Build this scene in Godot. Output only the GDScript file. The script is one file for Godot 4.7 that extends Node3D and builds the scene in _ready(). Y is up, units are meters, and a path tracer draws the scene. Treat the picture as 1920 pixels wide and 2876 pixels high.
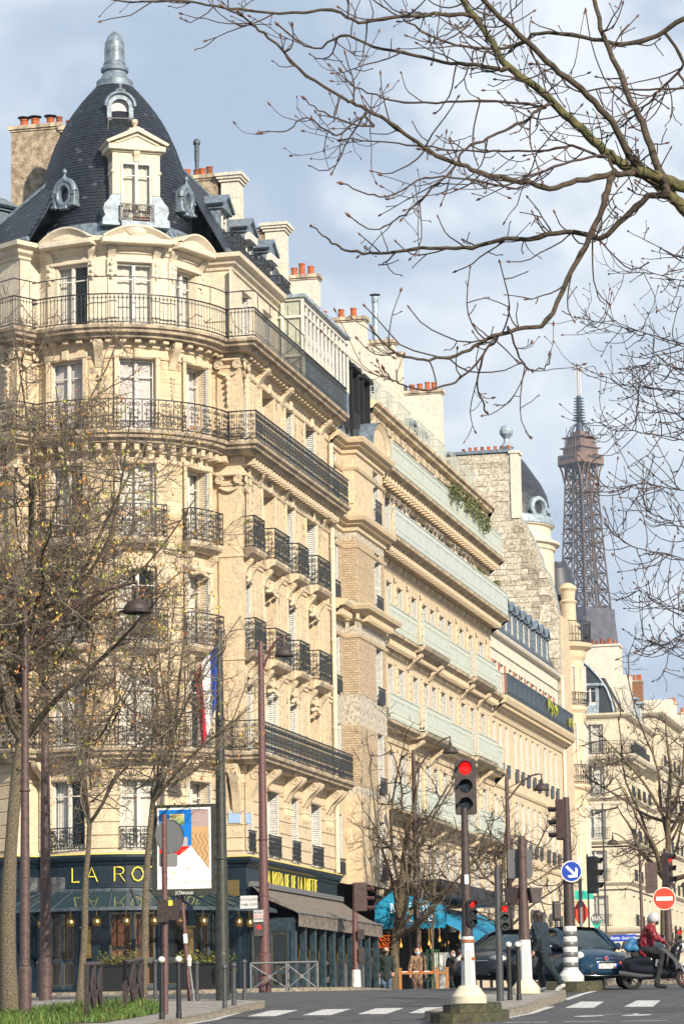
extends Node3D

const X0 = -24.54
const RC = Vector2(-28.62, -92.1)
const RR = 3.2
var M := {}
var used := {}
var rng := RandomNumberGenerator.new()

class MB:
	var v := PackedVector3Array()
	var n := PackedVector3Array()
	var k := PackedColorArray()
	var uv := PackedVector2Array()
	var col := Color(1, 1, 1)
	func tri(a: Vector3, b: Vector3, c: Vector3, na: Vector3, nb: Vector3, nc: Vector3):
		v.push_back(a); v.push_back(c); v.push_back(b)
		n.push_back(na); n.push_back(nc); n.push_back(nb)
		k.push_back(col); k.push_back(col); k.push_back(col)
	func t3(a: Vector3, b: Vector3, c: Vector3):
		var m := (b - a).cross(c - a).normalized()
		tri(a, b, c, m, m, m)
	func q(a: Vector3, b: Vector3, c: Vector3, d: Vector3):
		var m := (c - a).cross(d - b)
		if m.length_squared() < 1e-14: return
		m = m.normalized()
		tri(a, b, c, m, m, m); tri(a, c, d, m, m, m)
	func qs(a: Vector3, b: Vector3, c: Vector3, d: Vector3, na: Vector3, nb: Vector3, nc: Vector3, nd: Vector3):
		tri(a, b, c, na, nb, nc); tri(a, c, d, na, nc, nd)
	func bx(x0: float, x1: float, y0: float, y1: float, z0: float, z1: float, t := Transform3D()):
		var p := []
		for z in [z0, z1]:
			for y in [y0, y1]:
				for x in [x0, x1]: p.push_back(t * Vector3(x, y, z))
		q(p[4], p[5], p[7], p[6]); q(p[1], p[0], p[2], p[3]); q(p[5], p[1], p[3], p[7])
		q(p[0], p[4], p[6], p[2]); q(p[6], p[7], p[3], p[2]); q(p[0], p[1], p[5], p[4])
	func box(c: Vector3, s: Vector3, t := Transform3D()):
		bx(c.x - s.x / 2, c.x + s.x / 2, c.y - s.y / 2, c.y + s.y / 2, c.z - s.z / 2, c.z + s.z / 2, t)
	func pan(x0: float, x1: float, y0: float, y1: float, z0: float, z1: float, b: float, t := Transform3D()):
		var o := [t * Vector3(x0, y0, z1 - b), t * Vector3(x1, y0, z1 - b), t * Vector3(x1, y1, z1 - b), t * Vector3(x0, y1, z1 - b)]
		var i := [t * Vector3(x0 + b, y0 + b, z1), t * Vector3(x1 - b, y0 + b, z1), t * Vector3(x1 - b, y1 - b, z1), t * Vector3(x0 + b, y1 - b, z1)]
		var r := [t * Vector3(x0, y0, z0), t * Vector3(x1, y0, z0), t * Vector3(x1, y1, z0), t * Vector3(x0, y1, z0)]
		q(i[0], i[1], i[2], i[3])
		for j in 4:
			var l := (j + 1) % 4
			q(o[j], o[l], i[l], i[j]); q(r[j], r[l], o[l], o[j])
	func tube(p: Array, r: Array, sides := 6, cap := true):
		var m := p.size()
		if m < 2: return
		var d: Vector3 = (p[1] - p[0]).normalized()
		var u := d.cross(Vector3.UP if absf(d.y) < 0.9 else Vector3.RIGHT).normalized()
		var pr := []; var pn := []
		for i in m:
			var e: Vector3 = (p[mini(i + 1, m - 1)] - p[maxi(i - 1, 0)]).normalized()
			u = (u - e * u.dot(e)).normalized()
			var w := e.cross(u)
			var ring := []; var rn := []
			for j in sides:
				var a := TAU * j / sides
				var o := u * cos(a) + w * sin(a)
				ring.push_back(p[i] + o * r[i]); rn.push_back(o)
			if i > 0:
				for j in sides:
					var l := (j + 1) % sides
					qs(pr[j], pr[l], ring[l], ring[j], pn[j], pn[l], rn[l], rn[j])
			if cap and (i == 0 or i == m - 1):
				for j in range(1, sides - 1):
					if i == 0: t3(ring[0], ring[j + 1], ring[j])
					else: t3(ring[0], ring[j], ring[j + 1])
			pr = ring; pn = rn
	func bar(a: Vector3, b: Vector3, r: float, sides := 4): tube([a, b], [r, r], sides)
	func lathe(f: Array, segs: int, t := Transform3D(), a0 := 0.0, a1 := TAU):
		for i in f.size() - 1:
			var d: Vector2 = f[i + 1] - f[i]
			if d.length_squared() < 1e-12: continue
			var no := Vector2(d.y, -d.x).normalized()
			for j in segs:
				var x := a0 + (a1 - a0) * j / segs
				var y := a0 + (a1 - a0) * (j + 1) / segs
				var cx := Vector3(sin(x), 0, cos(x)); var cy := Vector3(sin(y), 0, cos(y))
				var nx: Vector3 = (t.basis * (cx * no.x + Vector3.UP * no.y)).normalized()
				var ny: Vector3 = (t.basis * (cy * no.x + Vector3.UP * no.y)).normalized()
				var up0 = Vector3.UP * f[i].y; var up1 = Vector3.UP * f[i + 1].y
				qs(t * (cx * f[i].x + up0), t * (cy * f[i].x + up0), t * (cy * f[i + 1].x + up1), t * (cx * f[i + 1].x + up1), nx, ny, ny, nx)
	func ext(f: PackedVector2Array, z0: float, z1: float, t := Transform3D()):
		var ix := Geometry2D.triangulate_polygon(f)
		for i in range(0, ix.size(), 3):
			var a := f[ix[i]]; var b := f[ix[i + 1]]; var c := f[ix[i + 2]]
			if (b - a).cross(c - a) < 0:
				var h := b; b = c; c = h
			t3(t * Vector3(a.x, a.y, z1), t * Vector3(b.x, b.y, z1), t * Vector3(c.x, c.y, z1))
			t3(t * Vector3(a.x, a.y, z0), t * Vector3(c.x, c.y, z0), t * Vector3(b.x, b.y, z0))
		for i in f.size():
			var a := f[i]; var b := f[(i + 1) % f.size()]
			q(t * Vector3(a.x, a.y, z0), t * Vector3(b.x, b.y, z0), t * Vector3(b.x, b.y, z1), t * Vector3(a.x, a.y, z1))
	func add(o: MB, t: Transform3D):
		var b := t.basis.inverse().transposed()
		for i in o.v.size():
			v.push_back(t * o.v[i]); n.push_back((b * o.n[i]).normalized()); k.push_back(o.k[i])
	func mesh(mat) -> ArrayMesh:
		var a := []
		a.resize(Mesh.ARRAY_MAX)
		a[Mesh.ARRAY_VERTEX] = v; a[Mesh.ARRAY_NORMAL] = n; a[Mesh.ARRAY_COLOR] = k
		if uv.size() == v.size(): a[Mesh.ARRAY_TEX_UV] = uv
		var m := ArrayMesh.new()
		if v.size() == 0: return m
		m.add_surface_from_arrays(Mesh.PRIMITIVE_TRIANGLES, a)
		m.surface_set_material(0, mat)
		return m

class Plan:
	var p := []; var m := []; var s := []
	func _init(pts: Array):
		p = pts
		var l := 0.0
		for i in pts.size():
			var n0 := Vector2.ZERO; var n1 := Vector2.ZERO
			if i > 0: n0 = out(pts[i - 1], pts[i])
			if i < pts.size() - 1: n1 = out(pts[i], pts[i + 1])
			if i == 0: n0 = n1
			if i == pts.size() - 1: n1 = n0
			m.push_back((n0 + n1) / (1.0 + n0.dot(n1)))
			if i > 0: l += pts[i].distance_to(pts[i - 1])
			s.push_back(l)
	func out(a: Vector2, b: Vector2) -> Vector2:
		var d := (b - a).normalized()
		return Vector2(-d.y, d.x)
	func seg(x: float) -> int:
		var i := 0
		while i < s.size() - 2 and s[i + 1] < x: i += 1
		return i
	func at(x: float, o: float, y: float) -> Vector3:
		var i := seg(x)
		var t: float = (x - s[i]) / (s[i + 1] - s[i])
		var r: Vector2 = p[i].lerp(p[i + 1], t) + m[i].lerp(m[i + 1], t) * o
		return Vector3(r.x, y, r.y)
	func xf(x: float, o: float, y: float) -> Transform3D:
		var i := seg(x)
		var w := out(p[i], p[i + 1])
		if i > 0 and i < s.size() - 2 and s[i + 1] - s[i] < 0.6:
			var t: float = (x - s[i]) / (s[i + 1] - s[i])
			w = m[i].lerp(m[i + 1], t).normalized()
		return Transform3D(Basis(Vector3(w.y, 0, -w.x), Vector3.UP, Vector3(w.x, 0, w.y)), at(x, o, y))
	func cuts(a: float, b: float, more := []) -> Array:
		var r := [a, b]
		for x in s:
			if x > a + 0.001 and x < b - 0.001: r.push_back(x)
		for x in more:
			if x > a + 0.001 and x < b - 0.001: r.push_back(x)
		r.sort()
		var o := [r[0]]
		for x in r:
			if x - o[-1] > 0.0005: o.push_back(x)
		return o

func wall(b: MB, pl: Plan, s0: float, s1: float, y0: float, y1: float, holes: Array, d := 0.35, off := 0.0):
	var more := []
	for h in holes: more.append_array([h[0], h[1]])
	var c := pl.cuts(s0, s1, more)
	for i in c.size() - 1:
		var mid: float = (c[i] + c[i + 1]) / 2
		var hs := []
		for h in holes:
			if h[0] < mid and h[1] > mid: hs.push_back(h)
		hs.sort_custom(func(a, e): return a[2] < e[2])
		var y := y0
		for h in hs:
			var dd: float = h[4] if h.size() > 4 else d
			if h[2] > y + 0.001: b.q(pl.at(c[i], off, y), pl.at(c[i + 1], off, y), pl.at(c[i + 1], off, h[2]), pl.at(c[i], off, h[2]))
			b.q(pl.at(c[i], off, h[2]), pl.at(c[i + 1], off, h[2]), pl.at(c[i + 1], off - dd, h[2]), pl.at(c[i], off - dd, h[2]))
			b.q(pl.at(c[i], off - dd, h[3]), pl.at(c[i + 1], off - dd, h[3]), pl.at(c[i + 1], off, h[3]), pl.at(c[i], off, h[3]))
			y = h[3]
		if y < y1 - 0.001: b.q(pl.at(c[i], off, y), pl.at(c[i + 1], off, y), pl.at(c[i + 1], off, y1), pl.at(c[i], off, y1))
	for h in holes:
		if h.size() > 4: d = h[4]
		b.q(pl.at(h[0], off, h[2]), pl.at(h[0], off - d, h[2]), pl.at(h[0], off - d, h[3]), pl.at(h[0], off, h[3]))
		b.q(pl.at(h[1], off - d, h[2]), pl.at(h[1], off, h[2]), pl.at(h[1], off, h[3]), pl.at(h[1], off - d, h[3]))

func sweep(b: MB, pl: Plan, s0: float, s1: float, f: Array, cap := true):
	var c := pl.cuts(s0, s1)
	for i in c.size() - 1:
		for j in f.size() - 1:
			b.q(pl.at(c[i], f[j].x, f[j].y), pl.at(c[i + 1], f[j].x, f[j].y), pl.at(c[i + 1], f[j + 1].x, f[j + 1].y), pl.at(c[i], f[j + 1].x, f[j + 1].y))
	if cap:
		for e in [s0, s1]:
			for j in range(1, f.size() - 1):
				var a := pl.at(e, f[0].x, f[0].y); var g := pl.at(e, f[j].x, f[j].y); var h := pl.at(e, f[j + 1].x, f[j + 1].y)
				if e == s0: b.t3(a, g, h)
				else: b.t3(a, h, g)

func L(r: float, g: float, b: float) -> Color: return Color(r, g, b).linear_to_srgb()

func numbered(nm: String, parent: Node) -> String:
	var key := str(parent.get_instance_id()) + nm
	var i: int = used.get(key, 0)
	used[key] = i + 1
	return nm if i == 0 else "%s_%03d" % [nm, i]

func tag(o, label: String, category: String, group := "", kind := ""):
	if label: o.set_meta("label", label)
	if category: o.set_meta("category", category)
	if group: o.set_meta("group", group)
	if kind: o.set_meta("kind", kind)
	return o

func thing(nm: String, label: String, category: String, at := Vector3.ZERO, turn := 0.0, group := "") -> Node3D:
	var o := Node3D.new()
	o.name = numbered(nm, self)
	add_child(o)
	o.position = at; o.rotation.y = turn
	tag(o, label, category, group)
	return o

func part(parent: Node3D, nm: String, b, mat, t := Transform3D()) -> MeshInstance3D:
	var o := MeshInstance3D.new()
	o.mesh = b.mesh(mat) if b is MB else b
	if not (b is MB) and mat: o.material_override = mat
	o.name = numbered(nm, parent)
	parent.add_child(o)
	o.transform = t
	return o

func ginv(parent: Node) -> Transform3D:
	var t := Transform3D()
	var g = parent
	while g != self:
		t = g.transform * t
		g = g.get_parent()
	return t.affine_inverse()

func wpart(parent: Node3D, nm: String, b, mat, t := Transform3D()) -> MeshInstance3D:
	return part(parent, nm, b, mat, ginv(parent) * t)

func struct(nm: String, b: MB, mat) -> MeshInstance3D:
	var o := part(self, nm, b, mat)
	o.set_meta("kind", "structure")
	return o

func T(x: float, y: float, z: float, ry := 0.0, s := Vector3.ONE) -> Transform3D:
	return Transform3D(Basis(Vector3.UP, ry).scaled_local(s), Vector3(x, y, z))

func noise_tex(seed: int, size: int, f1: float, a1: float, f2: float, a2: float, grain: float, tint := Color(1, 1, 1), stretch := 1.0) -> ImageTexture:
	var n1 := FastNoiseLite.new(); n1.seed = seed; n1.frequency = f1; n1.fractal_octaves = 4
	var n2 := FastNoiseLite.new(); n2.seed = seed + 7; n2.frequency = f2; n2.fractal_octaves = 3
	var i1 := n1.get_seamless_image(size, size); var i2 := n2.get_seamless_image(size, size)
	var im := Image.create(size, size, false, Image.FORMAT_RGB8)
	var r := RandomNumberGenerator.new(); r.seed = seed
	for y in size:
		for x in size:
			var a := i1.get_pixel(x, int(y * stretch) % size).r - 0.5; var b := i2.get_pixel(x, y).r - 0.5
			var g := 0.86 + a * a1 + b * a2 + (r.randf() - 0.5) * grain
			var c := clampf(a * 2.2, -1, 1) * 0.5 + 0.5
			im.set_pixel(x, y, Color(clampf(g * lerpf(1, tint.r, c), 0, 1), clampf(g * lerpf(1, tint.g, c), 0, 1), clampf(g * lerpf(1, tint.b, c), 0, 1)))
	return ImageTexture.create_from_image(im)

func bump_tex(seed: int, size: int, f: float, s: float) -> ImageTexture:
	var n1 := FastNoiseLite.new(); n1.seed = seed; n1.frequency = f; n1.fractal_octaves = 5
	var im := n1.get_seamless_image(size, size)
	im.bump_map_to_normal_map(s)
	return ImageTexture.create_from_image(im)

func mat(nm: String, c: Color, rough := 0.8, tex = null, size := 2.0, bump = null, bs := 0.5, metal := 0.0) -> StandardMaterial3D:
	var m := StandardMaterial3D.new()
	m.albedo_color = c; m.roughness = rough; m.metallic = metal
	if tex: m.albedo_texture = tex
	if bump:
		m.normal_enabled = true; m.normal_texture = bump; m.normal_scale = bs
	if tex or bump:
		m.uv1_triplanar = true; m.uv1_world_triplanar = true
		m.uv1_scale = Vector3.ONE / size
	M[nm] = m
	return m

func materials():
	var nz := noise_tex(3, 512, 0.008, 0.13, 0.05, 0.16, 0.09, Color(1, 0.965, 0.91))
	var nz2 := noise_tex(11, 512, 0.012, 0.5, 0.06, 0.35, 0.1, Color(0.94, 0.97, 1))
	var fine := noise_tex(21, 256, 0.03, 0.2, 0.15, 0.2, 0.16)
	var spot := noise_tex(31, 512, 0.02, 0.75, 0.09, 0.5, 0.1, Color(1, 0.9, 0.75))
	var b1 := bump_tex(5, 256, 0.04, 3.0)
	var b2 := bump_tex(6, 256, 0.12, 4.0)
	mat("stone_worn", L(0.66, 0.575, 0.45), 0.92, spot, 3.3, b1, 0.5)
	mat("stone_warm", L(0.72, 0.585, 0.405), 0.9, nz, 2.7, b1, 0.4)
	mat("stone", L(0.73, 0.615, 0.45), 0.9, nz, 3.1, b1, 0.4)
	mat("stone_pale", L(0.75, 0.645, 0.49), 0.9, nz, 2.3, b1, 0.4)
	mat("stone_b", L(0.73, 0.62, 0.465), 0.9, nz, 3.7, b1, 0.4)
	mat("stone_c", L(0.76, 0.65, 0.475), 0.9, nz, 4.1, b1, 0.3)
	var streak := noise_tex(71, 512, 0.012, 0.6, 0.05, 0.34, 0.08, Color(1, 0.95, 0.88), 0.12)
	mat("slab", L(0.58, 0.50, 0.395), 0.9, streak, 2.2, b1, 0.4)
	mat("stone_stain", L(0.72, 0.61, 0.455), 0.9, streak, 2.6, b1, 0.4)
	mat("cream", L(0.80, 0.74, 0.62), 0.75, nz, 3.3, b1, 0.15)
	mat("plaster", L(0.82, 0.79, 0.71), 0.9, nz, 4.0, b1, 0.2)
	mat("plaster_e", L(0.78, 0.72, 0.58), 0.9, nz, 4.0, b1, 0.2)
	mat("stucco", L(0.47, 0.37, 0.26), 0.95, nz2, 2.2, b2, 0.5)
	mat("brick_red", L(0.30, 0.16, 0.10), 0.9, spot, 1.0, b2, 0.5)
	mat("mortar", L(0.60, 0.53, 0.42), 0.95, nz2, 1.3, b2, 0.4)
	for i in 4:
		mat("brick%d" % i, L(0.66 - 0.03 * i, 0.53 - 0.035 * i, 0.37 - 0.03 * i), 0.9, fine, 0.7, b2, 0.4)
		mat("rubble%d" % i, [L(0.76, 0.665, 0.52), L(0.72, 0.625, 0.485), L(0.67, 0.58, 0.445), L(0.79, 0.70, 0.555)][i], 0.95, nz2, 1.1 + 0.3 * i, b2, 0.8)
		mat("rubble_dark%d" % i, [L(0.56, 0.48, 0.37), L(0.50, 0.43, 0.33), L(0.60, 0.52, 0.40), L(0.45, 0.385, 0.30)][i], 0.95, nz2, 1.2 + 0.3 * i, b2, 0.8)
	var sl := mat("slate", Color(1, 1, 1), 0.42, fine, 0.9, b1, 0.25)
	sl.vertex_color_use_as_albedo = true
	mat("brick_vc", Color(1, 1, 1), 0.9, fine, 0.7, b2, 0.4).vertex_color_use_as_albedo = true
	mat("brick_pink", L(0.48, 0.20, 0.15), 0.9, spot, 0.5, b2, 0.4)
	mat("slate_plain", L(0.05, 0.06, 0.08), 0.45, fine, 0.9, b1, 0.3)
	mat("zinc", L(0.235, 0.29, 0.345), 0.5, nz2, 1.7, b1, 0.15, 0.25)
	mat("zinc_pale", L(0.42, 0.50, 0.56), 0.5, nz2, 1.7, b1, 0.15, 0.15)
	mat("zinc_dark", L(0.075, 0.10, 0.125), 0.5, nz2, 1.9, b1, 0.15, 0.2)
	mat("iron", L(0.02, 0.027, 0.033), 0.45, fine, 0.5)
	mat("rust_iron", L(0.105, 0.068, 0.052), 0.7, fine, 6.0)
	mat("tower_net", L(0.12, 0.115, 0.14), 0.95, nz2, 30.0)
	mat("tower_deck", L(0.24, 0.155, 0.12), 0.8, fine, 6.0)
	mat("mint", L(0.62, 0.70, 0.665), 0.6, nz, 1.9, b1, 0.15)
	mat("mint_blue", L(0.60, 0.685, 0.70), 0.6, nz, 1.9, b1, 0.15)
	mat("white", L(0.82, 0.82, 0.80), 0.55, nz, 2.9)
	mat("white_metal", L(0.78, 0.78, 0.75), 0.5, fine, 1.3)
	mat("curtain", L(0.86, 0.86, 0.82), 0.9, nz, 1.1)
	mat("blind", L(0.80, 0.77, 0.80), 0.9, nz, 1.7)
	mat("frost", L(0.66, 0.72, 0.62), 0.7, nz, 2.0)
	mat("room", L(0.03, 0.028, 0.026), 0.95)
	mat("terracotta", L(0.50, 0.15, 0.06), 0.85, spot, 0.8, b2, 0.3)
	mat("terracotta_dark", L(0.26, 0.10, 0.06), 0.9, spot, 0.8, b2, 0.3)
	mat("teal", L(0.006, 0.019, 0.031), 0.35, nz2, 1.9)
	mat("teal_frame", L(0.03, 0.055, 0.07), 0.4, nz2, 1.9)
	mat("black", L(0.012, 0.012, 0.013), 0.5, fine, 0.6)
	mat("rubber", L(0.02, 0.02, 0.02), 0.85)
	mat("brown", L(0.105, 0.062, 0.055), 0.55, nz2, 0.7, b1, 0.2)
	mat("brown_dark", L(0.06, 0.04, 0.038), 0.6, nz2, 0.7, b1, 0.2)
	mat("brown_red", L(0.16, 0.07, 0.065), 0.5, nz2, 0.7, b1, 0.2)
	mat("pole_green", L(0.045, 0.048, 0.038), 0.5, nz2, 0.9)
	mat("iron_grey", L(0.065, 0.068, 0.075), 0.45, fine, 0.5)
	mat("grey_metal", L(0.24, 0.245, 0.25), 0.5, fine, 0.8, null, 0.5, 0.3)
	mat("brass", L(0.42, 0.29, 0.11), 0.3, fine, 0.4, null, 0.5, 0.8)
	mat("gilt", L(0.78, 0.66, 0.07), 0.45)
	mat("gold_line", L(0.70, 0.58, 0.12), 0.5)
	mat("wood", L(0.23, 0.085, 0.03), 0.4, noise_tex(41, 256, 0.02, 0.5, 0.1, 0.3, 0.1, Color(1, 0.85, 0.7)), 0.8)
	mat("timber", L(0.48, 0.26, 0.10), 0.8, noise_tex(43, 256, 0.02, 0.4, 0.1, 0.3, 0.1, Color(1, 0.85, 0.7)), 0.5)
	mat("awning", L(0.22, 0.18, 0.15), 0.9, nz2, 1.7, b2, 0.3)
	mat("blue_cloth", L(0.01, 0.32, 0.55), 0.85, nz2, 2.0, b2, 0.2)
	mat("asphalt", L(0.085, 0.087, 0.095), 0.85, noise_tex(51, 512, 0.008, 0.5, 0.12, 0.4, 0.36), 2.6, b2, 0.5)
	mat("asphalt_patch", L(0.062, 0.062, 0.066), 0.9, noise_tex(55, 512, 0.02, 0.4, 0.14, 0.4, 0.36), 1.9, b2, 0.6)
	mat("pavement", L(0.34, 0.315, 0.285), 0.9, noise_tex(52, 512, 0.01, 0.4, 0.1, 0.3, 0.2), 2.1, b2, 0.3)
	mat("kerb", L(0.30, 0.29, 0.275), 0.9, spot, 1.2, b2, 0.4)
	mat("island", L(0.10, 0.085, 0.065), 0.95, noise_tex(53, 512, 0.014, 0.7, 0.08, 0.5, 0.2, Color(0.85, 1, 0.7)), 1.1, b2, 0.8)
	mat("road_paint", L(0.66, 0.66, 0.64), 0.8, noise_tex(54, 512, 0.02, 0.5, 0.15, 0.5, 0.25), 1.6)
	mat("grass_soil", L(0.06, 0.055, 0.03), 0.95, spot, 0.9, b2, 0.6)
	var ba := noise_tex(61, 512, 0.02, 0.9, 0.09, 0.6, 0.15, Color(1, 0.98, 0.86))
	mat("bark", L(0.17, 0.135, 0.095), 0.95, ba, 0.6, bump_tex(62, 256, 0.05, 8.0), 1.0)
	mat("bark_grey", L(0.165, 0.14, 0.105), 0.95, ba, 0.5, bump_tex(62, 256, 0.05, 8.0), 0.7)
	mat("bark_green", L(0.13, 0.108, 0.072), 0.95, noise_tex(63, 512, 0.01, 0.9, 0.09, 0.6, 0.15, Color(0.85, 1.0, 0.6)), 0.5, bump_tex(62, 256, 0.05, 8.0), 0.7)
	mat("branch", L(0.085, 0.066, 0.05), 0.9, ba, 0.4, b2, 0.6)
	mat("twig", L(0.075, 0.052, 0.043), 0.85, fine, 0.3)
	mat("twig_pale", L(0.23, 0.19, 0.145), 0.85, fine, 0.3)
	var lf := mat("leaf", Color(1, 1, 1), 0.7)
	lf.vertex_color_use_as_albedo = true
	lf.backlight_enabled = true; lf.backlight = Color(0.3, 0.28, 0.1)
	lf.cull_mode = BaseMaterial3D.CULL_DISABLED
	var g := mat("glass", L(0.10, 0.13, 0.14), 0.04)
	g.transparency = BaseMaterial3D.TRANSPARENCY_ALPHA; g.albedo_color.a = 0.06; g.metallic_specular = 0.3
	var g2 := mat("canopy_glass", L(0.05, 0.09, 0.10), 0.05)
	g2.transparency = BaseMaterial3D.TRANSPARENCY_ALPHA; g2.albedo_color.a = 0.45
	mat("glass_dark", L(0.02, 0.028, 0.034), 0.05)
	mat("glass_car", L(0.015, 0.03, 0.035), 0.04)
	mat("car_blue", L(0.006, 0.028, 0.062), 0.28)
	M.car_blue.clearcoat_enabled = true; M.car_blue.clearcoat = 0.5; M.car_blue.metallic_specular = 0.3; M.car_blue.clearcoat_roughness = 0.05
	mat("car_black", L(0.007, 0.009, 0.014), 0.28)
	M.car_black.clearcoat_enabled = true; M.car_black.clearcoat = 0.35; M.car_black.metallic_specular = 0.3; M.car_black.clearcoat_roughness = 0.05
	mat("chrome", L(0.6, 0.6, 0.6), 0.15, null, 1, null, 0, 1.0)
	mat("lens", L(0.55, 0.55, 0.55), 0.08)
	mat("skin", L(0.52, 0.30, 0.22), 0.6)
	mat("paper", L(0.80, 0.80, 0.78), 0.7)

func glow(nm: String, c: Color, e: float) -> StandardMaterial3D:
	var m := mat(nm, Color(0.05, 0.02, 0.02), 0.4)
	m.emission_enabled = true; m.emission = c; m.emission_energy_multiplier = e
	return m

var cache := {}

func curl(b: MB, t: Transform3D, cx: float, cy: float, r: float, a0: float, turns: float, th: float, steps := 9):
	var p := []; var rr := []
	for i in steps:
		var f := float(i) / (steps - 1)
		var a := a0 + turns * TAU * f
		var q := r * (1.0 - 0.78 * f)
		p.push_back(t * Vector3(cx + cos(a) * q, cy + sin(a) * q, 0)); rr.push_back(th)
	b.tube(p, rr, 3, false)

func iron_panel(style: String, w: float, h: float) -> MB:
	var b := MB.new()
	var t := Transform3D()
	var th := 0.011
	if style == "bars":
		var n := maxi(2, int(round(w / 0.115)))
		for i in n:
			var x := -w / 2 + w * (i + 0.5) / n
			b.bar(Vector3(x, 0.0, 0), Vector3(x, h, 0), 0.009, 4)
			b.bar(Vector3(x, h * 0.84, 0), Vector3(x, h * 0.93, 0), 0.02, 4)
			for s in [-1, 1]:
				curl(b, t, x + s * w / n * 0.22, h * 0.13, w / n * 0.24, PI / 2, s * 0.9, 0.008, 6)
				curl(b, t, x + s * w / n * 0.25, h * 0.88, w / n * 0.25, 0 if s > 0 else PI, s * 0.5, 0.008, 5)
	elif style == "scroll":
		b.bar(Vector3(-w / 2, 0, 0), Vector3(-w / 2, h, 0), 0.011, 4)
		b.bar(Vector3(0, 0, 0), Vector3(0, h, 0), 0.012, 4)
		b.bar(Vector3(-w * 0.25, h * 0.28, 0), Vector3(-w * 0.25, h * 0.72, 0), 0.01, 3)
		b.bar(Vector3(w * 0.25, h * 0.28, 0), Vector3(w * 0.25, h * 0.72, 0), 0.01, 3)
		for s in [-1, 1]:
			curl(b, t, s * w * 0.24, h * 0.84, w * 0.22, 0.5 * PI, s * 1.6, th + 0.003, 10)
			curl(b, t, s * w * 0.24, h * 0.15, w * 0.22, -0.5 * PI, -s * 1.6, th + 0.003, 10)
			curl(b, t, s * w * 0.25, h * 0.5, w * 0.17, 0, s * 1.5, th, 9)
			curl(b, t, s * w * 0.14, h * 0.63, w * 0.13, PI, s * 1.2, th, 7)
			curl(b, t, s * w * 0.14, h * 0.36, w * 0.13, PI, -s * 1.2, th, 7)
	elif style == "simple":
		var n := maxi(2, int(round(w / 0.12)))
		for i in n: b.bar(Vector3(-w / 2 + w * (i + 0.5) / n, 0, 0), Vector3(-w / 2 + w * (i + 0.5) / n, h, 0), 0.011, 4)
		b.bar(Vector3(-w / 2, h * 0.8, 0), Vector3(w / 2, h * 0.8, 0), 0.01, 4)
	return b

func railing(b: MB, pl: Plan, s0: float, s1: float, o: float, y: float, h: float, style: String, mw := 0.36, turn_ends := 0.0):
	sweep(b, pl, s0, s1, [Vector2(o - 0.025, y + h - 0.035), Vector2(o + 0.025, y + h - 0.035), Vector2(o + 0.025, y + h), Vector2(o - 0.025, y + h), Vector2(o - 0.025, y + h - 0.035)])
	sweep(b, pl, s0, s1, [Vector2(o - 0.018, y + 0.06), Vector2(o + 0.018, y + 0.06), Vector2(o + 0.018, y + 0.09), Vector2(o - 0.018, y + 0.09), Vector2(o - 0.018, y + 0.06)])
	var c := pl.cuts(s0, s1)
	var i := 0
	while i < c.size() - 1:
		var a := pl.at(c[i], o, 0); var e := pl.at(c[i + 1], o, 0)
		var ln := a.distance_to(e)
		var n := maxi(1, int(round(ln / mw)))
		var d := (e - a).normalized()
		for j in n:
			var q := a.lerp(e, (j + 0.5) / n)
			var key := "%s%.1f" % [style, h]
			if not cache.has(key): cache[key] = iron_panel(style, mw, h - 0.12)
			b.add(cache[key], Transform3D(Basis(d * (ln / n / mw), Vector3.UP, d.cross(Vector3.UP)), Vector3(q.x, y + 0.08, q.z)))
		i += 1
	if turn_ends > 0:
		for e in [s0, s1]:
			var a := pl.at(e, o, y); var z := pl.at(e, o - turn_ends, y)
			var d := (z - a).normalized()
			b.bar(a + Vector3.UP * (h - 0.018), z + Vector3.UP * (h - 0.018), 0.02, 4)
			b.bar(a + Vector3.UP * 0.07, z + Vector3.UP * 0.07, 0.016, 4)
			b.bar(a, a + Vector3.UP * h, 0.018, 4)
			var key := "%s%.1f" % [style, h]
			b.add(cache[key], Transform3D(Basis(d * (turn_ends / mw), Vector3.UP, d.cross(Vector3.UP)), a.lerp(z, 0.5) + Vector3.UP * 0.08))

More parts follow.
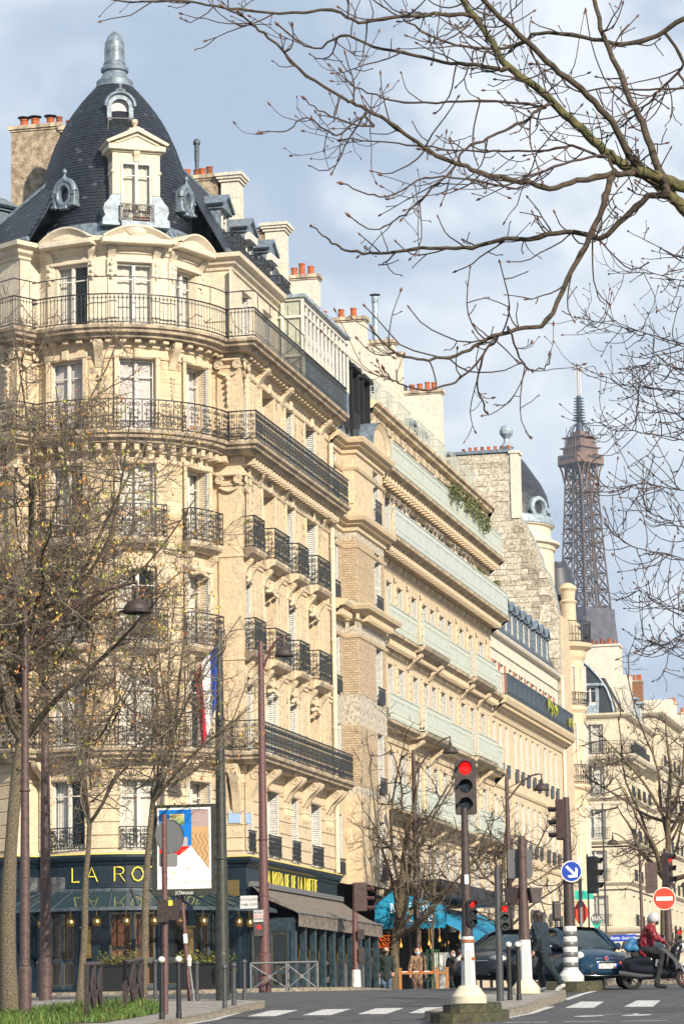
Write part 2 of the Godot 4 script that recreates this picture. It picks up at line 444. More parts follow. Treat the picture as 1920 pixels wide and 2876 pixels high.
func french(parent: Node3D, t: Transform3D, w: float, h: float, look := "curtain", nm := "window"):
	var key := "fw%.2f_%.2f" % [w, h]
	if not cache.has(key):
		var b := MB.new()
		var e := 0.07
		b.pan(-w / 2, -w / 2 + e, 0, h, -0.06, 0.03, 0.008); b.pan(w / 2 - e, w / 2, 0, h, -0.06, 0.03, 0.008)
		b.pan(-w / 2 + e, w / 2 - e, h - e, h, -0.06, 0.03, 0.008); b.pan(-w / 2 + e, w / 2 - e, 0, 0.22, -0.05, 0.025, 0.008)
		b.pan(-0.055, 0.055, 0.22, h - e, -0.05, 0.035, 0.01)
		b.bx(-w / 2 + e, -0.055, h * 0.76, h * 0.76 + 0.035, -0.04, 0.015); b.bx(0.055, w / 2 - e, h * 0.76, h * 0.76 + 0.035, -0.04, 0.015)
		var g := MB.new()
		g.bx(0, w / 2 - e - 0.055, 0.22, h - e, -0.02, -0.012)
		var c := MB.new()
		var n := 12
		for i in n:
			var x0 := -w / 2 + w * i / n; var x1 := -w / 2 + w * (i + 1) / n
			var z0 := -0.17 + 0.02 * sin(i * 2.3); var z1 := -0.17 + 0.02 * sin((i + 1) * 2.3)
			c.q(Vector3(x0, 0, z0), Vector3(x1, 0, z1), Vector3(x1, h, z1), Vector3(x0, h, z0))
		var bl := MB.new()
		bl.bx(-w / 2 + 0.02, w / 2 - 0.02, 0.1, h - 0.02, -0.14, -0.12)
		cache[key] = [b.mesh(M.white), g.mesh(M.glass), c.mesh(M.curtain), bl.mesh(M.blind)]
	var m = cache[key]
	var o := wpart(parent, nm, m[0], null, t)
	part(o, "pane", m[1], null, T(-w / 2 + 0.07, 0, 0)); part(o, "pane", m[1], null, T(0.055, 0, 0))
	if look == "curtain": part(o, "curtain", m[2], null)
	elif look == "half": part(o, "curtain", m[2], null, Transform3D(Basis().scaled(Vector3(0.35, 1, 1)), Vector3(-w * 0.3, 0, 0)))
	elif look == "blind": part(o, "blind", m[3], null)
	return o

func shutter_mesh(w: float, h: float, mt: String) -> ArrayMesh:
	var key := "sh%.2f_%.2f_%s" % [w, h, mt]
	if not cache.has(key):
		var b := MB.new()
		b.bx(0, 0.05, 0, h, 0, 0.035); b.bx(w - 0.05, w, 0, h, 0, 0.035)
		for y in [0.0, h * 0.45, h - 0.07]: b.bx(0.05, w - 0.05, y, y + 0.07, 0, 0.035)
		var n := int(h / 0.075)
		for i in n:
			var y := 0.06 + (h - 0.14) * i / n
			b.q(Vector3(0.05, y, 0.034), Vector3(w - 0.05, y, 0.034), Vector3(w - 0.05, y + 0.062, 0.004), Vector3(0.05, y + 0.062, 0.004))
		b.q(Vector3(0.05, 0, 0.003), Vector3(w - 0.05, 0, 0.003), Vector3(w - 0.05, h, 0.003), Vector3(0.05, h, 0.003))
		cache[key] = b.mesh(M[mt])
	return cache[key]

func unit(parent: Node3D, pl: Plan, sc: float, w: float, y: float, h: float, dep: float, look: String, sh := 0, off := 0.0):
	var t := pl.xf(sc, off - dep + 0.03, y)
	if sh == 2:
		for s in [-1, 1]:
			var m := shutter_mesh(w / 2, h, "white_metal")
			wpart(parent, "shutter", m, null, pl.xf(sc, off - dep + 0.12, y) * Transform3D(Basis(), Vector3(-w / 2 if s < 0 else 0.0, 0, 0)))
		return
	french(parent, t, w, h, look)
	if sh == 1:
		var m := shutter_mesh(dep - 0.04, h - 0.02, "white_metal")
		wpart(parent, "shutter", m, null, pl.xf(sc, off, y) * Transform3D(Basis(Vector3(0, 0, -1), Vector3.UP, Vector3(1, 0, 0)), Vector3(-w / 2 + 0.004, 0, 0)))
		wpart(parent, "shutter", m, null, pl.xf(sc, off, y) * Transform3D(Basis(Vector3(0, 0, -1), Vector3.UP, Vector3(-1, 0, 0)), Vector3(w / 2 - 0.004, 0, 0)) )

func bracket(b: MB, t: Transform3D, w: float, d: float, h: float):
	var f := PackedVector2Array()
	for i in 13:
		var a := float(i) / 12
		f.push_back(Vector2(d * (1.0 - a) * (0.92 + 0.18 * sin(a * PI * 2.0)) + 0.03, -h * a))
	f.push_back(Vector2(0, -h)); f.push_back(Vector2(0, 0))
	f.reverse()
	b.ext(f, -w / 2, w / 2, t * Transform3D(Basis(Vector3(0, 0, 1), Vector3.UP, Vector3(-1, 0, 0)), Vector3.ZERO))
	for s in [-1, 1]:
		var p := []; var r := []
		for i in 10:
			var a := TAU * 1.4 * i / 9
			var q := h * 0.17 * (1 - 0.075 * i)
			p.push_back(t * Vector3(s * (w / 2 + 0.008), -h * 0.2 + sin(a) * q, d * 0.62 + cos(a) * q)); r.push_back(0.022)
		b.tube(p, r, 4, false)

const GLYPHS = {"L": [0.6, [0, 1, 0, 0, 0.55, 0]], "A": [0.8, [0, 0, 0.4, 1, 0.8, 0], [0.14, 0.34, 0.66, 0.34]], "R": [0.72, [0, 0, 0, 1, 0.4, 1, 0.62, 0.9, 0.66, 0.74, 0.6, 0.58, 0.4, 0.5, 0, 0.5], [0.36, 0.5, 0.72, 0]], "T": [0.76, [0, 1, 0.76, 1], [0.38, 1, 0.38, 0]], "N": [0.75, [0, 0, 0, 1, 0.75, 0, 0.75, 1]], "D": [0.76, [0, 0, 0, 1, 0.38, 1, 0.64, 0.85, 0.76, 0.5, 0.64, 0.15, 0.38, 0, 0, 0]], "E": [0.58, [0.58, 1, 0, 1, 0, 0, 0.58, 0], [0, 0.52, 0.48, 0.52]], "M": [0.9, [0, 0, 0, 1, 0.45, 0.3, 0.9, 1, 0.9, 0]], "U": [0.72, [0, 1, 0, 0.3, 0.1, 0.08, 0.36, 0, 0.62, 0.08, 0.72, 0.3, 0.72, 1]], "O": [0.86, [0.43, 0, 0.16, 0.12, 0, 0.5, 0.16, 0.88, 0.43, 1, 0.7, 0.88, 0.86, 0.5, 0.7, 0.12, 0.43, 0]]}

func tube_letter(parent: Node3D, ch: String, t: Transform3D, h: float, w: float, r: float, mt, lines := 1):
	var g: Array = GLYPHS[ch]
	var b := MB.new()
	for k in lines:
		var o := (k - (lines - 1) / 2.0) * 0.055
		for s in range(1, g.size()):
			var p := []; var rr := []
			for i in range(0, g[s].size(), 2):
				p.push_back(t * Vector3(((g[s][i] - g[0] / 2) * (1.0 + o * 2.4)) * h * w, (0.5 + (g[s][i + 1] - 0.5) * (1.0 + o * 2.0)) * h + o * 0.0, 0)); rr.push_back(r)
			b.tube(p, rr, 5)
	wpart(parent, "tube_letter", b, mt)

func lettering(parent: Node3D, text: String, t: Transform3D, h: float, mt, font := "Droid Sans", depth := 0.02, squeeze := 1.0, nm := "lettering", bold := 400):
	var m := TextMesh.new()
	var f := SystemFont.new(); f.font_names = PackedStringArray([font]); f.font_weight = bold
	m.font = f; m.text = text; m.font_size = 32; m.pixel_size = h / 23.5; m.depth = depth; m.curve_step = 4.0
	var o := MeshInstance3D.new()
	o.mesh = m; o.material_override = mt
	o.name = numbered(nm, parent)
	parent.add_child(o)
	o.transform = t * Transform3D(Basis().scaled(Vector3(squeeze, 1, 1)), Vector3.ZERO)
	return o

func slates(parent: Node3D, b: MB, u0: Callable, at: Callable, rows: int, rh: float, sw: float, singles := 0):
	var r := RandomNumberGenerator.new(); r.seed = rows * 31 + int(sw * 1000)
	for j in rows:
		var len: float = u0.call(j * rh)
		if len < sw: continue
		var n := int(len / sw)
		for i in n:
			var o := 0.5 if j % 2 else 0.0
			var a := (i + o) * len / n; var e := (i + 1 + o) * len / n - 0.006
			var lift := 0.008 + 0.004 * r.randf()
			var p0: Array = at.call(a, j * rh); var p1: Array = at.call(e, j * rh)
			var q0: Array = at.call(a, (j + 1) * rh + 0.02); var q1: Array = at.call(e, (j + 1) * rh + 0.02)
			var g := 0.75 + 0.5 * r.randf()
			b.col = Color(0.036 * g, 0.045 * g, 0.064 * g)
			if r.randf() < 0.03: b.col = Color(0.09, 0.10, 0.12)
			var A: Vector3 = p0[0] + p0[1] * lift; var B: Vector3 = p1[0] + p1[1] * lift
			b.q(A, B, q1[0], q0[0])
			b.q(p0[0] - p0[1] * 0.01, p1[0] - p1[1] * 0.01, B, A)

func pot(b: MB, x: float, y: float, z: float, r: float, h: float):
	b.lathe([Vector2(r * 1.1, 0), Vector2(r, h * 0.15), Vector2(r * 0.88, h * 0.85), Vector2(r * 1.02, h * 0.88), Vector2(r * 1.02, h), Vector2(r * 0.75, h), Vector2(r * 0.7, h * 0.5), Vector2(0, h * 0.5)], 12, T(x, y, z))

func chimney(parent: Node3D, x0: float, x1: float, y0: float, y1: float, z0: float, z1: float, mt: String, pots: Array, cope := "slab", nm := "chimney"):
	var b := MB.new()
	b.bx(x0, x1, y0, y1, z0, z1)
	var o := wpart(parent, nm, b, M[mt])
	b = MB.new()
	b.bx(x0 - 0.09, x1 + 0.09, y1, y1 + 0.13, z0 - 0.09, z1 + 0.09); b.bx(x0 - 0.04, x1 + 0.04, y1 - 0.07, y1, z0 - 0.04, z1 + 0.04)
	wpart(o, "coping", b, M[cope])
	for p in pots:
		b = MB.new()
		pot(b, p[0], y1 + 0.13, (z0 + z1) / 2, p[1], p[2])
		wpart(o, "chimney_pot", b, M[p[3] if p.size() > 3 else "terracotta"])
		if p.size() > 4:
			b = MB.new()
			b.lathe([Vector2(0.23, 0), Vector2(0.23, 0.015), Vector2(0.1, 0.05), Vector2(0, 0.06)], 12, T(p[0], y1 + 0.13 + p[2] + 0.07, (z0 + z1) / 2))
			for s in [-1, 1]: b.bar(Vector3(p[0] + s * 0.1, y1 + 0.1 + p[2], (z0 + z1) / 2), Vector3(p[0] + s * 0.1, y1 + 0.21 + p[2], (z0 + z1) / 2), 0.012)
			wpart(o, "cowl", b, M.zinc_dark)
	return o

var PA: Plan
var sKL: float; var sE0: float; var sE1: float; var sKR: float; var sEnd: float
const TH0 = -32.0
const FL = [7.42, 10.5, 13.72, 16.98, 20.28, 23.6]
const WT = [9.62, 12.95, 16.12, 19.35, 22.68, 25.82]

func plan_a():
	var n := Vector2(sin(deg_to_rad(TH0)), cos(deg_to_rad(TH0)))
	var t := Vector2(n.y, -n.x)
	var e0 := RC + n * RR
	var kl := e0 + n * 0.85
	var pts := [kl - t * 9.0, kl - t * 0.25, kl, e0]
	for i in range(1, 16):
		var a := deg_to_rad(TH0 + (90.0 - TH0) * i / 16.0)
		pts.push_back(RC + Vector2(sin(a), cos(a)) * RR)
	var e1 := RC + Vector2(RR, 0)
	pts.append_array([e1, Vector2(X0, RC.y), Vector2(X0, RC.y - 0.25), Vector2(X0, -104.3)])
	PA = Plan.new(pts)
	sKL = PA.s[2]; sE0 = PA.s[3]; sE1 = PA.s[19]; sKR = PA.s[20]; sEnd = PA.s[22]

func sth(deg: float) -> float: return sE0 + (sE1 - sE0) * (deg - TH0) / (90.0 - TH0)
func sz(z: float) -> float: return sKR + (RC.y - z)

func building_a():
	plan_a()
	var base := Vector3(X0, 3.15, RC.y)
	var A := thing("corner_building", "pale limestone corner building with a slate dome and a dark blue brasserie front", "building", base)
	var thw := [-11.5, 29.0, 69.5]
	var rz := [[-92.78, 0.78], [-95.62, 1.6], [-98.5, 1.02], [-101.5, 1.5]]
	for f in 5:
		var holes := []
		for a in thw: holes.push_back([sth(a) - 0.58, sth(a) + 0.58, FL[f] + 0.02, WT[f], 0.2 if a < 60 else 0.4])
		for r in rz: holes.push_back([sz(r[0]) - r[1] / 2, sz(r[0]) + r[1] / 2, FL[f] + 0.02, WT[f], 0.4])
		for s in [sKL - 2.6, sKL - 5.6]: holes.push_back([s - 0.58, s + 0.58, FL[f] + 0.02, WT[f]])
		var b := MB.new()
		var top: float = FL[f + 1] - 0.35
		wall(b, PA, 0, sEnd, FL[f] - 0.35 if f > 0 else 7.3, top, holes, 0.4)
		wpart(A, "wall", b, M.stone if f else M.stone_pale)
		var i := 0
		for h in holes:
			var look: String = ["curtain", "curtain", "half", "blind", "curtain", "half", "curtain"][(i * 3 + f * 2) % 7]
			if f == 4 and i < 3: look = "blind"
			elif i < 3: look = "curtain" if (i + f) % 3 else "half"
			var sh: int = 0
			if i == 2: sh = 1
			if i >= 3 and i < 7: sh = [[1, 1, 1, 1], [1, 1, 1, 0], [1, 0, 1, 0], [2, 0, 1, 1], [1, 0, 1, 1]][f][i - 3]
			unit(A, PA, (h[0] + h[1]) / 2, h[1] - h[0], h[2], h[3] - h[2], h[4] if h.size() > 4 else 0.4, look, sh)
			i += 1
		for h in holes:
			var sc: float = (h[0] + h[1]) / 2; var w: float = h[1] - h[0]
			var t := PA.xf(sc, 0, 0)
			b = MB.new()
			if f > 0:
				b.pan(-w / 2 - 0.15, -w / 2, h[2], h[3] + 0.02, 0.003, 0.05, 0.015, t); b.pan(w / 2, w / 2 + 0.15, h[2], h[3] + 0.02, 0.003, 0.05, 0.015, t)
				b.pan(-w / 2 - 0.17, w / 2 + 0.17, h[3] + 0.02, h[3] + 0.2, 0.003, 0.07, 0.02, t)
				b.pan(-0.12, 0.12, h[3] - 0.02, h[3] + 0.3, 0.07, 0.15, 0.03, t)
				wpart(A, "architrave", b, M.stone_pale)
	for y in [13.35, 16.62]:
		var b := MB.new()
		sweep(b, PA, 0, sEnd, [Vector2(0, y - 0.06), Vector2(0.05, y - 0.03), Vector2(0.05, y + 0.06), Vector2(0.1, y + 0.1), Vector2(0.1, y + 0.16), Vector2(0, y + 0.2)])
		wpart(A, "string_course", b, M.stone_pale)
	rustication(A, thw, rz)
	ashlar(A, thw, rz)
	pilasters(A)
	slabs(A)
	balconies_a(A, thw, rz)
	attic_a(A, thw)
	roof_a(A)
	brasserie(A)

func rustication(A: Node3D, thw, rz):
	var spans := []
	spans = [[sKL - 1.95, sKL - 0.02], [sE0 + 0.02, sth(thw[0]) - 0.58], [sth(thw[0]) + 0.58, sth(thw[1]) - 0.58], [sth(thw[1]) + 0.58, sth(thw[2]) - 0.58], [sth(thw[2]) + 0.58, sE1 - 0.03], [sE1 + 0.03, sKR - 0.02], [sKR + 0.02, sz(rz[0][0]) - rz[0][1] / 2]]
	for i in 4: spans.push_back([sz(rz[i][0]) + rz[i][1] / 2, sz(rz[i + 1][0]) - rz[i + 1][1] / 2 if i < 3 else sEnd - 0.02])
	for j in 6:
		var y0 := 7.5 + j * 0.4
		for sp in spans:
			if sp[1] - sp[0] < 0.12: continue
			var b := MB.new()
			var c := PA.cuts(sp[0] + 0.012, sp[1] - 0.012)
			sweep(b, PA, c[0], c[-1], [Vector2(0.004, y0), Vector2(0.03, y0), Vector2(0.045, y0 + 0.015), Vector2(0.045, y0 + 0.365), Vector2(0.03, y0 + 0.38), Vector2(0.004, y0 + 0.38)])
			wpart(A, "stone_block", b, M.stone_pale if (j * 7 + int(sp[0] * 5)) % 3 else M.stone)

func ashlar(A: Node3D, thw, rz):
	var r := RandomNumberGenerator.new(); r.seed = 44
	var spans := [[sth(thw[0]) + 0.75, sth(thw[1]) - 0.75], [sth(thw[1]) + 0.75, sth(thw[2]) - 0.75], [sE0 + 0.05, sth(thw[0]) - 0.75]]
	for i in 4: spans.push_back([sz(rz[i][0]) + rz[i][1] / 2 + 0.16, sz(rz[i + 1][0]) - rz[i + 1][1] / 2 - 0.16 if i < 3 else sEnd - 0.3])
	for f in range(1, 5):
		var y0: float = FL[f] + 0.02; var y1: float = WT[f] + 0.12
		var n := 6
		for j in n:
			var ya := lerpf(y0, y1, float(j) / n); var yb := lerpf(y0, y1, float(j + 1) / n)
			for sp in spans:
				var cut := [sp[0], sp[1]]
				if sp[1] - sp[0] > 1.1: cut.insert(1, lerpf(sp[0], sp[1], 0.36 if j % 2 else 0.64))
				for k in cut.size() - 1:
					if cut[k + 1] - cut[k] < 0.1: continue
					var b := MB.new()
					sweep(b, PA, cut[k] + 0.005, cut[k + 1] - 0.005, [Vector2(0.002, ya + 0.005), Vector2(0.014, ya + 0.008), Vector2(0.014, yb - 0.008), Vector2(0.002, yb - 0.005)])
					wpart(A, "stone_block", b, M[["stone", "stone", "stone_pale", "stone_worn", "stone_warm"][r.randi() % 5]])

func volute(b: MB, t: Transform3D, r: float):
	var p := []; var rr := []
	for i in 16:
		var a := TAU * 2.0 * i / 15
		p.push_back(t * Vector3(cos(a) * r * (1 - 0.05 * i), sin(a) * r * (1 - 0.05 * i), 0)); rr.push_back(r * 0.2)
	b.tube(p, rr, 5, true)
	b.lathe([Vector2(r * 0.9, 0), Vector2(0, 0.0)], 10, t * Transform3D(Basis(Vector3.RIGHT, PI / 2), Vector3.ZERO))

func pilasters(A: Node3D):
	var b: MB
	for y in [[10.75, 19.0], [20.6, 22.8]]:
		b = MB.new()
		sweep(b, PA, sE1 + 0.1, sKR + 0.32, [Vector2(0.004, y[0]), Vector2(0.1, y[0]), Vector2(0.1, y[0] + 0.25), Vector2(0.06, y[0] + 0.3), Vector2(0.06, y[1]), Vector2(0.1, y[1]), Vector2(0.1, y[1] + 0.08), Vector2(0.004, y[1] + 0.1)])
		wpart(A, "pilaster", b, M.stone); b = MB.new()
		sweep(b, PA, sKL - 0.32, sE0 - 0.1, [Vector2(0.004, y[0]), Vector2(0.1, y[0]), Vector2(0.1, y[0] + 0.25), Vector2(0.06, y[0] + 0.3), Vector2(0.06, y[1]), Vector2(0.1, y[1]), Vector2(0.1, y[1] + 0.08), Vector2(0.004, y[1] + 0.1)])
		wpart(A, "pilaster", b, M.stone); b = MB.new()
		sweep(b, PA, sEnd - 1.5, sEnd - 0.85, [Vector2(0.004, y[0]), Vector2(0.07, y[0]), Vector2(0.07, y[1]), Vector2(0.004, y[1])])
		wpart(A, "pilaster", b, M.stone)
	b = MB.new()
	for e in [[sE1 + 0.42, 0.3], [sKR + 0.3, 0.24], [sKL - 0.3, 0.24], [sE0 - 0.42, 0.3]]:
		for y in [19.28, 23.0]:
			var t := PA.xf(e[0], 0.12, y)
			b = MB.new()
			b.pan(-0.42, 0.42, 0.02, 0.12, -0.1, 0.1, 0.02, t)
			for s in [-1, 1]: volute(b, t * T(s * e[1], -0.12, 0.06), 0.15)
			var p := []; var rr := []
			for i in 9:
				p.push_back(t * Vector3((i - 4) * 0.075, -0.34 - 0.12 * cos((i - 4) * 0.39), 0.03)); rr.push_back(0.035 + 0.02 * cos((i - 4) * 0.39))
			b.tube(p, rr, 5)
			if y > 20:
				for i in 5: b.tube([t * Vector3(0, -0.45 - i * 0.2, 0.0), t * Vector3(0.02, -0.55 - i * 0.2, 0.06), t * Vector3(0, -0.64 - i * 0.2, 0.0)], [0.03, 0.13 - 0.018 * i, 0.03], 6)
			wpart(A, "capital", b, M.stone_pale)
	b = MB.new()
	for z in [-94.3, -97.4, -103.0]:
		b = MB.new(); bracket(b, PA.xf(sz(z), 0.003, 23.22), 0.3, 0.45, 0.62); wpart(A, "bracket", b, M.stone_pale)
		b = MB.new(); bracket(b, PA.xf(sz(z), 0.003, 19.92), 0.3, 0.42, 0.6); wpart(A, "bracket", b, M.stone_pale); b = MB.new()
		for i in 6: b.tube([PA.xf(sz(z), 0, 0) * Vector3(0, 22.2 - i * 0.13, 0.0), PA.xf(sz(z), 0, 0) * Vector3(0.01, 22.13 - i * 0.13, 0.07), PA.xf(sz(z), 0, 0) * Vector3(0, 22.07 - i * 0.13, 0.0)], [0.02, 0.1 - 0.012 * i, 0.02], 6)
		wpart(A, "leaf_drop", b, M.stone_pale)
	for a in [8.0, 50.0]:
		b = MB.new()
		bracket(b, PA.xf(sth(a), 0.003, 23.2), 0.26, 0.42, 0.8); wpart(A, "bracket", b, M.stone_pale); b = MB.new()
		for i in 6: b.tube([PA.xf(sth(a), 0, 0) * Vector3(0, 22.2 - i * 0.13, 0.0), PA.xf(sth(a), 0, 0) * Vector3(0.01, 22.13 - i * 0.13, 0.07), PA.xf(sth(a), 0, 0) * Vector3(0, 22.07 - i * 0.13, 0.0)], [0.02, 0.1 - 0.012 * i, 0.02], 6)
		wpart(A, "leaf_drop", b, M.stone_pale)
	b = MB.new()
	for f in range(1, 5):
		for z in [-94.0, -97.25, -99.9]:
			b = MB.new()
			b.pan(-0.3, 0.3, FL[f] + 1.15, WT[f] - 0.05, 0.003, 0.03, 0.02, PA.xf(sz(z), 0, 0))
			wpart(A, "wall_panel", b, M.stone)

func slabs(A: Node3D):
	for f in [1, 4, 5]:
		var y: float = FL[f]
		var o := 0.78
		var b := MB.new()
		sweep(b, PA, 0, sEnd, [Vector2(0, y - 0.36), Vector2(o - 0.3, y - 0.34), Vector2(o - 0.26, y - 0.24), Vector2(o - 0.12, y - 0.22), Vector2(o - 0.08, y - 0.12), Vector2(o, y - 0.1), Vector2(o + 0.03, y - 0.02), Vector2(o, y), Vector2(-0.4, y)])
		wpart(A, "balcony_slab", b, M.slab)
		b = MB.new()
		sweep(b, PA, 0, sEnd, [Vector2(0, y - 0.95), Vector2(0.06, y - 0.92), Vector2(0.08, y - 0.86), Vector2(0.03, y - 0.84), Vector2(0.03, y - 0.62), Vector2(0.1, y - 0.58), Vector2(0.14, y - 0.36), Vector2(0, y - 0.36)])
		wpart(A, "frieze", b, M.stone_pale)
		var s := 0.2
		var sp := []
		while s < sEnd - 0.1 and f > 1:
			if not (absf(s - sKR) < 0.16 or absf(s - sE1) < 0.2 or absf(s - sKL) < 0.16 or absf(s - sE0) < 0.2): sp.push_back(PA.xf(s, 0, y))
			s += 0.36 if f == 4 else 0.42
		b = MB.new()
		if f == 4: b.pan(-0.085, 0.085, -0.58, -0.35, 0.05, 0.42, 0.02)
		else: b.pan(-0.1, 0.1, -0.48, -0.35, 0.05, 0.36, 0.015)
		if f > 1: each(A, "modillion", b, M.stone_pale, sp)
		b = MB.new()
		railing(b, PA, 0, sEnd, o - 0.07, y, 0.98, "bars" if f == 5 else "scroll", 0.36 if f < 5 else 0.43)
		wpart(A, "railing", b, M.iron)
	var b := MB.new()
	sweep(b, PA, 0, sz(-98.0), [Vector2(0.7, FL[5] + 1.5), Vector2(0.73, FL[5] + 1.5), Vector2(0.73, FL[5] + 1.53), Vector2(0.7, FL[5] + 1.53), Vector2(0.7, FL[5] + 1.5)])
	var s := 0.4
	while s < sz(-98.0):
		b.bar(PA.at(s, 0.715, FL[5] + 0.95), PA.at(s, 0.715, FL[5] + 1.5), 0.013)
		s += 1.15
	wpart(A, "upper_rail", b, M.iron)
	var bs := []
	for z in [-94.2, -97.05, -97.5, -99.55, -100.0, -102.9, -103.4]: bs.push_back(PA.xf(sz(z), 0.05, 10.15))
	for a in [-24.0, 2.0, 7.0, 50.0, 55.0, 83.0]: bs.push_back(PA.xf(sth(a), 0.05, 10.15))
	b = MB.new(); bracket(b, Transform3D(), 0.26, 0.62, 0.78)
	each(A, "balcony_bracket", b, M.stone_pale, bs)
	b = MB.new(); bracket(b, Transform3D(), 0.26, 0.6, 1.5)
	each(A, "balcony_bracket", b, M.stone_pale, [PA.xf(sE1 + 0.25, 0.06, 10.15), PA.xf(sE1 + 0.62, 0.06, 10.15), PA.xf(sKR + 0.2, 0.06, 10.15)])
	b = MB.new()
	b.lathe([Vector2(0.02, -0.2), Vector2(0.08, -0.12), Vector2(0.12, 0.02), Vector2(0.11, 0.12), Vector2(0.15, 0.14), Vector2(0.15, 0.19), Vector2(0, 0.2)], 8)
	b.pan(-0.03, 0.03, -0.08, 0.06, 0.08, 0.16, 0.02)
	bs = []
	for z in [-97.05, -97.5, -99.55, -100.0, -102.9, -103.4]: bs.push_back(PA.xf(sz(z), 0.05, 9.0))
	each(A, "carved_head", b, M.stone_pale, bs)

func balconies_a(A: Node3D, thw, rz):
	for f in [2, 3]:
		var y: float = FL[f]
		var spots := []
		for r in rz: spots.push_back([sz(r[0]), r[1] + 0.42])
		for a in thw: spots.push_back([sth(a), 1.6])
		spots.push_back([sKL - 2.6, 1.6])
		for p in spots:
			var b := MB.new()
			var s0: float = p[0] - p[1] / 2; var s1: float = p[0] + p[1] / 2
			var o := 0.5
			sweep(b, PA, s0, s1, [Vector2(0, y - 0.3), Vector2(o - 0.28, y - 0.3), Vector2(o - 0.16, y - 0.2), Vector2(o - 0.05, y - 0.17), Vector2(o, y - 0.08), Vector2(o, y), Vector2(0, y)])
			var bal := wpart(A, "balcony", b, M.slab)
			b = MB.new()
			railing(b, PA, s0 + 0.06, s1 - 0.06, o - 0.05, y, 1.05, "scroll", 0.36, o - 0.06)
			wpart(bal, "railing", b, M.iron)
			for s in [s0 + 0.2, s1 - 0.2]:
				b = MB.new()
				bracket(b, PA.xf(s, 0.003, y - 0.3), 0.2, 0.3, 0.55)
				wpart(bal, "console", b, M.stone_pale)
			b = MB.new()
			var t := PA.xf(p[0], 0.05, y - 0.3)
			for i in 7:
				var x: float = (i - 3) * (p[1] - 0.75) / 6
				b.lathe([Vector2(0.0, -0.09), Vector2(0.07, -0.03), Vector2(0.06, 0.05), Vector2(0, 0.08)], 6, t * T(x, -0.62 + 0.05 * cos(i - 3), 0.03))
			wpart(bal, "carving", b, M.stone_pale)
	for i in rz.size() + 3:
		var sc: float = sz(rz[i][0]) if i < 4 else sth(thw[i - 4])
		var w: float = rz[i][1] + 0.1 if i < 4 else 1.25
		var b := MB.new()
		railing(b, PA, sc - w / 2, sc + w / 2, 0.09, FL[0] + 0.02, 0.72, "scroll", 0.3)
		wpart(A, "window_guard", b, M.iron)

